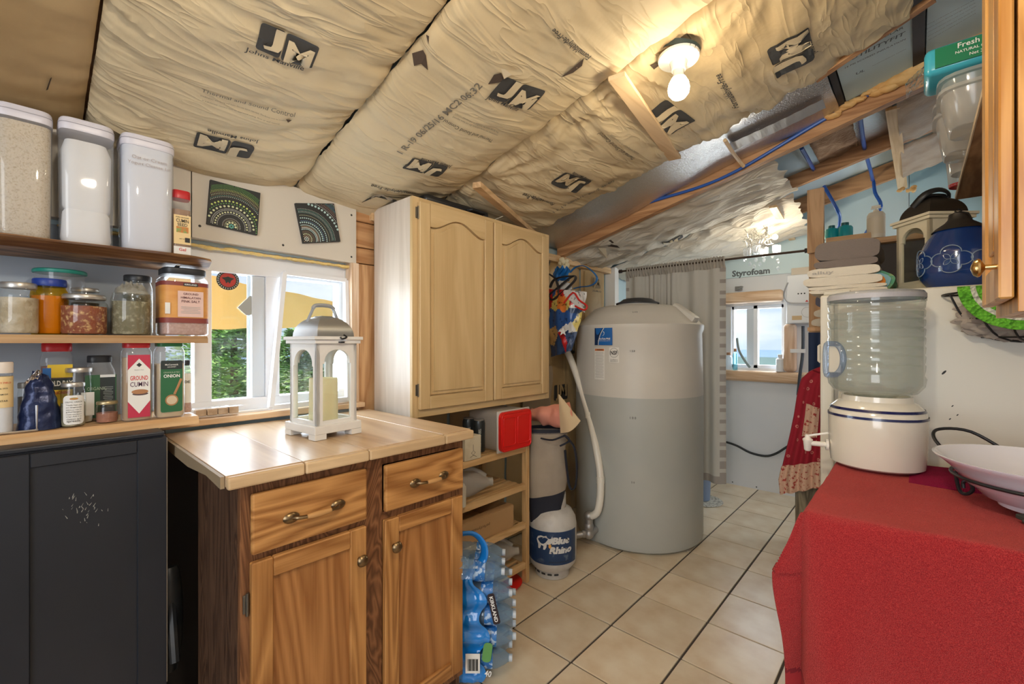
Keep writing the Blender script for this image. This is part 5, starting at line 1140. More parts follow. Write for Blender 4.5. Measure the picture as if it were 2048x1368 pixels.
lx = x + R + .001; lab(t, (lx, y, Z3 + H * .38), R * 1.95, H * .66, LABG); lab(t, (lx, y + R * .42, Z3 + H * .36), R * .95, H * .62, LABK, off=.0006); ltx(t, (lx, y - R * .25, Z3 + H * .50), 'ORGANIC', R * 1.2, mat('ink_sage', (.45, .55, .40), .6), bold=0, hk=.010)
lines(t, (lx, y + R * .45, Z3 + H * .42), R * .62, 9, .0052, .02, mat('ink_dim', (.35, .38, .36), .6)); lab(t, (lx, y + R * .42, Z3 + H * .69), R * .95, H * .04, PAPERW, off=.001)
jar(191, 237, -1.865, 802, Z3, 'tiny gold-lidded jar of reddish spice before the green label tub', GLASSJ, LID_GO, mat('rosy_spice', (.34, .15, .10), .9), .5, .9, .009)
t, x, y, R, H = jar(239, 305, -1.86, 682, Z3, 'red-lidded square tub labelled ground cumin', PLASC, LID_R, TANP, .80, .84, .022, sq=5, shoulder=.07)
lx = x + R + .0015; L_ = H * .78; zc = Z3 + H * .44; wv = R * 1.5
lab(t, (lx, y + .002, zc), wv, L_, LABR)
dm = prism([(-wv / 2, L_ * .26), (-wv / 2, -L_ * .24), (0, -L_ * .44), (wv / 2, -L_ * .24), (wv / 2, L_ * .26), (0, L_ * .44)], .0010, .0012); mesh('label_field', place(dm, (lx, y + .002, zc), (0, 1, 0), (0, 0, 1)), PAPERW, t)
mesh('maker_mark', place(prism([(0, .007), (.007, 0), (0, -.007), (-.007, 0)], .0016, .0018), (lx, y + .002, zc + L_ * .34), (0, 1, 0), (0, 0, 1)), PRINT, t); ltx(t, (lx, y + .002, zc), "Member's Mark", wv * .42, PRINT, dy=L_ * .26, bold=0)
ltx(t, (lx, y + .002, zc), 'GROUND', wv * .80, mat('ink_crimson', (.62, .05, .05), .6), dy=L_ * .13, hk=.014, bold=.02); ltx(t, (lx, y + .002, zc), 'CUMIN', wv * .80, mat('ink_purple', (.10, .03, .08), .6), dy=L_ * .03, hk=.015, bold=.008)
mesh('label_picture', place(disc(wv * .38, .002, -L_ * .09, .0018, sy=.36), (lx, y + .002, zc), (0, 1, 0), (0, 0, 1)), mat('cumin_heap', (.42, .20, .09), .7), t); mesh('label_picture', place(disc(wv * .36, .003, -L_ * .125, .0015, sy=.26), (lx, y + .002, zc), (0, 1, 0), (0, 0, 1)), mat('spoon_dark', (.10, .06, .06), .5), t)
t, x, y, R, H = jar(305, 370, -1.86, 680, Z3, 'green-lidded square tub labelled granulated onion', PLASC, LID_G, ONP, .70, .84, .022, sq=5, shoulder=.08)
lx = x + R + .0015; L_ = H * .66; zc = Z3 + H * .41; wv = R * 1.5
b = rrect(wv, L_, .006, 0, 0, .0008); mesh('label', place(b, (lx, y, zc), (0, 1, 0), (0, 0, 1)), mat('label_onion', (.02, .13, .05), .5), t); mesh('label_head', place(rrect(wv, L_ * .17, .005, 0, L_ * .415, .0013), (lx, y, zc), (0, 1, 0), (0, 0, 1)), LABK, t)
ltx(t, (lx, y, zc), 'McCormick', wv * .60, INKW, dy=L_ * .42, off=.002); ltx(t, (lx, y, zc), 'GOURMET', wv * .40, INKW, dy=L_ * .375, off=.002, bold=0); ltx(t, (lx, y, zc), 'GRANULATED', wv * .74, mat('ink_sage', (.45, .55, .40), .6), dy=L_ * .27, off=.002, bold=0); ltx(t, (lx, y, zc), 'ONION', wv * .74, INKW, dy=L_ * .20, off=.002, bold=.02, hk=.011)
sp = tube([(wv * .44, L_ * .14, .002), (wv * .30, 0, .002), (wv * .12, -L_ * .16, .002)], .0035, 6, flat=.2); mesh('spoon_picture', place(merge(sp, disc(wv * .30, 0, -L_ * .27, .0016, sy=1.05)), (lx, y, zc), (0, 1, 0), (0, 0, 1)), mat('spoon_wood', (.40, .20, .08), .6), t)
mesh('onion_picture', place(disc(wv * .24, 0, -L_ * .27, .0022, sy=1.0), (lx, y, zc), (0, 1, 0), (0, 0, 1)), mat('onion_heap', (.62, .50, .34), .8, bmp=(300, .6)), t)
t, x, y, R, H = jar(362, 383, -1.90, 720, Z3, 'narrow black-capped jar half hidden behind the onion tub', PLASC, LID_BK, PINKS, .3, .7, .018)
mesh('label', lathe([(R * 1.02, H * .2), (R * 1.02, H * .75)], (x, y, Z3 + .001), 24, cap=False), PAPERW, t, smooth=True); ltx(t, (x + R * 1.03, y, Z3 + H * .6), 'DE', R, PRINT, R=R * 1.04)
# wrapped wood blocks on the sill
wb_ = thing('wrapped_blocks', 'plastic-wrapped row of small wooden blocks on the window sill', 'blocks', (-2.0, .50, 1.062))
for k in range(4): mesh('block', box(-2.02, -1.985, .425 + k * .036, .458 + k * .036, 1.0625, 1.088, .002, seg=1), mat('block_wood', (.55, .42, .30), .7, bmp=(40, .4), var=(30, (.40, .28, .18), .4, .7)), wb_)
mesh('wrap_film', grid(lambda u, v: (-2.028 + .048 * v, .415 + .165 * u, 1.0895 + .006 * abs(fold((u * 9, v * 5, 3)))), 24, 6), clear('film', (.95, .95, .95), .1, .4, .2), wb_, smooth=True)
# ---- dotted paintings
def painting(px, label, cu, cvv, rings, base):
    q = [RX(u, v, -1.985) for u, v in px]    # tl tr br bl
    t = thing('canvas_painting', label, 'painting', sum(q, Vector()) / 4, 'small square dotted canvases')
    b = bmesh.new(); back = [p - Vector((.0145, 0, 0)) for p in q]
    fv = [b.verts.new(p) for p in q]; bv = [b.verts.new(p) for p in back]
    b.faces.new(fv)
    for i in range(4): b.faces.new((fv[i], bv[i], bv[(i + 1) % 4], fv[(i + 1) % 4]))
    mesh('canvas', b, mat('canvas_black', (.022, .024, .025), .6), t)
    cols = {}
    for r, n, ds, col in rings:
        bb = cols.setdefault(col, bmesh.new())
        for k in range(n):
            a = 2 * PI * (k + .5 * (int(r * 97) % 2)) / n; s_, t_ = cu + r * math.cos(a), cvv + r * math.sin(a)
            if not (.02 < s_ < .98 and .02 < t_ < .98): continue
            def P(s, t): return (q[3] * (1 - s) + q[2] * s) * (1 - t) + (q[0] * (1 - s) + q[1] * s) * t + Vector((.0008, 0, 0))
            bb.faces.new([bb.verts.new(P(s_ + ds * math.cos(2 * PI * i / 8), t_ + ds * math.sin(2 * PI * i / 8))) for i in range(8)])
    for col, bb in cols.items(): mesh('paint_dots', bb, mat('dot_' + col, {'green': (.12, .34, .08), 'lime': (.52, .62, .16), 'pale': (.62, .66, .40), 'white': (.70, .72, .66), 'teal': (.10, .36, .30), 'aqua': (.42, .60, .60), 'blue': (.08, .22, .42), 'plum': (.26, .10, .12), 'brown': (.30, .20, .12)}[col], .5), t, kind='stuff')
rg = [(.035, 6, .02, 'teal'), (.085, 9, .024, 'pale'), (.125, 26, .009, 'pale'), (.155, 34, .007, 'brown'), (.175, 44, .006, 'white'), (.275, 64, .007, 'white'), (.315, 34, .019, 'pale'), (.36, 84, .008, 'white'), (.39, 90, .008, 'white'), (.45, 34, .024, 'pale'), (.51, 60, .014, 'green'), (.565, 48, .021, 'lime')]
rg += [(.66 + .026 * k, 110 + 10 * k, .008, ('white', 'teal', 'brown', 'pale', 'brown', 'lime', 'lime', 'green', 'green', 'green', 'green')[k]) for k in range(11)]
painting([(421, 359), (521, 386), (515, 470), (414, 447)], 'small black canvas with concentric green and yellow dots, left of the two', .46, .06, rg, 0)
rg = [(.0, 1, .02, 'aqua'), (.05, 8, .015, 'white'), (.09, 16, .014, 'brown'), (.13, 22, .014, 'pale'), (.17, 40, .008, 'brown'), (.20, 60, .007, 'brown')] + [(.25 + .035 * k, 60 + 8 * k, .012, ('aqua', 'white', 'brown')[k % 3]) for k in range(4)] + [(.42, 50, .020, 'aqua'), (.46, 60, .012, 'blue'), (.53, 66, .017, 'aqua'), (.60, 150, .007, 'pale')] + [(.66 + .02 * k, 130, .007, ('teal', 'white', 'aqua', 'teal')[k % 4]) for k in range(6)] + [(.90, 64, .030, 'aqua'), (.96, 150, .010, 'white')] + [(1.0 + .03 * k, 160, .010, ('plum', 'brown', 'plum', 'teal', 'blue', 'blue', 'teal', 'aqua')[k % 8]) for k in range(12)]
painting([(591, 406), (668, 407), (681, 483), (607, 486)], 'small black canvas with concentric blue and plum dots, right of the two', .10, .10, rg, 0)
# ---- lanterns
LW1 = mat('lantern_white', (.74, .72, .68), .5, bmp=(40, .15), var=(9, (.62, .60, .56), .5, .8)); LW2 = mat('lantern_cream', (.76, .68, .50), .5, bmp=(40, .1))
ZINC = mat('lantern_zinc', (.34, .34, .33), .38, metal=.75); ZIND = mat('lantern_dark_roof', (.045, .035, .025), .45, metal=.4)
def lantern(label, c, wx, wy, hb, hd, ang, body, roof, candle, hand, group=None):
    t = thing('candle_lantern', label, 'lantern', c, group, rotz=ang); c = Vector(c); z = c.z
    b = box(c.x - wx / 2 - .012, c.x + wx / 2 + .012, c.y - wy / 2 - .012, c.y + wy / 2 + .012, z + .018, z + .045, .002)
    mesh('base', b, body, t)
    for sx in (-1, 1):
        for sy in (-1, 1): mesh('foot', prism([(c.x + sx * (wx / 2 + .012), c.y + sy * (wy / 2 + .012)), (c.x + sx * (wx / 2 - .028), c.y + sy * (wy / 2 + .012)), (c.x + sx * (wx / 2 - .028), c.y + sy * (wy / 2 - .028)), (c.x + sx * (wx / 2 + .012), c.y + sy * (wy / 2 - .028))], z + .0005, z + .018), body, t)
    z0, z1 = z + .045, z + hb
    def wall(w_, horizontal):
        """one arched frame as two half profiles"""
        n = 10; st = .022; top = z1 - .020; ir = (w_ - 2 * st) / 2; spring = top - ir * .75
        pl_ = [(-w_ / 2, z0), (-w_ / 2 + st, z0)] + [(-w_ / 2 + st, spring - .008), (-w_ / 2 + st + .006, spring - .008), (-w_ / 2 + st + .006, spring)]
        arcp = [(-(ir - .006) * math.cos(PI / 2 * k / n), spring + (top - spring) * math.sin(PI / 2 * k / n)) for k in range(1, n + 1)]
        left = pl_ + arcp + [(0, z1), (-w_ / 2, z1)]
        return left, [(-x, zz) for x, zz in reversed(left)]
    for (w_, ax, off) in ((wx, 1, -wy / 2), (wx, 1, wy / 2 - .012), (wy, 0, -wx / 2), (wy, 0, wx / 2 - .012)):
        L, R_ = wall(w_, 0)
        if ax == 1: f = merge(prism([(c.x + a, zz) for a, zz in L], c.y + off, c.y + off + .012, 1), prism([(c.x + a, zz) for a, zz in R_], c.y + off, c.y + off + .012, 1)); box(c.x - w_ / 2 + .02, c.x + w_ / 2 - .02, c.y + off, c.y + off + .012, z0, z0 + .014, 0, f); g = box(c.x - w_ / 2 + .01, c.x + w_ / 2 - .01, c.y + off + .005, c.y + off + .0065, z0 + .01, z1 - .01)
        else: f = merge(prism([(c.y + a, zz) for a, zz in L], c.x + off, c.x + off + .012, 0), prism([(c.y + a, zz) for a, zz in R_], c.x + off, c.x + off + .012, 0)); box(c.x + off, c.x + off + .012, c.y - w_ / 2 + .02, c.y + w_ / 2 - .02, z0, z0 + .014, 0, f); g = box(c.x + off + .005, c.x + off + .0065, c.y - w_ / 2 + .01, c.y + w_ / 2 - .01, z0 + .01, z1 - .01)
        bmesh.ops.remove_doubles(f, verts=f.verts, dist=.0002)
        fo = mesh('arched_frame', f, body, t, kind=None); mesh('glass', g, PANE, fo)
    mesh('cornice', merge(box(c.x - wx / 2 - .010, c.x + wx / 2 + .010, c.y - wy / 2 - .010, c.y + wy / 2 + .010, z1, z1 + .012, .001), box(c.x - wx / 2 - .016, c.x + wx / 2 + .016, c.y - wy / 2 - .016, c.y + wy / 2 + .016, z1 + .013, z1 + .024, .001)), body, t, kind=None)
    # pillow roof
    zt = z1 + .024; b = bmesh.new(); n = 10; rings = []
    for k in range(n + 1):
        a = PI / 2 * k / n; s = max(.30, math.cos(a) ** .9) if k < n else .30; zz = zt + hd * math.sin(a)
        rings.append([b.verts.new((c.x + sx * (wx / 2 - .006) * s, c.y + sy * (wy / 2 - .006) * s, zz)) for sx, sy in ((1, 1), (-1, 1), (-1, -1), (1, -1))])
    for p, q in zip(rings[:-1], rings[1:]):
        for i in range(4): b.faces.new((p[i], p[(i + 1) % 4], q[(i + 1) % 4], q[i]))
    b.faces.new(rings[-1]); b.faces.new(list(reversed(rings[0])))
    mesh('roof', b, roof, t, smooth=True)
    zh = zt + hd; hb_ = None
    if hand == 'bar':
        hm = mat('handle_grey', (.30, .31, .32), .45)
        h_ = obb((c.x, c.y - wy * .40, zh - .022), (c.x, c.y - wy * .24, zh + .030), .014, .004); obb((c.x, c.y + wy * .40, zh - .022), (c.x, c.y + wy * .24, zh + .030), .014, .004, bm=h_)
        h_ = tube([(c.x, c.y - wy * .26, zh + .026), (c.x, c.y - wy * .20, zh + .036), (c.x, c.y, zh + .039), (c.x, c.y + wy * .20, zh + .036), (c.x, c.y + wy * .26, zh + .026)], .007, 8, h_, smoothn=3)
        mesh('handle', h_, hm, t, smooth=True)
    else:
        h_ = tube([(c.x - .015, c.y - wy * .42, zh - .03), (c.x + .02, c.y - wy * .30, zh + .012), (c.x + .03, c.y, zh + .028), (c.x + .02, c.y + wy * .30, zh + .012), (c.x - .015, c.y + wy * .42, zh - .03)], .006, 8, smoothn=4, flat=2.2)
        mesh('handle', h_, BLACKM, t, smooth=True)
        mesh('handle', lathe([(0, 0), (.055, .002), (.05, .012), (.02, .018), (0, .019)], (c.x, c.y, zh), 16, cap=False, sx=.6), BLACKM, t, smooth=True)
    x_ = c.x + wx / 2 + .016
    mesh('latch', merge(tube([(x_ + .002, c.y + .012, z1 + .030), (x_ + .006, c.y + .022, z1 + .022), (x_ + .006, c.y + .005, z1 + .016), (x_ + .002, c.y + .0, z1 + .022)], .003, 6, smoothn=3), lathe([(0, 0), (.006, 0), (.006, .005), (0, .005)], (x_ - .003, c.y + .008, z1 + .002), 10, sy=1.9)), BLACKM, t)
    if candle:
        mesh('candle', lathe([(0, .0), (candle[0], 0), (candle[0] + .001, .004), (candle[0], candle[1] * .9), (candle[0] - .001, candle[1]), (candle[0] - .010, candle[1] - .008), (0, candle[1] - .014)], (c.x, c.y, z + .046), 36, cap=False), mat('candle_wax_glow', (.80, .72, .46), .55, sub=.4, emit=((.9, .78, .42), .06)), t, smooth=True)  # faint emission added to brighten the wax; the candle is not lit
    return t
l1 = Vector((-1.552, .708, CZ + .0005)); lantern('white wooden lantern with grey domed roof and ivory candle on counter', l1, .172, .150, .318, .072, math.radians(6), LW1, ZINC, (.047, .150), 'bar')
pl2 = RY(1848, 585, 2.36); lantern('cream wooden lantern with dark roof on top of the refrigerator', (.045, 2.54, fzt + .0005), .160, .160, .300, .078, math.radians(-50), LW2, ZIND, (.038, .13), 'loop')
# ---- water dispenser
CRK = mat('stoneware', (.76, .70, .58), .16, coat=.6); STR = mat('stripe_blue', (.008, .012, .08), .25, coat=.5)
wx_, wy_, wr_ = circ(1656, 1859, Y=1.965); wc = (wx_, wy_, TZ + .018)
ds = thing('water_crock', 'cream stoneware water crock with two navy stripes and white spigot', 'crock', wc)
Hc = zat(790, wx_, wy_) - wc[2]
prof = [(0, 0), (wr_ * .90, 0), (wr_ * .95, .006), (wr_ * .985, .05), (wr_, Hc * .55), (wr_ * 1.0, Hc * .68), (wr_ * .985, Hc * .75), (wr_ * .93, Hc * .83), (wr_ * .82, Hc * .90), (wr_ * .74, Hc * .93), (wr_ * .72, Hc), (wr_ * .66, Hc), (wr_ * .66, Hc * .9), (0, Hc * .9)]
mesh('pot', lathe(prof, wc, 64, cap=False), CRK, ds, smooth=True)
for z_ in (.70, .80):
    r1 = wr_ * (1.0 if z_ < .75 else .955) + .0012; mesh('stripe', lathe([(r1 + .0008, Hc * z_), (r1 - (.003 if z_ > .75 else .0), Hc * z_ + .008)], wc, 64, cap=False), STR, ds, smooth=True)
sv = Vector((-.97, -.25, 0)).normalized(); s0 = Vector(wc) + sv * wr_ + Vector((0, 0, .052)); SPG = mat('spigot_white', (.78, .74, .66), .35)
s1 = s0 + sv * .062
sb = tube([s0, s1], .009, 12); tube([s0 + sv * .0, s0 + sv * .008], .02, 14, sb); mesh('spigot', sb, SPG, ds, smooth=True)
mesh('spigot_tap', lathe([(.008, -.028), (.011, -.024), (.014, .006), (.016, .010), (.016, .014), (.009, .02), (.007, .03), (0, .03)], s1, 16), SPG, ds, smooth=True)
mesh('spigot_lever', obb(s1 + Vector((0, 0, .026)), s1 - sv * .062 + Vector((0, 0, .042)), .012, .005, bev=.001), SPG, ds)
bc_ = Vector((wx_ - .004, wy_, wc[2] + Hc)); Hb = zat(585, wx_, wy_) - bc_.z; R5 = .133
WB = clear('bottle_plastic', (.96, .98, .98), .05, .24, .10, (.76, .80, .80)); WAT = clear('water_body', (.96, .97, .955), .03, .06, .22, (.74, .76, .68))
bt = thing('water_bottle', 'upturned clear five-gallon water bottle standing on the cream crock', 'bottle', bc_)
bp_ = [(.030, -.045), (.032, -.01), (.070, .002), (.112, .012), (R5 * .97, .035), (R5, .06), (R5 * .955, .072), (R5 * .965, .08)]
z_ = .085
while z_ < Hb * .93:
    bp_ += [(R5 * .975, z_), (R5 * .985, z_ + .018), (R5 * (.955 if abs(z_ - Hb * .62) > .02 else .93), z_ + .024)]; z_ += .030
bp_ += [(R5 * 1.0, Hb * .90), (R5 * .995, Hb * .965), (R5 * .93, Hb * .99), (R5 * .80, Hb), (0, Hb * .985)]
mesh('bottle_wall', lathe(bp_, bc_, 64, cap=False), WB, bt, smooth=True)
mesh('water', lathe([(.028, -.04), (.066, .006), (.108, .016), (R5 * .93, .04), (R5 * .94, Hb * .80), (0, Hb * .80)], bc_, 48, cap=False), WAT, bt, smooth=True)
mesh('bottle_base', lathe([(R5 * 1.003, Hb * .925), (R5 * 1.0, Hb * .967), (R5 * .935, Hb * .992), (R5 * .80, Hb * 1.003), (0, Hb * .988)], bc_, 64, cap=False), mat('bottle_base_grey', (.46, .45, .47), .35, bmp=(300, .5)), bt, smooth=True)
hd_ = Vector((-.93, -.37, 0)).normalized(); hs = Vector((-hd_.y, hd_.x, 0)); hp = bc_ + hd_ * (R5 * .80)
hq = bc_ + Vector((-.55, -.83, 0)).normalized() * (R5 + .002); hx_ = Vector((.83, -.55, 0)).normalized()
loop = [hq + hx_ * a + Vector((0, 0, b)) for a, b in ((-.062, .075), (-.062, .165), (-.045, .176), (-.018, .17), (-.002, .14), (-.004, .10), (-.022, .074), (-.045, .068))]
mesh('grip', tube(loop, .0095, 10, closed=True, smoothn=4), clear('grip_clear', (.72, .80, .92), .05, .4, .15, (.45, .55, .75)), bt, smooth=True)
mesh('grip_recess', grid(lambda u, v: tuple(hq + hx_ * (-.054 + .042 * u) + Vector((0, 0, .078 + .090 * v)) + Vector((.55, .83, 0)) * (.004)), 6, 8, thick=.002), mat('grip_opening', (.62, .58, .48), .5), bt)
# ---- white bowl on a black wire stand
bwx, bwy, bwr = .235, 1.66, .205; bz0_ = TZ + .045; brim = RZ(1866, 884, 1.06).z - .02; brim = 1.045
bw = thing('bowl_stand', 'black scrolled wire stand under the white bowl', 'stand', (bwx, bwy, TZ + .012))
st_ = tube([(bwx + (bwr - .035) * math.cos(a), bwy + (bwr - .035) * math.sin(a), brim - .045) for a in [2 * PI * k / 40 for k in range(40)]], .0045, 8, closed=True)
mesh('ring', st_, BLACKM, bw, smooth=True)
for a in (math.radians(150), math.radians(-75), math.radians(40)):
    d_ = Vector((math.cos(a), math.sin(a), 0)); p_ = Vector((bwx, bwy, TZ + .016)) + d_ * (bwr - .045)
    mesh('scroll_foot', tube([p_ + d_ * .014 + Vector((0, 0, brim - .045 - TZ - .016)), p_ + d_ * .02 + Vector((0, 0, .05)), p_ + d_ * .012 + Vector((0, 0, .008)), p_ + d_ * -.004 + Vector((0, 0, .004)), p_ - d_ * .016 + Vector((0, 0, .020)), p_ - d_ * .008 + Vector((0, 0, .040)), p_ + d_ * .004 + Vector((0, 0, .034)), p_ + d_ * .004 + Vector((0, 0, .018))], .0045, 8, smoothn=5), BLACKM, bw, smooth=True)
a = math.radians(128); d_ = Vector((math.cos(a), math.sin(a), 0)); s_ = Vector((-d_.y, d_.x, 0)); p_ = Vector((bwx, bwy, brim)) + d_ * (bwr + .01)
mesh('loop_handle', tube([p_ - s_ * -.06 - d_ * .02 + Vector((0, 0, -.03)), p_ + s_ * .07 + d_ * .02 + Vector((0, 0, .015)), p_ + s_ * .03 + d_ * .05 + Vector((0, 0, .035)), p_ - s_ * .04 + d_ * .03 + Vector((0, 0, .032)), p_ - s_ * .10 - d_ * .02 + Vector((0, 0, -.02))], .0045, 8, smoothn=5), BLACKM, bw, smooth=True)
tag(mesh('bowl', lathe([(0, 0), (bwr * .42, 0), (bwr * .44, .012), (bwr * .55, .018), (bwr * .80, brim - TZ - .065), (bwr * .93, brim - TZ - .040), (bwr, brim - TZ - .030), (bwr * 1.01, brim - TZ - .026), (bwr * .985, brim - TZ - .026), (bwr * .90, brim - TZ - .042), (bwr * .70, .045), (bwr * .4, .022), (0, .02)], (bwx, bwy, TZ + .030), 64, cap=False), mat('white_china', (.80, .78, .82), .15, coat=.6), loc=(bwx, bwy, TZ + .030), smooth=True), 'wide white china bowl on the wire stand beside the crock', 'bowl')
pk = RZ(2047, 1040, TZ + .03); tag(mesh('cord_plug', merge(obb(pk + Vector((-.004, .018, .004)), pk + Vector((.03, -.02, 0)), .022, .012, bev=.003), tube([pk + Vector((0, .0, -.002)), pk + Vector((.03, -.02, -.006)), pk + Vector((.06, -.03, -.008))], .005, 8)), mat('plug_dark', (.03, .03, .02), .5), loc=pk), 'dark cord plug lying on the red towel at right edge', 'plug')
# ---- blue glazed pot and things over the fridge
gx, gy, gr = circ(1834, 2010, Y=2.33); gc = (gx, gy, fzt + .0005)
GLZ = mat('blue_glaze', (.008, .035, .16), .12, coat=.8, var=(7, (.015, .06, .25), .4, .7))
pt = thing('glazed_pot', 'cobalt blue glazed pot with relief quatrefoils on refrigerator', 'pot', gc)
mesh('pot_body', lathe([(0, 0), (gr * .62, 0), (gr * .72, .008), (gr * .93, .04), (gr * .99, .065), (gr * .99, .068), (gr * 1.0, .075), (gr * .99, .13), (gr * .985, .136), (gr * .93, .15), (gr * .80, .185), (gr * .62, .215), (gr * .60, .222), (0, .222)], gc, 56, cap=False), GLZ, pt, smooth=True)
mesh('pot_lid', lathe([(gr * .66, .218), (gr * .55, .232), (gr * .34, .250), (gr * .26, .262), (gr * .24, .280), (gr * .14, .286), (0, .287)], gc, 40, cap=False), mat('dull_bronze', (.05, .042, .035), .5, metal=.5), pt, smooth=True)
RLF = mat('relief_line', (.22, .30, .42), .18, coat=.6)
for a_ in (-2.75, -1.80, -.85):
    cx_, cy_ = gx + math.cos(a_) * gr * 1.0, gy + math.sin(a_) * gr * 1.0; nrm = Vector((math.cos(a_), math.sin(a_), 0)); ex = Vector((-nrm.y, nrm.x, 0)); rb = bmesh.new()
    pts = []
    for k in range(64):
        th = 2 * PI * k / 64; rr = .046 * (.72 + .34 * abs(math.cos(2 * th)) ** .8); pts.append((rr * math.cos(th) * 1.15, rr * math.sin(th), .001))
    tube(pts, .0019, 5, closed=True, bm=rb)
    for k in range(4):
        th = PI / 4 + PI / 2 * k; tube([(0, 0, .001), (.016 * math.cos(th - .5), .016 * math.sin(th - .5), .001), (.026 * math.cos(th), .026 * math.sin(th), .001), (.016 * math.cos(th + .5), .016 * math.sin(th + .5), .001)], .0011, 5, closed=True, bm=rb, smoothn=3)
    tube([(.050, 0, .001), (.058, .007, .001), (.066, 0, .001), (.058, -.007, .001)], .0011, 5, closed=True, bm=rb)
    mesh('relief', place(rb, (cx_, cy_, fzt + .103), ex, (0, 0, 1), bend=gr), RLF, pt, smooth=True)
mesh('bead_chain', tube([Vector(gc) + Vector((.0, -gr * .25, .283)), Vector(gc) + Vector((.022, -gr * .35, .27)), Vector(gc) + Vector((.03, -gr * .5, .245))], .002, 6, smoothn=4), BLACKM, pt)
yc = RY(1977, 468, 2.62); tag(mesh('yellow_cup', merge(lathe([(0, 0), (.030, 0), (.034, .10), (.034, .125)], (yc.x, yc.y, fzt + .001), 20, cap=False), lathe([(0, .125), (.036, .125), (.036, .155), (0, .155)], (yc.x, yc.y, fzt + .001), 20, cap=False)), mat('yellow_plastic_cup', (.75, .50, .05), .4), loc=(yc.x, yc.y, fzt), smooth=True), 'yellow-capped jar behind the blue pot on refrigerator', 'jar')
# folded towels
def towel_fold(label, x0, x1, y0, y1, z0, h, m, seed, n=2, group=None, parent=None):
    def prof(v):
        a = 2 * PI * v; ca, sa = math.cos(a), math.sin(a); return (abs(ca) ** .35) * (1 if ca > 0 else -1), (abs(sa) ** .6) * (1 if sa > 0 else -1)
    b = bmesh.new(); hh = h / n
    for k in range(n):
        zc = z0 + hh * (k + .5); off = random.uniform(-.006, .006)
        def f(u, v):
            px_, pz_ = prof(v); x = (x0 + x1) / 2 + (x1 - x0) / 2 * px_ + off; y = y0 + (y1 - y0) * u
            z = zc + hh * .52 * pz_ + .004 * fold((x * 12, y * 12, seed + k)); return (x + .005 * fold((z * 30, y * 9, seed)), y, z)
        grid(f, 16, 40, bm=b)
        for uu, yy in ((0, y0), (1, y1)):
            vs = [b.verts.new(f(uu, v / 40)) for v in range(40)]; b.faces.new(vs)
    bmesh.ops.remove_doubles(b, verts=b.verts, dist=.0005)
    return tag(mesh('folded_towel', b, m, loc=((x0 + x1) / 2, (y0 + y1) / 2, z0), smooth=True), label, 'towel', group)
TGR = mat('towel_grey', (.20, .165, .145), .95, bmp=dict(scale=300, strength=.8, dist=.003), spec=.1); TWH = mat('towel_white', (.70, .64, .53), .95, bmp=dict(scale=300, strength=.8, dist=.003), spec=.1)
ta = RY(1622, 585, 2.42).x; tb_ = RY(1745, 560, 2.42).x
g_ = 'folded towels piled on the refrigerator'
towel_fold('lowest off-white folded towel on top of the refrigerator', ta + .012, tb_ + .05, 2.26, 2.60, fzt + .011, .030, TWH, 1, 2, g_)
towel_fold('middle off-white folded towel overhanging the refrigerator top', ta - .004, tb_ + .04, 2.26, 2.60, fzt + .043, .036, TWH, 5, 1, g_)
tt = towel_fold('upper off-white folded towel with grey woven letters', ta + .008, tb_ + .03, 2.26, 2.60, fzt + .080, .036, TWH, 9, 1, g_)
t_ = textw('alluy', .075, .02, height=.017); mesh('woven_letters', place(t_, (ta + .066, 2.2575, fzt + .097), (1, 0, 0), (0, 0, 1)), mat('woven_grey', (.42, .39, .34), .9), tt)
towel_fold('thin grey folded towel beneath the thick grey one', ta + .028, tb_ + .02, 2.26, 2.60, fzt + .117, .030, TGR, 12, 1, g_)
towel_fold('thick brownish-grey folded towel topping the pile', ta + .035, tb_ + .03, 2.26, 2.58, fzt + .148, .075, TGR, 15, 1, g_)
# rolled colourful cloth
rc_ = RY(1757, 550, 2.34); cr_ = thing('rolled_cloth', 'rolled multicoloured cloth with orange centre beside grey towels', 'cloth', (rc_.x, 2.44, fzt + .001))
CL1 = mat('cloth_mix', (.10, .30, .18), .9, bmp=(150, .5), var=(26, (.45, .40, .10), .5, .62)); CL2 = mat('cloth_aqua', (.22, .42, .46), .9, bmp=(150, .5)); CL3 = mat('cloth_orange', (.72, .24, .03), .9, bmp=(120, .6))
def roll(r0, r1, m, y0, nm):
    def f(u, v):
        a = 2 * PI * v; r = r0 + (r1 - r0) * (.5 + .5 * math.sin(a * 3 + r0 * 90)); r = r1 * (1 + .10 * fold((math.cos(a) * 2, math.sin(a) * 2, r1 * 50)))
        return (rc_.x + r * math.cos(a), y0 + .24 * u + .006 * fold((a, u * 4, 2)), fzt + .048 + r * .86 * math.sin(a))
    b = grid(f, 10, 40); b.verts.ensure_lookup_table(); vs = b.verts[:41]; c = b.verts.new((rc_.x, y0 + .01, fzt + .048))
    for k in range(40): b.faces.new((vs[k], vs[k + 1], c))
    mesh(nm, b, m, cr_, smooth=True)
roll(.03, .050, CL1, 2.285, 'outer_roll'); roll(.02, .040, CL2, 2.280, 'middle_roll'); roll(.01, .026, CL3, 2.276, 'inner_roll')
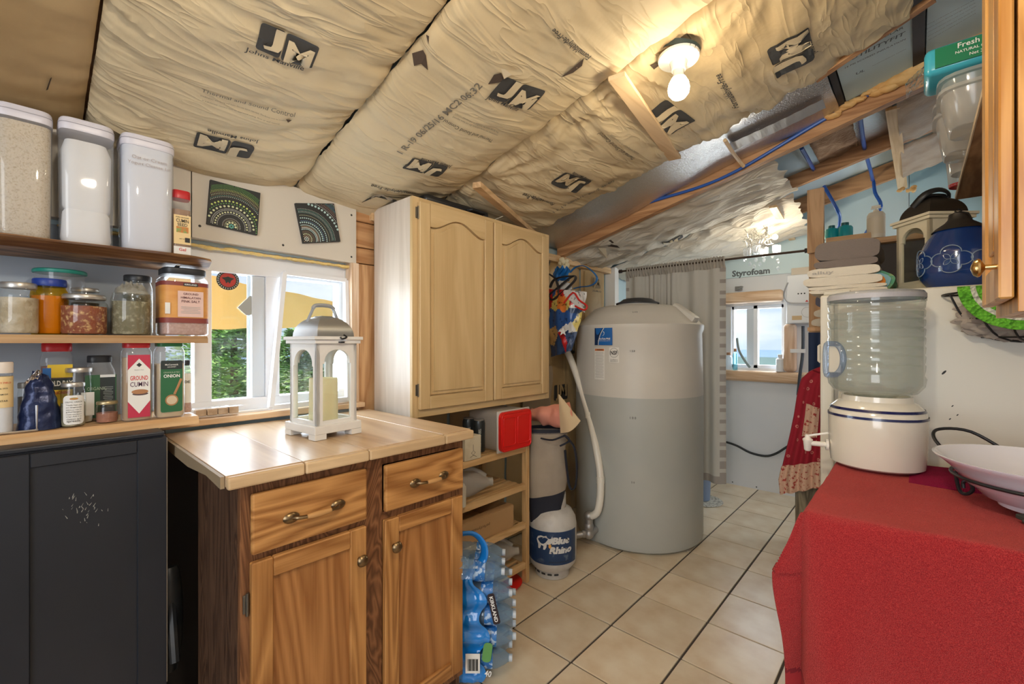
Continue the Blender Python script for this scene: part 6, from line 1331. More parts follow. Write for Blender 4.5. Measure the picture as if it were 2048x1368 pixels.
# ledge bottles
def bottle(label, u, v0, Y, zb, r, m, capm, group=None, pump=False, hk=1):
    p = RY(u, CV, Y); x, y = p.x, p.y; H = zat(v0, x, y) - zb
    t = thing('bottle', label, 'bottle', (x, y, zb + .0005), group)
    if pump:
        mesh('body', lathe([(0, 0), (r, 0), (r, H * .70), (r * .8, H * .78), (r * .32, H * .80), (r * .32, H * .86), (0, H * .86)], (x, y, zb + .0005), 28, cap=False), m, t, smooth=True)
        mesh('pump', merge(tube([(x, y, zb + H * .85), (x, y, zb + H * .97)], .005, 8), merge(box(x - .022, x + .022, y - .007, y + .007, zb + H * .94, zb + H, .003), box(x - .026, x + .026, y - .004, y + .004, zb + H * .90, zb + H * .93, .002))), capm, t)
        mesh('label', lathe([(r + .0006, H * .12), (r + .0006, H * .62)], (x, y, zb), 28, cap=False), mat('cream_label', (.72, .62, .46), .5), t, smooth=True)
    else:
        mesh('body', lathe([(0, 0), (r, 0), (r, H * .62), (r * .85, H * .74), (r * .42, H * .80), (r * .42, H * .84), (0, H * .84)], (x, y, zb + .0005), 28, cap=False), m, t, smooth=True)
        mesh('cap', lathe([(0, H * .83), (r * .50, H * .83), (r * .50, H), (0, H)], (x, y, zb + .0005), 20, cap=False), capm, t, smooth=True)
    return t
TEAL = mat('teal_plastic', (.01, .30, .34), .2, coat=.4); TEALC = mat('teal_cap', (.005, .10, .11), .35)
bottle('shorter teal shampoo bottle on the ledge next to the post', 1663, 452, 3.57, 2.019, .040, TEAL, TEALC); bottle('taller teal shampoo bottle on the ledge, right of the shorter', 1690, 446, 3.56, 2.019, .042, TEAL, TEALC)
bottle('tall cream pump bottle on the ledge before the lantern', 1752, 411, 3.54, 1.981, .045, mat('cream_plastic', (.74, .66, .52), .35), mat('cream_pump', (.76, .70, .58), .35), pump=True)
# ---- plastics on the high shelf
def at(u, v, Y): return RY(u, v, Y)
hzt = hz + .019
def tub(label, u, Y, r, h, m, z=hzt, n=1, name='plastic_tub', cat='tub', tilt=0):
    p = RY(u, 300, Y); t = thing(name, label, cat, (p.x, Y, z))
    for k in range(n): mesh('cup', lathe([(r * .72, k * h * .28), (r * .78, k * h * .28 + .004), (r * .96, k * h * .28 + h - .008), (r * 1.06, k * h * .28 + h - .006), (r * 1.06, k * h * .28 + h)], (p.x, Y, z), 32, cap=False), m, t, smooth=True)
    return t
MILK = clear('milky_plastic', (.93, .92, .90), .12, .35, .38, (.86, .83, .78))
hs0 = hx + .03
def hitem(label, x, y, r, h, n=1, m=MILK, sq=0, name='plastic_tub'):
    t = thing(name, label, 'tub', (x, y, hzt + .0005))
    for k in range(n):
        dz_ = k * h * .3; mesh('cup', lathe([(0, dz_), (r * .74, dz_), (r * .78, dz_ + .004), (r * .95, dz_ + h - .012), (r * 1.05, dz_ + h - .010), (r * 1.05, dz_ + h)], (x, y, hzt + .0005), 32, cap=False, sq=sq), m, t, smooth=True)
    return t
hitem('clear plastic cup with red base at the far end of high shelf', .145, 2.70, .060, .15)
mesh('red_base', lathe([(.046, 0), (.048, .012)], (.145, 2.70, hzt + .0002), 24), LID_R, bpy.data.objects[[o.name for o in bpy.data.objects if o.name.startswith('plastic_tub')][-1]])
hitem('stack of nested clear tubs behind the red-based cup', .165, 2.50, .09, .15, 2); hitem('large milky food tub nearest the middle of the high shelf', .150, 2.26, .105, .14, 2, sq=4)
hitem('nested milky tubs under the turquoise wipes pack', .155, 2.01, .105, .12, 2, sq=4)
tl = tag(mesh('teal_lid', lathe([(0, 0), (.05, 0), (.052, .01), (0, .012)], (0, 0, 0), 28, cap=False), LID_T, loc=(0, 0, 0), smooth=True), 'teal plastic lid leaning among the tubs on high shelf', 'lid'); tl.location = (.20, 1.875, hzt + .055); tl.rotation_euler = (0, math.radians(80), .3)
# wipes tub and packets, stacked on tubs
WT = mat('turquoise', (.05, .42, .55), .25, coat=.3); WG = mat('packet_green', (.01, .20, .09), .3)
wz = hzt + .175; wp = thing('wipes_pack', 'turquoise wipes tub with green printed top on high shelf', 'wipes pack', (.14, 2.01, wz))
mesh('tub', box(.015, .27, 1.92, 2.10, wz, wz + .085, .018, seg=3), WT, wp, smooth=True)
mesh('printed_label', box(.04, .25, 1.915, 1.9195, wz + .014, wz + .074), WG, wp)
for k, (s_, w_) in enumerate((('Fresh Wipes', .11), ('NATURAL CLEAN CARE', .12), ('Net 3 packs', .06))):
    t_ = textw(s_, w_, .01); mesh('label_text', place(t_, (.145, 1.914, wz + .060 - k * .017), (1, 0, 0), (0, 0, 1)), INKW, wp)
mesh('film_wrap', grid(lambda u, v: (-.03 + .06 * u, 1.95 + .12 * v, wz + .01 + .05 * u + .015 * fold((u * 9, v * 9, 2))), 14, 14), clear('film2', (.94, .94, .92), .1, .5, .12), wp, smooth=True)
bp2 = tag(mesh('blue_packet', box(.150, .34, 1.66, 1.84, hzt + .001, hzt + .14, .035, seg=3), mat('packet_blue', (.01, .03, .25), .35, bmp=dict(scale=14, strength=.6, dist=.01), var=(9, (.70, .72, .78), .6, .63)), loc=(.3, 1.79, hzt), smooth=True), 'crinkled dark blue and white packet at near end of high shelf', 'packet')
# ---- wire basket on the fridge side
bk = thing('wire_basket', 'black wire basket hooked on refrigerator side, stuffed with cloths', 'basket', (RY(1990, 620, FY).x, FY - .01, 1.40))
kx0, kx1 = RY(1884, 590, FY).x, RY(1884, 590, FY).x + .42; kz = RY(1884, 592, FY).z; km = (kx0 + kx1) / 2; kr = (kx1 - kx0) / 2
def bkp(a, s): return Vector((km - kr * s * math.cos(a), FY - .012 - .17 * s * math.sin(a), 0))
w_ = tube([bkp(PI * k / 24, 1) + Vector((0, 0, kz)) for k in range(25)] + [Vector((kx1, FY - .006, kz)), Vector((kx0, FY - .006, kz))], .0035, 6, closed=True)
tube([bkp(PI * k / 24, .80) + Vector((0, 0, kz - .085)) for k in range(25)], .003, 6, bm=w_); tube([bkp(PI * k / 24, .55) + Vector((0, 0, kz - .145)) for k in range(25)], .003, 6, bm=w_)
for k in range(1, 8):
    a = PI * k / 8; tube([bkp(a, 1) + Vector((0, 0, kz)), bkp(a, .82) + Vector((0, 0, kz - .085)), bkp(a, .55) + Vector((0, 0, kz - .145)), bkp(a, .15) + Vector((0, 0, kz - .16))], .003, 6, bm=w_, smoothn=3)
mesh('wire_frame', w_, BLACKM, bk, smooth=True)
def stuffc(cx, cy, cz, rx, ry_, rz, seed, f=9, amp=.35):
    b = bmesh.new(); bmesh.ops.create_icosphere(b, subdivisions=5, radius=1)
    for v in b.verts:
        n_ = v.co.copy(); k = 1 + amp * (abs(fold((n_.x * f * .3, n_.y * f * .3, n_.z * f * .3 + seed))) - .2) + .12 * fold(n_ * f + Vector((seed, 0, 0)))
        v.co = Vector((cx + n_.x * rx * k, min(FY - .004, cy + n_.y * ry_ * k), cz + n_.z * rz * k))
    return b
tag(mesh('grey_cloth', stuffc(km - .05, FY - .055, kz - .080, .125, .045, .070, 3, 10), mat('cloth_greige', (.40, .34, .29), .9, bmp=(200, .4)), loc=(km - .05, FY - .07, kz - .08), smooth=True), 'greige crumpled cloth stuffed in the black wire basket', 'cloth')
tag(mesh('patterned_cloth', stuffc(km + .02, FY - .07, kz + .006, .13, .06, .028, 9, 8), mat('cloth_peach', (.66, .50, .32), .9, bmp=(150, .4), var=(30, (.60, .24, .08), .5, .62)), loc=(km, FY - .07, kz), smooth=True), 'cream and rust patterned cloth on top of the wire basket', 'cloth')
GRN = mat('crochet_green', (.13, .50, .03), .9, bmp=dict(scale=110, strength=1, dist=.012, kind='voronoi'), var=(30, (.20, .62, .05), .4, .7)); WHC = mat('crochet_white', (.72, .74, .62), .9, bmp=dict(scale=110, strength=1, dist=.01, kind='voronoi'))
gcx = RY(2050, 600, FY - .19); gq_ = thing('crochet_cloth', 'bright green crocheted cloth with white stripe in the wire basket', 'cloth', (gcx.x, FY - .19, kz - .06))
def gf(r0, r1):
    def f(u, v):
        a = PI * (1.0 + 1.0 * u); r = r0 + (r1 - r0) * v; x = gcx.x + .0 + r * math.cos(a); z = kz + .012 + r * .98 * math.sin(a); return (x, FY - .195 + .10 * (r / .13) ** 2 * -.0 + .006 * math.sin(u * 60) * .4 + .05 * max(0, (x - gcx.x)) , z)
    return f
mesh('crochet_edge', grid(gf(.112, .140), 70, 6, thick=.008), GRN, gq_, smooth=True); mesh('white_stripe', grid(gf(.100, .112), 70, 3, thick=.010), WHC, gq_, smooth=True); mesh('crochet_body', grid(gf(.0, .100), 70, 12, thick=.008), GRN, gq_, smooth=True)
# ---- red dress over a weathered post
pp_ = RY(1590, 1000, 2.90); px1 = pp_.x; wpst = tag(mesh('weathered_post', box(px1, px1 + .16, 2.90, 3.02, .003, .94, .004), wood('weathered', (.10, .085, .06), (.30, .26, .18), 2, 12, .85, bs=.8, fine=60), loc=(px1, 2.96, .003)), 'weathered grey wooden post under the red dress', 'post')
DRS = mat('dress_red', (.34, .010, .028), .85, bmp=(120, .2)); n = DRS.node_tree; b_ = n.nodes['Principled BSDF']
tcn = n.nodes.new('ShaderNodeTexCoord'); vo = n.nodes.new('ShaderNodeTexVoronoi'); vo.inputs['Scale'].default_value = 24; cr1 = n.nodes.new('ShaderNodeValToRGB')
n.links.new(tcn.outputs['Object'], vo.inputs[0]); n.links.new(vo.outputs['Distance'], cr1.inputs[0]); e = cr1.color_ramp.elements
e[0].position = 0; e[0].color = (.34, .010, .028, 1); e[1].position = 1; e[1].color = (.34, .010, .028, 1)
for p, c in ((.10, (.34, .01, .028)), (.14, (.62, .25, .22)), (.20, (.62, .25, .22)), (.24, (.34, .01, .028))): x_ = e.new(p); x_.color = (*c, 1)
n.links.new(cr1.outputs[0], b_.inputs['Base Color'])
DHM = mat('dress_floral', (.68, .46, .34), .85, var=(60, (.42, .06, .05), .56, .62))
dr = thing('red_dress', 'dark red dress with tan floral pocket and hem hanging on the post', 'dress', (RY(1600, 860, 2.86).x, 2.86, .5))
Lft = [(1640, 733), (1618, 742), (1600, 758), (1592, 790), (1586, 830), (1578, 870), (1566, 920), (1557, 960), (1560, 990)]
def dpt(u, v):
    i = min(len(Lft) - 2, int(v * (len(Lft) - 1))); t = v * (len(Lft) - 1) - i; lu = Lft[i][0] + (Lft[i + 1][0] - Lft[i][0]) * t; lv = Lft[i][1] + (Lft[i + 1][1] - Lft[i][1]) * t
    p = RY(lu, lv, 2.87); q = RY(1672, 733 + (965 - 733) * v, 2.87); r = p.lerp(q, u)
    r.z += -.0 ; r.y += -.035 * math.sin(PI * min(1, u * 1.0)) ** .5 - .018 * v * math.sin(u * 26 + 2 * v) + (.06 * (1 - u) if v > .1 else 0) * .5; return r
def dpart(nm, v0, v1, m, off=0, u0=0, u1=1, nu=60, nv=30): return mesh(nm, grid(lambda u, v: tuple(dpt(u0 + (u1 - u0) * u, v0 + (v1 - v0) * v) + Vector((0, -off, 0))), nu, nv, thick=.003), m, dr, smooth=True)
dpart('bodice', 0, .80, DRS); dpart('hem_band', .79, 1.0, DHM, .004); dpart('pocket', .40, .62, DHM, .010, .30, .62, 14, 10)
# towels on the rack behind the fridge
rk2 = thing('corner_shelf', 'narrow wooden shelf behind refrigerator carrying folded towels', 'shelf', (-.25, 3.1, 0.003)); sx0 = RY(1622, 650, 3.05).x; sz = RY(1622, 655, 3.05).z
mesh('board', box(sx0 - .01, .3, 3.0, 3.35, sz - .022, sz, .002), POSTW, rk2)
for x in (.25,):
    for y in (3.02, 3.30): mesh('upright', box(x, x + .04, y, y + .04, .003, sz - .0225), POSTW, rk2)
mesh('upright', box(-.40, -.36, 3.30, 3.34, .003, sz - .0225), POSTW, rk2)
for k, (m_, lb, h_) in enumerate(((TWH, 'lower off-white towel behind the refrigerator edge', .05), (TWH, 'second off-white towel behind the refrigerator edge', .05), (mat('towel_slate', (.12, .12, .16), .95, bmp=(300, .6)), 'dark slate towel topping the stack behind refrigerator edge', .085))):
    towel_fold(lb, sx0 + .0 + .012 * k, .1, 3.02, 3.30, sz + .001 + (.0, .052, .104)[k], h_, m_, 30 + k, 1, 'towels on the shelf behind the refrigerator')
tag(mesh('hanging_jeans', grid(lambda u, v: (sx0 + .0 + .12 * u, 3.0 - .012 - .012 * math.sin(u * 12), sz - .03 - .36 * v), 20, 20, thick=.004), mat('dark_denim', (.02, .04, .10), .85, bmp=(200, .3)), loc=(sx0, 2.99, sz - .03), smooth=True), 'dark blue garment hanging below the shelf behind refrigerator', 'garment')
# ---- bathroom end
ht = thing('water_heater', 'white wall-mounted tankless water heater beside the far window', 'heater', (-.77, BY - .08, 1.50))
hx0, hx1 = RY(1573, 600, BY - .16).x, RY(1634, 600, BY - .16).x; hz1, hz0 = RY(1573, 551, BY - .16).z, RY(1573, 647, BY - .16).z
hm_ = mat('heater_white', (.76, .77, .80), .35)
mesh('casing', box(hx0, hx1, BY - .16, BY - .002, hz0, hz1, .008), hm_, ht); mesh('top_cover', box(hx0 + .03, hx1, BY - .14, BY - .01, hz1 + .001, hz1 + .06, .004), mat('cover_beige', (.60, .52, .42), .6), ht)
mesh('hose_loop', tube([(hx0 + .01, BY - .162, hz1 - .06), (hx0 - .018, BY - .17, hz1 - .16), (hx0 + .01, BY - .18, hz1 - .225), (hx0 + .09, BY - .18, hz1 - .24), (hx1, BY - .18, hz1 - .245)], .006, 8, smoothn=5), MATS['steel'], ht, smooth=True)
for k in range(3): mesh('vent_dot', place(disc(.006), (hx0 + .085 + .022 * k, BY - .161, hz0 + .245), (1, 0, 0), (0, 0, 1)), PRINT, ht)
mesh('dial', tube([(hx0 + .15 + .042 * math.cos(a), BY - .1615, hz0 + .09 + .042 * math.sin(a)) for a in [2 * PI * k / 24 for k in range(24)]], .002, 5, closed=True), mat('dial_grey', (.5, .5, .52), .5), ht); mesh('warning_triangle', place(prism([(-.012, 0), (.012, 0), (0, .016)], 0, .001), (hx0 + .145, BY - .1612, hz0 + .175), (1, 0, 0), (0, 0, 1)), INKR, ht)
mesh('data_plate', place(rect(.07, .035), (hx0 + .075, BY - .1612, hz0 + .045), (1, 0, 0), (0, 0, 1)), mat('plate_tan', (.62, .44, .24), .5), ht)
hs1 = RY(1606, 655, BY - .09); tag(mesh('supply_hose', tube([RY(1606, 652, BY - .09), RY(1606, 690, BY - .09), RY(1604, 720, BY - .09), RY(1600, 748, BY - .09), RY(1596, 790, BY - .06)], .012, 10, smoothn=4), mat('dark_hose', (.05, .06, .08), .5), loc=hs1, smooth=True), 'dark water hose hanging below the white heater', 'hose')
tag(mesh('hose_clip', box(hs1.x - .09, hs1.x + .02, BY - .11, BY - .101, RY(1604, 702, BY - .09).z - .016, RY(1604, 702, BY - .09).z + .016, .002), mat('clip_white', (.8, .8, .82), .4), loc=hs1), 'white plastic clip across the dark hose', 'clip')
hc = [RY(1430, 880, BY - .02), RY(1452, 884, BY - .02), RY(1475, 892, BY - .02), RY(1500, 905, BY - .02), RY(1530, 912, BY - .02), RY(1552, 907, BY - .02), RY(1575, 893, BY - .02), RY(1600, 880, BY - .02)]
tag(mesh('black_cable', tube(hc, .010, 10, smoothn=4), mat('cable_black', (.02, .022, .025), .5), loc=hc[0], smooth=True), 'sagging black cable across the white back wall', 'cable')
ol = RY(1455, 783, BY - .003); tag(mesh('wall_outlet', box(ol.x - .02, ol.x + .02, BY - .008, BY - .001, ol.z - .035, ol.z + .035, .002), mat('outlet_plate', (.66, .67, .70), .4), loc=ol), 'small white outlet plate on the back wall beside the curtain', 'outlet')
sn = RY(1478, 577, BY - .018); tag(mesh('wall_hook', merge(box(sn.x - .035, sn.x + .03, BY - .022, BY - .001, sn.z - .02, sn.z + .022, .003), tube([(sn.x - .03, BY - .03, sn.z - .01), (sn.x + .04, BY - .03, sn.z + .012)], .005, 6)), mat('chrome', (.6, .6, .62), .2, metal=1), loc=sn), 'small chrome fixture on the white panel above the far window', 'hook')
screwmesh(floor if False else bpy.data.objects['wall_back'], [(RY(u, v, BY).x, BY - .001, RY(u, v, BY).z) for u, v in ((1465, 964), (1513, 974))], .006, 'Y')
# sill objects
def sillb(label, u, v0, r, m, capm, name='bottle', cat='bottle'):
    p = RY(u, 700, BY - .05); z = 1.086; H = zat(v0, p.x, BY - .05) - z; t = thing(name, label, cat, (p.x, BY - .045, z))
    mesh('body', lathe([(0, 0), (r, 0), (r, H * .72), (r * .5, H * .82), (r * .5, H * .86), (0, H * .86)], (p.x, BY - .045, z), 20, cap=False), m, t, smooth=True); mesh('cap', lathe([(0, H * .85), (r * .6, H * .85), (r * .6, H), (0, H)], (p.x, BY - .045, z), 16, cap=False), capm, t, smooth=True)
sillb('blue-green corked glass bottle on the far window sill', 1470, 697, .020, clear('aqua_glass', (.55, .80, .85), .04, .2, .2, (.3, .55, .6)), mat('cork', (.50, .26, .14), .8))
sillb('clear round jar on the far sill near the curtain', 1457, 705, .030, clear('sill_glass', (.92, .95, .96), .04, .3, .2), mat('cork', (.5, .26, .14), .8), 'jar', 'jar')
sillb('white tub on the far sill left of the log post', 1560, 709, .032, mat('tub_white', (.78, .80, .84), .4), mat('tub_lid', (.7, .7, .72), .4), 'tub', 'tub')
# hanging swim goggles strap by the window
g0 = RY(1482, 690, BY - .04); tag(mesh('strap_loop', tube([RY(1474, 676, BY - .03), RY(1478, 700, BY - .03), RY(1490, 722, BY - .03), RY(1500, 735, BY - .03)], .006, 6, smoothn=4, flat=2), mat('strap_grey', (.25, .32, .33), .5), loc=g0, smooth=True), 'thin grey strap hanging in front of the far window', 'strap')
# chandelier
chc = RY(1522, 500, 3.80); ch = thing('chandelier', 'small crystal and wire chandelier with one lit bulb beyond curtain', 'chandelier', (chc.x, 3.80, chc.z + .2))
CRY = clear('crystal', (.93, .95, .97), .02, .5, .12, (.9, .93, 1)); WIR = mat('chrome_wire', (.62, .60, .55), .25, metal=1)
bulb_p = RY(1550, 474, 3.80)
mesh('stem', tube([bulb_p + Vector((-.05, 0, .16)), bulb_p + Vector((-.06, 0, .02))], .008, 8), WIR, ch)
random.seed(21); wb2 = bmesh.new()
for k in range(90):
    p = chc + Vector((random.uniform(-.10, .07), random.uniform(-.06, .06), random.uniform(.02, .13))); q = p + Vector((random.uniform(-.07, .07), random.uniform(-.07, .07), random.uniform(-.05, .07))); tube([p, (p + q) / 2 + Vector((random.uniform(-.02, .02), 0, random.uniform(.0, .03))), q], .0014, 4, bm=wb2, smoothn=2)
mesh('wire_tangle', wb2, WIR, ch, kind='stuff')
for u, v in ((1495, 506), (1513, 500), (1528, 505), (1553, 500)):
    p = RY(u, v, 3.80 + random.uniform(-.04, .04)); mesh('glass_cup', lathe([(.006, -.035), (.024, -.03), (.030, .0), (.030, .035)], p, 16, cap=False), CRY, ch, smooth=True)
for u, v in ((1490, 520), (1500, 528), (1508, 533), (1520, 528), (1528, 520), (1556, 522), (1556, 537), (1545, 512), (1512, 520)):
    p = RY(u, v, 3.80 + random.uniform(-.05, .05)); b = bmesh.new(); bmesh.ops.create_icosphere(b, subdivisions=1, radius=.013, matrix=Matrix.Translation(p) @ Matrix.Diagonal((1, 1, 1.4, 1))); mesh('crystal_drop', b, CRY, ch)
b = bmesh.new(); bmesh.ops.create_uvsphere(b, u_segments=16, v_segments=10, radius=.020, matrix=Matrix.Translation(bulb_p)); mesh('bulb', b, mat('bulb_lit_small', (1, 1, 1), .3, emit=((1, .85, .6), 14)), ch, smooth=True)
# ---- ceiling bulb in porcelain holder
lc = RR(1357, 97); lc.z -= .0; nrm = Vector((.2425, 0, -.970)); lam = thing('ceiling_lamp', 'white porcelain lamp holder with bright bare bulb on batts', 'lamp', lc)
PORC = mat('porcelain', (.80, .76, .68), .2, coat=.5)
def olathe(prof, seg=40):
    b = lathe(prof, (0, 0, 0), seg, cap=False); b.transform(Matrix.Rotation(0, 4, 'X')); q = Vector((0, 0, 1)).rotation_difference(Vector((.03, -.06, -1)).normalized()); b.transform(Matrix.Translation(lc + Vector((0, 0, -.028))) @ q.to_matrix().to_4x4()); return b
b = lathe([(0, -.02), (.070, -.02), (.070, 0)], (0, 0, 0), 20, cap=False); q = Vector((0, 0, 1)).rotation_difference(Vector((-.25, 0, -1)).normalized()); b.transform(Matrix.Translation(lc + Vector((0, 0, -.022))) @ q.to_matrix().to_4x4()); mesh('junction_box', b, mat('box_dark', (.03, .05, .05), .6), lam, smooth=True)
mesh('holder', olathe([(0, 0), (.066, 0), (.070, .004), (.068, .012), (.040, .018), (.030, .022), (.026, .040), (.024, .052), (0, .052)]), PORC, lam, smooth=True)
mesh('bulb_neck', olathe([(.018, .052), (.019, .070), (.024, .082)]), PORC, lam, smooth=True)
mesh('bulb', olathe([(.024, .082), (.033, .100), (.0365, .118), (.034, .134), (.024, .148), (.010, .155), (0, .156)]), mat('bulb_lit', (1, 1, 1), .3, emit=((1, .88, .62), 16)), lam, smooth=True)
# ---- things on the bamboo rack
rz = [z + .0225 for z in shelves]
rcx = -1.60
ya, yb = RX(999, 860, -1.575).y, RX(1062, 860, -1.575).y
fc = thing('food_tub', 'translucent tub on its side with bright red lid facing out', 'tub', (-1.69, (ya + yb) / 2, rz[0]))
zt0, zt1 = rz[0] + .001, .985
mesh('tub_body', box(-1.83, -1.592, ya + .006, yb - .006, zt0 + .004, zt1 - .004, .03, seg=4), MILK, fc, smooth=True)
mesh('rim', box(-1.598, -1.586, ya - .002, yb + .002, zt0, zt1, .005, seg=3), mat('tub_rim', (.52, .50, .46), .4), fc, smooth=True)
RLID = mat('bright_red_lid', (.70, .015, .012), .35); 
def rpoly(y0, y1, z0, z1, r, n=5):
    return [(cy + math.cos(math.radians(a + 90 * k / n)) * r, cz + math.sin(math.radians(a + 90 * k / n)) * r) for cy, cz, a in ((y1 - r, z1 - r, 0), (y0 + r, z1 - r, 90), (y0 + r, z0 + r, 180), (y1 - r, z0 + r, 270)) for k in range(n + 1)]
for nm_, q_ in (('lid_ridge', rpoly(ya + .022, (ya + yb) / 2 - .012, zt0 + .035, zt1 - .035, .012)), ('lid_ridge', rpoly((ya + yb) / 2 + .006, yb - .022, zt0 + .035, zt1 - .035, .012)), ('lid_ridge', rpoly(ya + .010, yb - .012, zt0 + .012, zt1 - .012, .022))): mesh(nm_, tube([(-1.5655, a, b) for a, b in q_], .0028, 6, closed=True), RLID, fc, smooth=True)
mesh('lid', merge(prism(rpoly(ya + .004, yb - .006, zt0 + .006, zt1 - .006, .028), -1.587, -1.567, 0), bmesh.new()), RLID, fc, smooth=True)
y0_, y1_ = RX(930, 890, -1.60).y, RX(962, 890, -1.60).y
wbx = thing('small_carton', 'small off-white carton with drawn diamond mark on rack top', 'carton', (-1.66, (y0_ + y1_) / 2, rz[0])); mesh('box_body', box(-1.72, -1.60, y0_, y1_, rz[0] + .001, rz[0] + .115, .002), mat('carton_white', (.66, .60, .46), .6, var=(12, (.56, .48, .34), .5, .7)), wbx)
dmd = tube([(-.014, 0, .001), (0, .010, .001), (.014, 0, .001), (0, -.012, .001)], .0009, 4, closed=True); tube([(0, .010, .001), (0, .04, .001)], .0008, 4, bm=dmd); tube([(-.02, -.02, .001), (0, -.012, .001), (.022, -.022, .001)], .0008, 4, bm=dmd); mesh('diamond_mark', place(dmd, (-1.5995, (y0_ + y1_) / 2, rz[0] + .035), (0, 1, 0), (0, 0, 1)), PRINT, wbx)
for k, (u, lb, X_) in enumerate(((936, 'black printed can behind the carton, left of two', -1.78), (957, 'black printed can behind the carton, right of two', -1.70))):
    x, y, R = circ(u - 11, u + 13, X=X_); t = thing('drink_can', lb, 'can', (x, y, rz[0])); mesh('can_body', lathe([(0, .001), (R * .9, .001), (R, .008), (R, .150), (R * .85, .165), (0, .165)], (x, y, rz[0]), 28, cap=False), mat('can_dark', (.03, .035, .035), .3, metal=.3), t, smooth=True)
    mesh('can_top', lathe([(R * .84, .1655), (R * .88, .170), (R * .80, .170), (0, .166)], (x, y, rz[0]), 28, cap=False), LID_S, t, smooth=True)
    ttx = textw('BLACK LABEL', .09, .01, height=.014); ttx.transform(Matrix.Rotation(PI / 2, 4, 'Z')); mesh('can_text', place(ttx, (x + (R + .001) * .8, y - (R + .001) * .6, rz[0] + .08), (.6, .8, 0), (0, 0, 1)), mat('can_ink', (.5, .52, .48), .5), t)
tag(mesh('blue_disc', lathe([(0, 0), (.045, 0), (.045, .02), (0, .02)], (0, 0, 0), 24).copy() if False else place(merge(disc(.045), disc(.045, z=.02)), (-1.62, y0_ - .012, rz[0] + .06), (1, 0, 0), (0, 0, 1)), mat('aqua_lid', (.08, .38, .58), .4), loc=(-1.62, y0_ - .012, rz[0])), 'round aqua lid beside the white carton', 'lid') if False else None
JUG = clear('jug_plastic', (.90, .90, .88), .2, .3, .48, (.78, .77, .74))
def jug(label, c, dirv, L, R):
    """milk jug lying on its side, mouth towards dirv"""
    c = Vector(c); t = thing('milk_jug', label, 'jug', c); b = lathe([(0, 0), (R * .85, .004), (R, .02), (R, L * .52), (R * .9, L * .64), (R * .55, L * .80), (.024, L * .90), (.021, L * .93), (.021, L), (.017, L), (.017, L * .93)], (0, 0, 0), 40, cap=False, sq=0)
    for v in b.verts:
        if v.co.z < L * .6:
            a = math.atan2(v.co.y, v.co.x); k = 1 / ((abs(math.cos(a)) ** 4 + abs(math.sin(a)) ** 4) ** .25); v.co.x *= k * .93; v.co.y *= k * .93
    h_ = tube([(R * .92, 0, L * .40), (R * 1.02, 0, L * .55), (R * .82, 0, L * .72), (R * .45, 0, L * .86)], .012, 10, smoothn=4)
    d = Vector(dirv).normalized(); s = d.cross(Vector((0, 0, 1))).normalized(); u_ = s.cross(d); M = Matrix((u_, s, d)).transposed().to_4x4(); M.translation = c + Vector((0, 0, R * .94))
    b.transform(M); h_.transform(M); mesh('jug_body', b, JUG, t, smooth=True); mesh('jug_handle', h_, JUG, t, smooth=True)
jm = RX(972, 968, -1.63); jug('empty milk jug lying on the second rack shelf, mouth outward', (-1.79, 1.415, rz[1]), (.62, .78, .0), .27, .068)
jug('empty milk jug lying on the lowest rack shelf above red dish', (-1.80, 1.62, rz[3]), (.62, .78, 0), .275, .072)
tag(mesh('white_bottle', lathe([(0, 0), (.03, 0), (.032, .09), (.02, .11), (0, .11)], (-1.615, 1.395, rz[1] + .001), 20, cap=False), mat('bottle_cream', (.70, .66, .56), .4), loc=(-1.615, 1.395, rz[1]), smooth=True), 'cream bottle at the left of the second rack shelf', 'bottle')
cbx = thing('cardboard_box', 'low open cardboard box with upside-down script on third rack shelf', 'box', (-1.75, 1.50, rz[2])); CARD = mat('cardboard', (.46, .28, .13), .75, bmp=(60, .1)); by0, by1 = 1.22, RX(1027, 1030, -1.618).y; bh = .115
z_ = rz[2] + .001
for nm, bb in (('front_panel', box(-1.622, -1.618, by0, by1, z_, z_ + bh)), ('back_panel', box(-1.92, -1.916, by0, by1, z_, z_ + bh)), ('side_panel', box(-1.916, -1.622, by1 - .004, by1, z_, z_ + bh)), ('side_panel', box(-1.916, -1.622, by0, by0 + .004, z_, z_ + bh)), ('bottom_panel', box(-1.916, -1.622, by0 + .004, by1 - .004, z_, z_ + .003)), ('top_flap', box(-1.66, -1.622, by0, by1, z_ + bh, z_ + bh + .003))): mesh(nm, bb, CARD, cbx)
t_ = textw('perfectlymade', .125, 0); t_.transform(Matrix.Rotation(PI, 4, 'Z')); mesh('box_script', place(t_, (-1.6175, RX(962, 1055, -1.6175).y, RX(962, 1055, -1.6175).z), (0, 1, 0), (0, 0, 1)), mat('brown_ink', (.06, .03, .015), .7), cbx)
tag(mesh('frisbee', lathe([(0, 0), (.10, 0), (.11, .012), (.10, .02), (0, .02)], (-1.70, 1.78, .004), 36, cap=False), RLID, loc=(-1.70, 1.78, .004), smooth=True), 'round red plastic dish on the floor beneath the bamboo rack', 'dish')
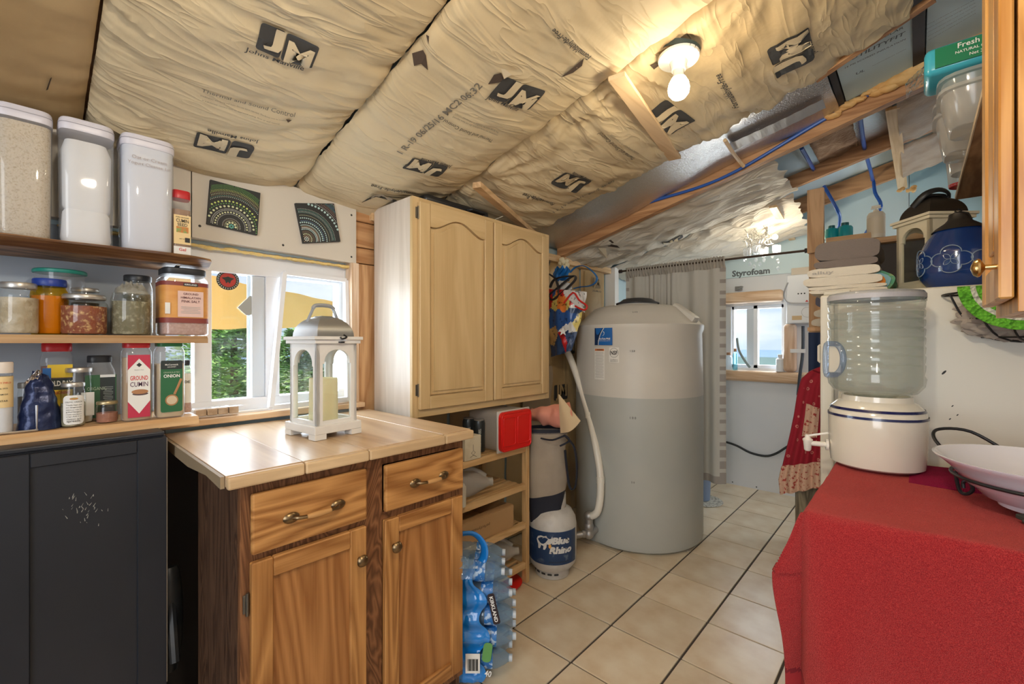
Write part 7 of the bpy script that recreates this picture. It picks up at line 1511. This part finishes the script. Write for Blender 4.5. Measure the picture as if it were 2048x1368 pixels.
# ---- water bottle pack
RT, FW = Vector((_c, _s, 0)), Vector((-_s, _c, 0))
PKB = mat('film_blue', (.01, .20, .62), .12, coat=.5, bmp=dict(scale=24, strength=.5, dist=.006)); BOTP = clear('bottle_clear', (.80, .90, .98), .03, .35, .22, (.45, .68, .92)); BLAB = mat('bottle_label_blue', (.02, .16, .48), .35, var=(60, (.45, .60, .80), .52, .6)); BCAP = mat('bottle_cap', (.50, .56, .62), .3)
pc = RT * -.10 + FW * 1.785; pk_ = thing('water_bottle_pack', 'shrink-wrapped pack of small water bottles standing on end by oak cabinet', 'water pack', (pc.x, pc.y, .003), rotz=0)
proto_b = None
def wbottle(r_, f_, z_, ln=.205):
    base = RT * r_ + FW * f_ + Vector((0, 0, z_)); d = (RT + Vector((0, 0, -.04))).normalized(); s = d.cross(Vector((0, 0, 1))).normalized(); u_ = s.cross(d)
    M = Matrix((u_, s, d)).transposed().to_4x4(); M.translation = base
    prof = [(r_ * 1.24, z_) for r_, z_ in [(0, 0), (.026, .002), (.031, .01), (.031, .05), (.028, .058), (.031, .066), (.031, .075), (.0315, .12), (.031, .13), (.029, .145), (.018, .175), (.012, .185), (.012, .190)]]
    b = lathe(prof, (0, 0, 0), 20, cap=False); b.transform(M); o = mesh('bottle', b, BOTP, pk_, smooth=True)
    b = lathe([(.0394, .078), (.0398, .125)], (0, 0, 0), 20, cap=False); b.transform(M); mesh('bottle_label', b, BLAB, o, smooth=True)
    b = lathe([(.0, .188), (.0135, .188), (.0135, .202), (0, .202)], (0, 0, 0), 16, cap=False); b.transform(M); mesh('bottle_cap', b, BCAP, o, smooth=True)
for row, (zz, ro) in enumerate(((.430, -.235), (.347, -.205), (.262, -.190), (.178, -.190), (.094, -.205))):
    for col in range(3): wbottle(ro + .004 - .0 * col, 1.762 + .080 * col, zz * 1.02)
def film(u, v):
    z = .03 + .44 * v; r0 = -.215; rr = -.125 + .020 * math.sin(v * 19 + .4) + .03 * math.sin(PI * v) - .02 * v; f_ = 1.708 - .006 * math.sin(v * 38) ; p = RT * (r0 + (rr - r0) * u) + FW * (f_ + .006 * fold((u * 4, v * 9, 2))) + Vector((0, 0, z)); return tuple(p)
mesh('blue_film', grid(film, 24, 60), PKB, pk_, smooth=True)
mesh('film_handle', tube([RT * -.25 + FW * 1.745 + Vector((0, 0, .46)), RT * -.235 + FW * 1.745 + Vector((0, 0, .565)), RT * -.16 + FW * 1.755 + Vector((0, 0, .585)), RT * -.115 + FW * 1.765 + Vector((0, 0, .54)), RT * -.115 + FW * 1.765 + Vector((0, 0, .48)), RT * -.16 + FW * 1.745 + Vector((0, 0, .44))], .020, 10, smoothn=5, flat=.35), PKB, pk_, smooth=True)
mesh('clear_film', stuffc(0, 0, 0, 0, 0, 0, 1) if False else grid(lambda u, v: tuple(RT * (-.235 + .10 * u) + FW * (1.63 + .02 * fold((u * 5, v * 5, 1))) + Vector((0, 0, .47 + .09 * v * (1 - .3 * abs(2 * u - 1))))), 16, 12), clear('film3', (.85, .93, 1), .08, .6, .25, (.4, .65, .9)), pk_, smooth=True)
def pkt(s, r_, z_, wd, m, hgt=None, rot=0, f_=1.692, bold=.02):
    t = textw(s, wd, bold, height=hgt); t.transform(Matrix.Rotation(rot, 4, 'Z')); mesh('pack_text', place(t, RT * r_ + FW * f_ + Vector((0, 0, z_)), RT, (0, 0, 1)), m, pk_)
mesh('pack_barcode', place(rect(.055, .075), RT * -.150 + FW * 1.692 + Vector((0, 0, .115)), RT, (0, 0, 1)), PAPERW, pk_)
bb = bmesh.new()
for k in range(9): rect(.0022 + .0012 * (k % 3), .045, -.018 + k * .0045, 0, .001, bm=bb)
mesh('barcode_lines', place(bb, RT * -.150 + FW * 1.692 + Vector((0, 0, .110)), RT, (0, 0, 1)), PRINT, pk_, kind='stuff')
mesh('count_badge', place(rrect(.035, .075, .014, 0, 0, .001), RT * -.095 + FW * 1.703 + Vector((0, 0, .150)), (RT + Vector((0, 0, -.15))), Vector((.1, .1, 1))), mat('badge_green', (.12, .34, .10), .4), pk_)
pkt('40', -.085, .165, .024, INKW, .022, -.2, 1.573); mesh('brand_band', place(rrect(.028, .12, .008, 0, 0, .001), RT * -.070 + FW * 1.707 + Vector((0, 0, .315)), (RT + Vector((0, 0, .25))), Vector((-.17, -.15, 1))), mat('band_black', (.02, .01, .015), .4), pk_)
t = textw('KIRKLAND', .10, .03, height=.014); t.transform(Matrix.Rotation(-PI / 2, 4, 'Z')); mesh('pack_text', place(t, RT * -.070 + FW * 1.703 + Vector((0, 0, .315)), (RT + Vector((0, 0, .25))), Vector((-.17, -.15, 1))), INKW, pk_)
mesh('paper_label', place(rect(.030, .19), RT * -.205 + FW * 1.694 + Vector((0, 0, .20)), RT, (0, 0, 1)), PAPERW, pk_)
# ---- propane tank
gx_, gy_, gR = circ(1056, 1153, Y=2.07); pz = .003; pt_ = thing('propane_tank', 'white propane cylinder with blue wrap picturing a rhino on floor', 'gas cylinder', (gx_, gy_, pz))
PT = mat('propane_white', (.56, .54, .50), .4, bmp=(30, .1), var=(14, (.44, .41, .37), .5, .75)); PBL = mat('propane_blue', (.012, .04, .11), .4, var=(25, (.10, .14, .20), .60, .72))
mesh('cylinder', lathe([(0, .045), (gR * .55, .045), (gR * .82, .052), (gR * .97, .080), (gR, .105), (gR, .29), (gR * .96, .33), (gR * .80, .37), (gR * .5, .395), (gR * .3, .402), (0, .404)], (gx_, gy_, pz), 48, cap=False), PT, pt_, smooth=True)
mesh('foot_ring', lathe([(gR * .68, 0), (gR * .70, .002), (gR * .70, .060), (gR * .67, .060), (gR * .67, 0)], (gx_, gy_, pz), 40, cap=False), PT, pt_, smooth=True)
for k in range(5):
    a = -2.2 + .38 * k; q = Vector((gx_ + math.cos(a) * gR * .705, gy_ + math.sin(a) * gR * .705, pz + .030)); mesh('foot_slot', place(rrect(.026, .011, .004), q, Vector((-math.sin(a), math.cos(a), 0)), (0, 0, 1)), PRINT, pt_)
mesh('collar', lathe([(gR * .55, .375), (gR * .58, .385), (gR * .56, .465), (gR * .50, .47)], (gx_, gy_, pz), 32, cap=False), PT, pt_, smooth=True)
bb = bmesh.new(); nA = 44; a0 = -PI * .98; a1 = .25
for i in range(nA):
    def col(i_):
        a = a0 + (a1 - a0) * i_ / nA; t = i_ / nA; zb = .105 + .08 * max(0, (.45 - t) / .45) ** 1.5; return a, zb, .288
    (aa, z0_, z1_), (ab, z2_, z3_) = col(i), col(i + 1); r = gR + .0012
    f4 = [bb.verts.new((gx_ + math.cos(a) * r, gy_ + math.sin(a) * r, pz + z)) for a, z in ((aa, z0_), (ab, z2_), (ab, z3_), (aa, z1_))]; bb.faces.new(f4)
bmesh.ops.remove_doubles(bb, verts=bb.verts, dist=.0002); mesh('blue_wrap', bb, PBL, pt_, smooth=True)
va_ = math.atan2(-gy_, -gx_) ; nn_ = Vector((math.cos(va_ + .30), math.sin(va_ + .30), 0)); exx = Vector((-nn_.y, nn_.x, 0)); pc_ = Vector((gx_, gy_, pz)) + nn_ * (gR + .002)
for s_, zz, wd in (('Blue', .240, .105), ('Rhino', .188, .135)):
    t = textw(s_, wd, .06, height=.040)
    for v in t.verts: v.co.x += v.co.y * .2 + .012; v.co.z = 0
    bmesh.ops.triangulate(t, faces=t.faces[:]); mesh('wrap_lettering', place(t, pc_ + Vector((0, 0, zz)), exx, (0, 0, 1), bend=gR + .002), mat('wrap_white', (.66, .65, .62), .5), pt_)
t = textw('BETTER VALUE. BETTER SERVICE.', .12, .02); mesh('wrap_lettering', place(t, pc_ + Vector((0, 0, .122)), exx, (0, 0, 1), bend=gR + .003), PRINT, pt_)
rh = prism([(a * 1.35, b * 1.35) for a, b in [(-.030, .004), (-.034, .016), (-.028, .028), (-.014, .034), (0, .032), (.010, .036), (.014, .028), (.022, .024), (.030, .026), (.034, .036), (.038, .022), (.034, .008), (.022, 0), (.012, .002), (.010, -.012), (.004, -.022), (-.004, -.022), (-.002, -.008), (-.012, -.004), (-.018, -.020), (-.026, -.020), (-.026, -.004)]], 0, .0008)
nn2 = Vector((math.cos(va_ - .32), math.sin(va_ - .32), 0)); mesh('rhino_emblem', place(rh, Vector((gx_, gy_, pz)) + nn2 * (gR + .002) + Vector((0, 0, .218)), Vector((-nn2.y, nn2.x, 0)), (0, 0, 1), bend=gR + .002), MATS['wrap_white'], pt_)
mesh('flame_mark', place(disc(.008, .034, .006, .0012, sy=1.5), Vector((gx_, gy_, pz)) + nn2 * (gR + .003) + Vector((0, 0, .205)), Vector((-nn2.y, nn2.x, 0)), (0, 0, 1), bend=gR + .002), mat('flame', (.8, .40, .08), .5), pt_)
# tote on the tank
TOT = mat('tote_canvas', (.36, .30, .23), .9, bmp=(180, .3), var=(5, (.28, .23, .18), .4, .7)); TND = mat('tote_navy', (.012, .014, .025), .8, bmp=(120, .3))
tc0 = RY(1092, 960, 2.02); to = thing('canvas_tote', 'tall tan canvas tote with dark base resting on the propane tank', 'tote bag', (tc0.x, 2.0, .36))
def tote(z0, z1, k0, k1):
    def f(u, v):
        a = 2 * PI * u; z = z0 + (z1 - z0) * v; k = k0 + (k1 - k0) * v; ca, sa = math.cos(a), math.sin(a); sg = lambda q: (abs(q) ** .75) * (1 if q > 0 else -1)
        lean = .06 * (.82 - z); p = Vector((tc0.x + lean * -.2, 2.03, 0)) + RT * sg(ca) * .108 * k + FW * sg(sa) * .07 * k + Vector((0, 0, z - .035 * (sg(ca) * .5 - .5) * (1 if z0 < .4 and v < .1 else 0) * 0))
        p += Vector((fold(p * 9), fold(p * 9.3 + Vector((3, 0, 0))), 0)) * .012; p.z += .035 * ca * (1 - (z - .36) / .5) if z < .6 else 0; return tuple(p)
    return f
mesh('canvas_body', grid(tote(.47, .83, 1.0, 1.06), 56, 24), TOT, to, smooth=True); mesh('navy_base', grid(tote(.345, .475, .90, 1.005), 56, 10), TND, to, smooth=True)
mesh('top_binding', grid(tote(.825, .85, 1.065, 1.02), 56, 4), TND, to, smooth=True)
mesh('strap', tube([RY(1128, 870, 2.0), RY(1140, 882, 2.0), RY(1150, 900, 2.0), RY(1154, 940, 2.0), RY(1150, 975, 2.0), RY(1140, 975, 2.0), RY(1134, 940, 2.0), RY(1130, 900, 2.0)], .011, 8, smoothn=5, flat=.25), TND, to, smooth=True)
# pink bag + tan cone cloth on top
pb = RY(1110, 830, 2.0); pkb = thing('pink_bag', 'salmon pink cloth bag with stiff tan flap on top of tote', 'bag', (pb.x, 2.0, .86))
def pinkf(u, v):
    a = 2 * PI * u; r = (.040 + .040 * v); p = RY(1062 + 76 * v, 828 + 6 * v, 2.02) + FW * math.cos(a) * r * 1.1 + Vector((0, 0, 1)) * math.sin(a) * (.032 + .046 * v); return tuple(p + Vector((fold(p * 14), fold(p * 15), fold(p * 16))) * .018)
mesh('pink_body', grid(pinkf, 40, 24), mat('pink_cloth', (.66, .27, .19), .8, bmp=(60, .2)), pkb, smooth=True)
A_, B2, C2 = RY(1118, 789, 1.96), RY(1161, 842, 1.98), RY(1122, 866, 1.95)
def flapf(u, v):
    p = A_.lerp(B2, u).lerp(A_.lerp(C2, u), v); p = p + FW * (-.035 * math.sin(PI * v) * u) + Vector((0, 0, -.012 * math.sin(PI * v) * u)) ; return tuple(p)
mesh('tan_flap', grid(flapf, 20, 20, thick=.004), mat('tan_canvas', (.52, .40, .24), .85, bmp=(200, .2)), pkb, smooth=True)
mesh('dark_trim', tube([RY(1058, 868, 1.99), RY(1080, 876, 1.95), RY(1105, 880, 1.94), RY(1130, 872, 1.95), RY(1138, 882, 1.97), RY(1120, 892, 1.95)], .005, 8, smoothn=4), TND, pkb, smooth=True)
tag(mesh('flat_bag', grid(lambda u, v: (-2.0 + .03 * u + .012 * math.sin(v * 9), 2.30 + .27 * u, .55 + .62 * v), 14, 20, thick=.01), mat('greige_bag', (.34, .27, .19), .9, bmp=(150, .3)), loc=(-1.98, 2.42, .55), smooth=True), 'flat taupe cloth bag hanging on the kraft wall behind tote', 'bag')
# ---- hanging shopping bags
hb0 = RY(1135, 640, 2.50); hbg = thing('shopping_bag', 'colourful patterned shopping bag hanging at the pale cabinet side', 'shopping bag', (hb0.x, 2.52, hb0.z - .3))
cols = {'red': (.55, .02, .02), 'orange': (.75, .22, .04), 'yellow': (.72, .58, .16), 'blue': (.03, .10, .32), 'white': (.68, .66, .62), 'tan': (.58, .36, .14), 'navy': (.03, .06, .14)}
cm = [mat('bag_' + k, v, .35, coat=.2, var=(38, tuple(min(1, c * .3) for c in v), .60, .66)) for k, v in cols.items()]
def bagf(u, v):
    """u across, v down; drawn between left and right outline"""
    lu = 1096 + 6 * v; ru = 1174 - 30 * v ** 1.2; vv0 = 578 + 6 * u; vv = 700 + 14 * (1 - u)
    p = RY(lu + (ru - lu) * u, vv0 + (vv - vv0) * v, 2.47); p += FW * (-.05 * math.sin(PI * u) * (.5 + .5 * v)) + Vector((fold((u * 6, v * 7, 1)), fold((u * 6, v * 7, 5)), 0)) * .012; return tuple(p)
bg_ = grid(bagf, 40, 60)
random.seed(4); seeds = [(random.random(), random.random(), random.randrange(7)) for _ in range(16)]
seeds += [(.1, .06, 0), (.05, .16, 0), (.3, .14, 1), (.4, .22, 1), (.65, .10, 4), (.85, .08, 4), (.7, .25, 2), (.85, .35, 4), (.4, .5, 3), (.55, .55, 3), (.75, .5, 3), (.2, .75, 5), (.1, .85, 5), (.6, .75, 0), (.8, .62, 4), (.4, .95, 6), (.15, .5, 3)]
for f in bg_.faces:
    c = f.calc_center_median(); d = ray(0, 0); v_ = (hb0.z + .24 - c.z) / .46; u_ = (c.x + c.y * -.0 - (hb0.x - .14)) / .26
    f.material_index = min(seeds, key=lambda s: (s[0] - u_) ** 2 + (s[1] - v_) ** 2)[2]
mesh('bag_body', bg_, cm, hbg, smooth=True)
star = prism([(math.cos(PI / 2 + PI * k / 5) * (.032 if k % 2 == 0 else .013), math.sin(PI / 2 + PI * k / 5) * (.032 if k % 2 == 0 else .013)) for k in range(10)], 0, .003); mesh('star', place(star, RY(1126, 663, 2.405), RT, (0, 0, 1)), MATS['bag_white'], hbg)
RDT = mat('bag_red_trim', (.60, .02, .015), .35)
mesh('red_pocket', grid(lambda u, v: tuple(RY(1130 + 34 * u + 6 * v, 586 + 2 * u + 26 * v * u + 12 * v, 2.44)), 8, 8), MATS['bag_white'], hbg, smooth=True)
mesh('red_piping', tube([RY(1128, 606, 2.43), RY(1146, 585, 2.43), RY(1158, 600, 2.43), RY(1174, 612, 2.43), RY(1168, 620, 2.43), RY(1150, 612, 2.43)], .006, 8, smoothn=3), RDT, hbg, smooth=True)
hb2 = thing('dark_bag_straps', 'twisted black bag straps above the colourful shopping bag', 'straps', RY(1120, 570, 2.48)); DKS = mat('strap_black', (.03, .027, .027), .7)
for pts in ([(1098, 548), (1112, 560), (1118, 590), (1104, 600), (1096, 590)], [(1096, 592), (1120, 572), (1146, 552), (1150, 560), (1128, 582), (1106, 600)], [(1100, 575), (1108, 560), (1128, 553), (1148, 552)]):
    mesh('strap', tube([RY(u, v, 2.46) for u, v in pts], .016, 8, smoothn=5, flat=.3), DKS, hb2, smooth=True)
mesh('white_liner', grid(lambda u, v: tuple(RY(1118 + 26 * u, 560 + 30 * v + 8 * u, 2.50)), 8, 8), MATS['bag_white'], hb2)
hb3 = thing('blue_bag', 'bright blue bag with wide loop handle hanging above the others', 'bag', RY(1130, 545, 2.52)); BLB = mat('bag_bright_blue', (.01, .14, .42), .5, bmp=(60, .3))
mesh('bag_bunch', merge(stuffc(0, 0, 0, .01, .01, .01, 2) if False else bmesh.new(), grid(lambda u, v: tuple(RY(1108 + 30 * u + 2 * math.sin(v * 9), 534 + 28 * v + 3 * math.sin(u * 20) * (1 - v), 2.50) + FW * .02 * math.sin(u * 9 + v * 5)), 24, 16)), BLB, hb3, smooth=True)
mesh('loop_handle', tube([RY(u, v, 2.50) for u, v in ((1140, 545), (1152, 534), (1168, 532), (1184, 542), (1194, 555), (1190, 566), (1178, 572), (1160, 574), (1148, 577))], .013, 8, smoothn=5, flat=.25), BLB, hb3, smooth=True)
tag(mesh('wall_hook_left', tube([(-2.03, 2.56, 1.90), (-1.98, 2.56, 1.90), (-1.97, 2.56, 1.93)], .005, 6), BLACKM, loc=(-2.0, 2.56, 1.9)), 'small black hook holding the bags on the kraft wall', 'hook')
# ---- floor bits beyond the tank
bu = RZ(1404, 1000, .01); bs = thing('blue_bin', 'grey-blue bin on a pebbly round mat beyond the curtain', 'bin', (bu.x - .02, bu.y + .02, .003))
mesh('bin_body', lathe([(.07, .012), (.075, .016), (.085, .24), (.088, .25)], (bu.x - .02, bu.y + .02, .0), 32, cap=True), mat('bin_blue', (.25, .33, .48), .5), bs, smooth=True)
tag(mesh('round_mat', lathe([(0, 0), (.14, 0), (.16, .003), (.155, .008), (0, .009)], (bu.x, bu.y + .01, .0035), 40, cap=False), mat('pebble_mat', (.62, .60, .52), .8, bmp=dict(scale=90, strength=1, dist=.006, kind='voronoi'), var=(70, (.25, .23, .20), .5, .6)), loc=(bu.x, bu.y, .0035), smooth=True), 'round speckled pebble mat under the grey-blue bin', 'mat')
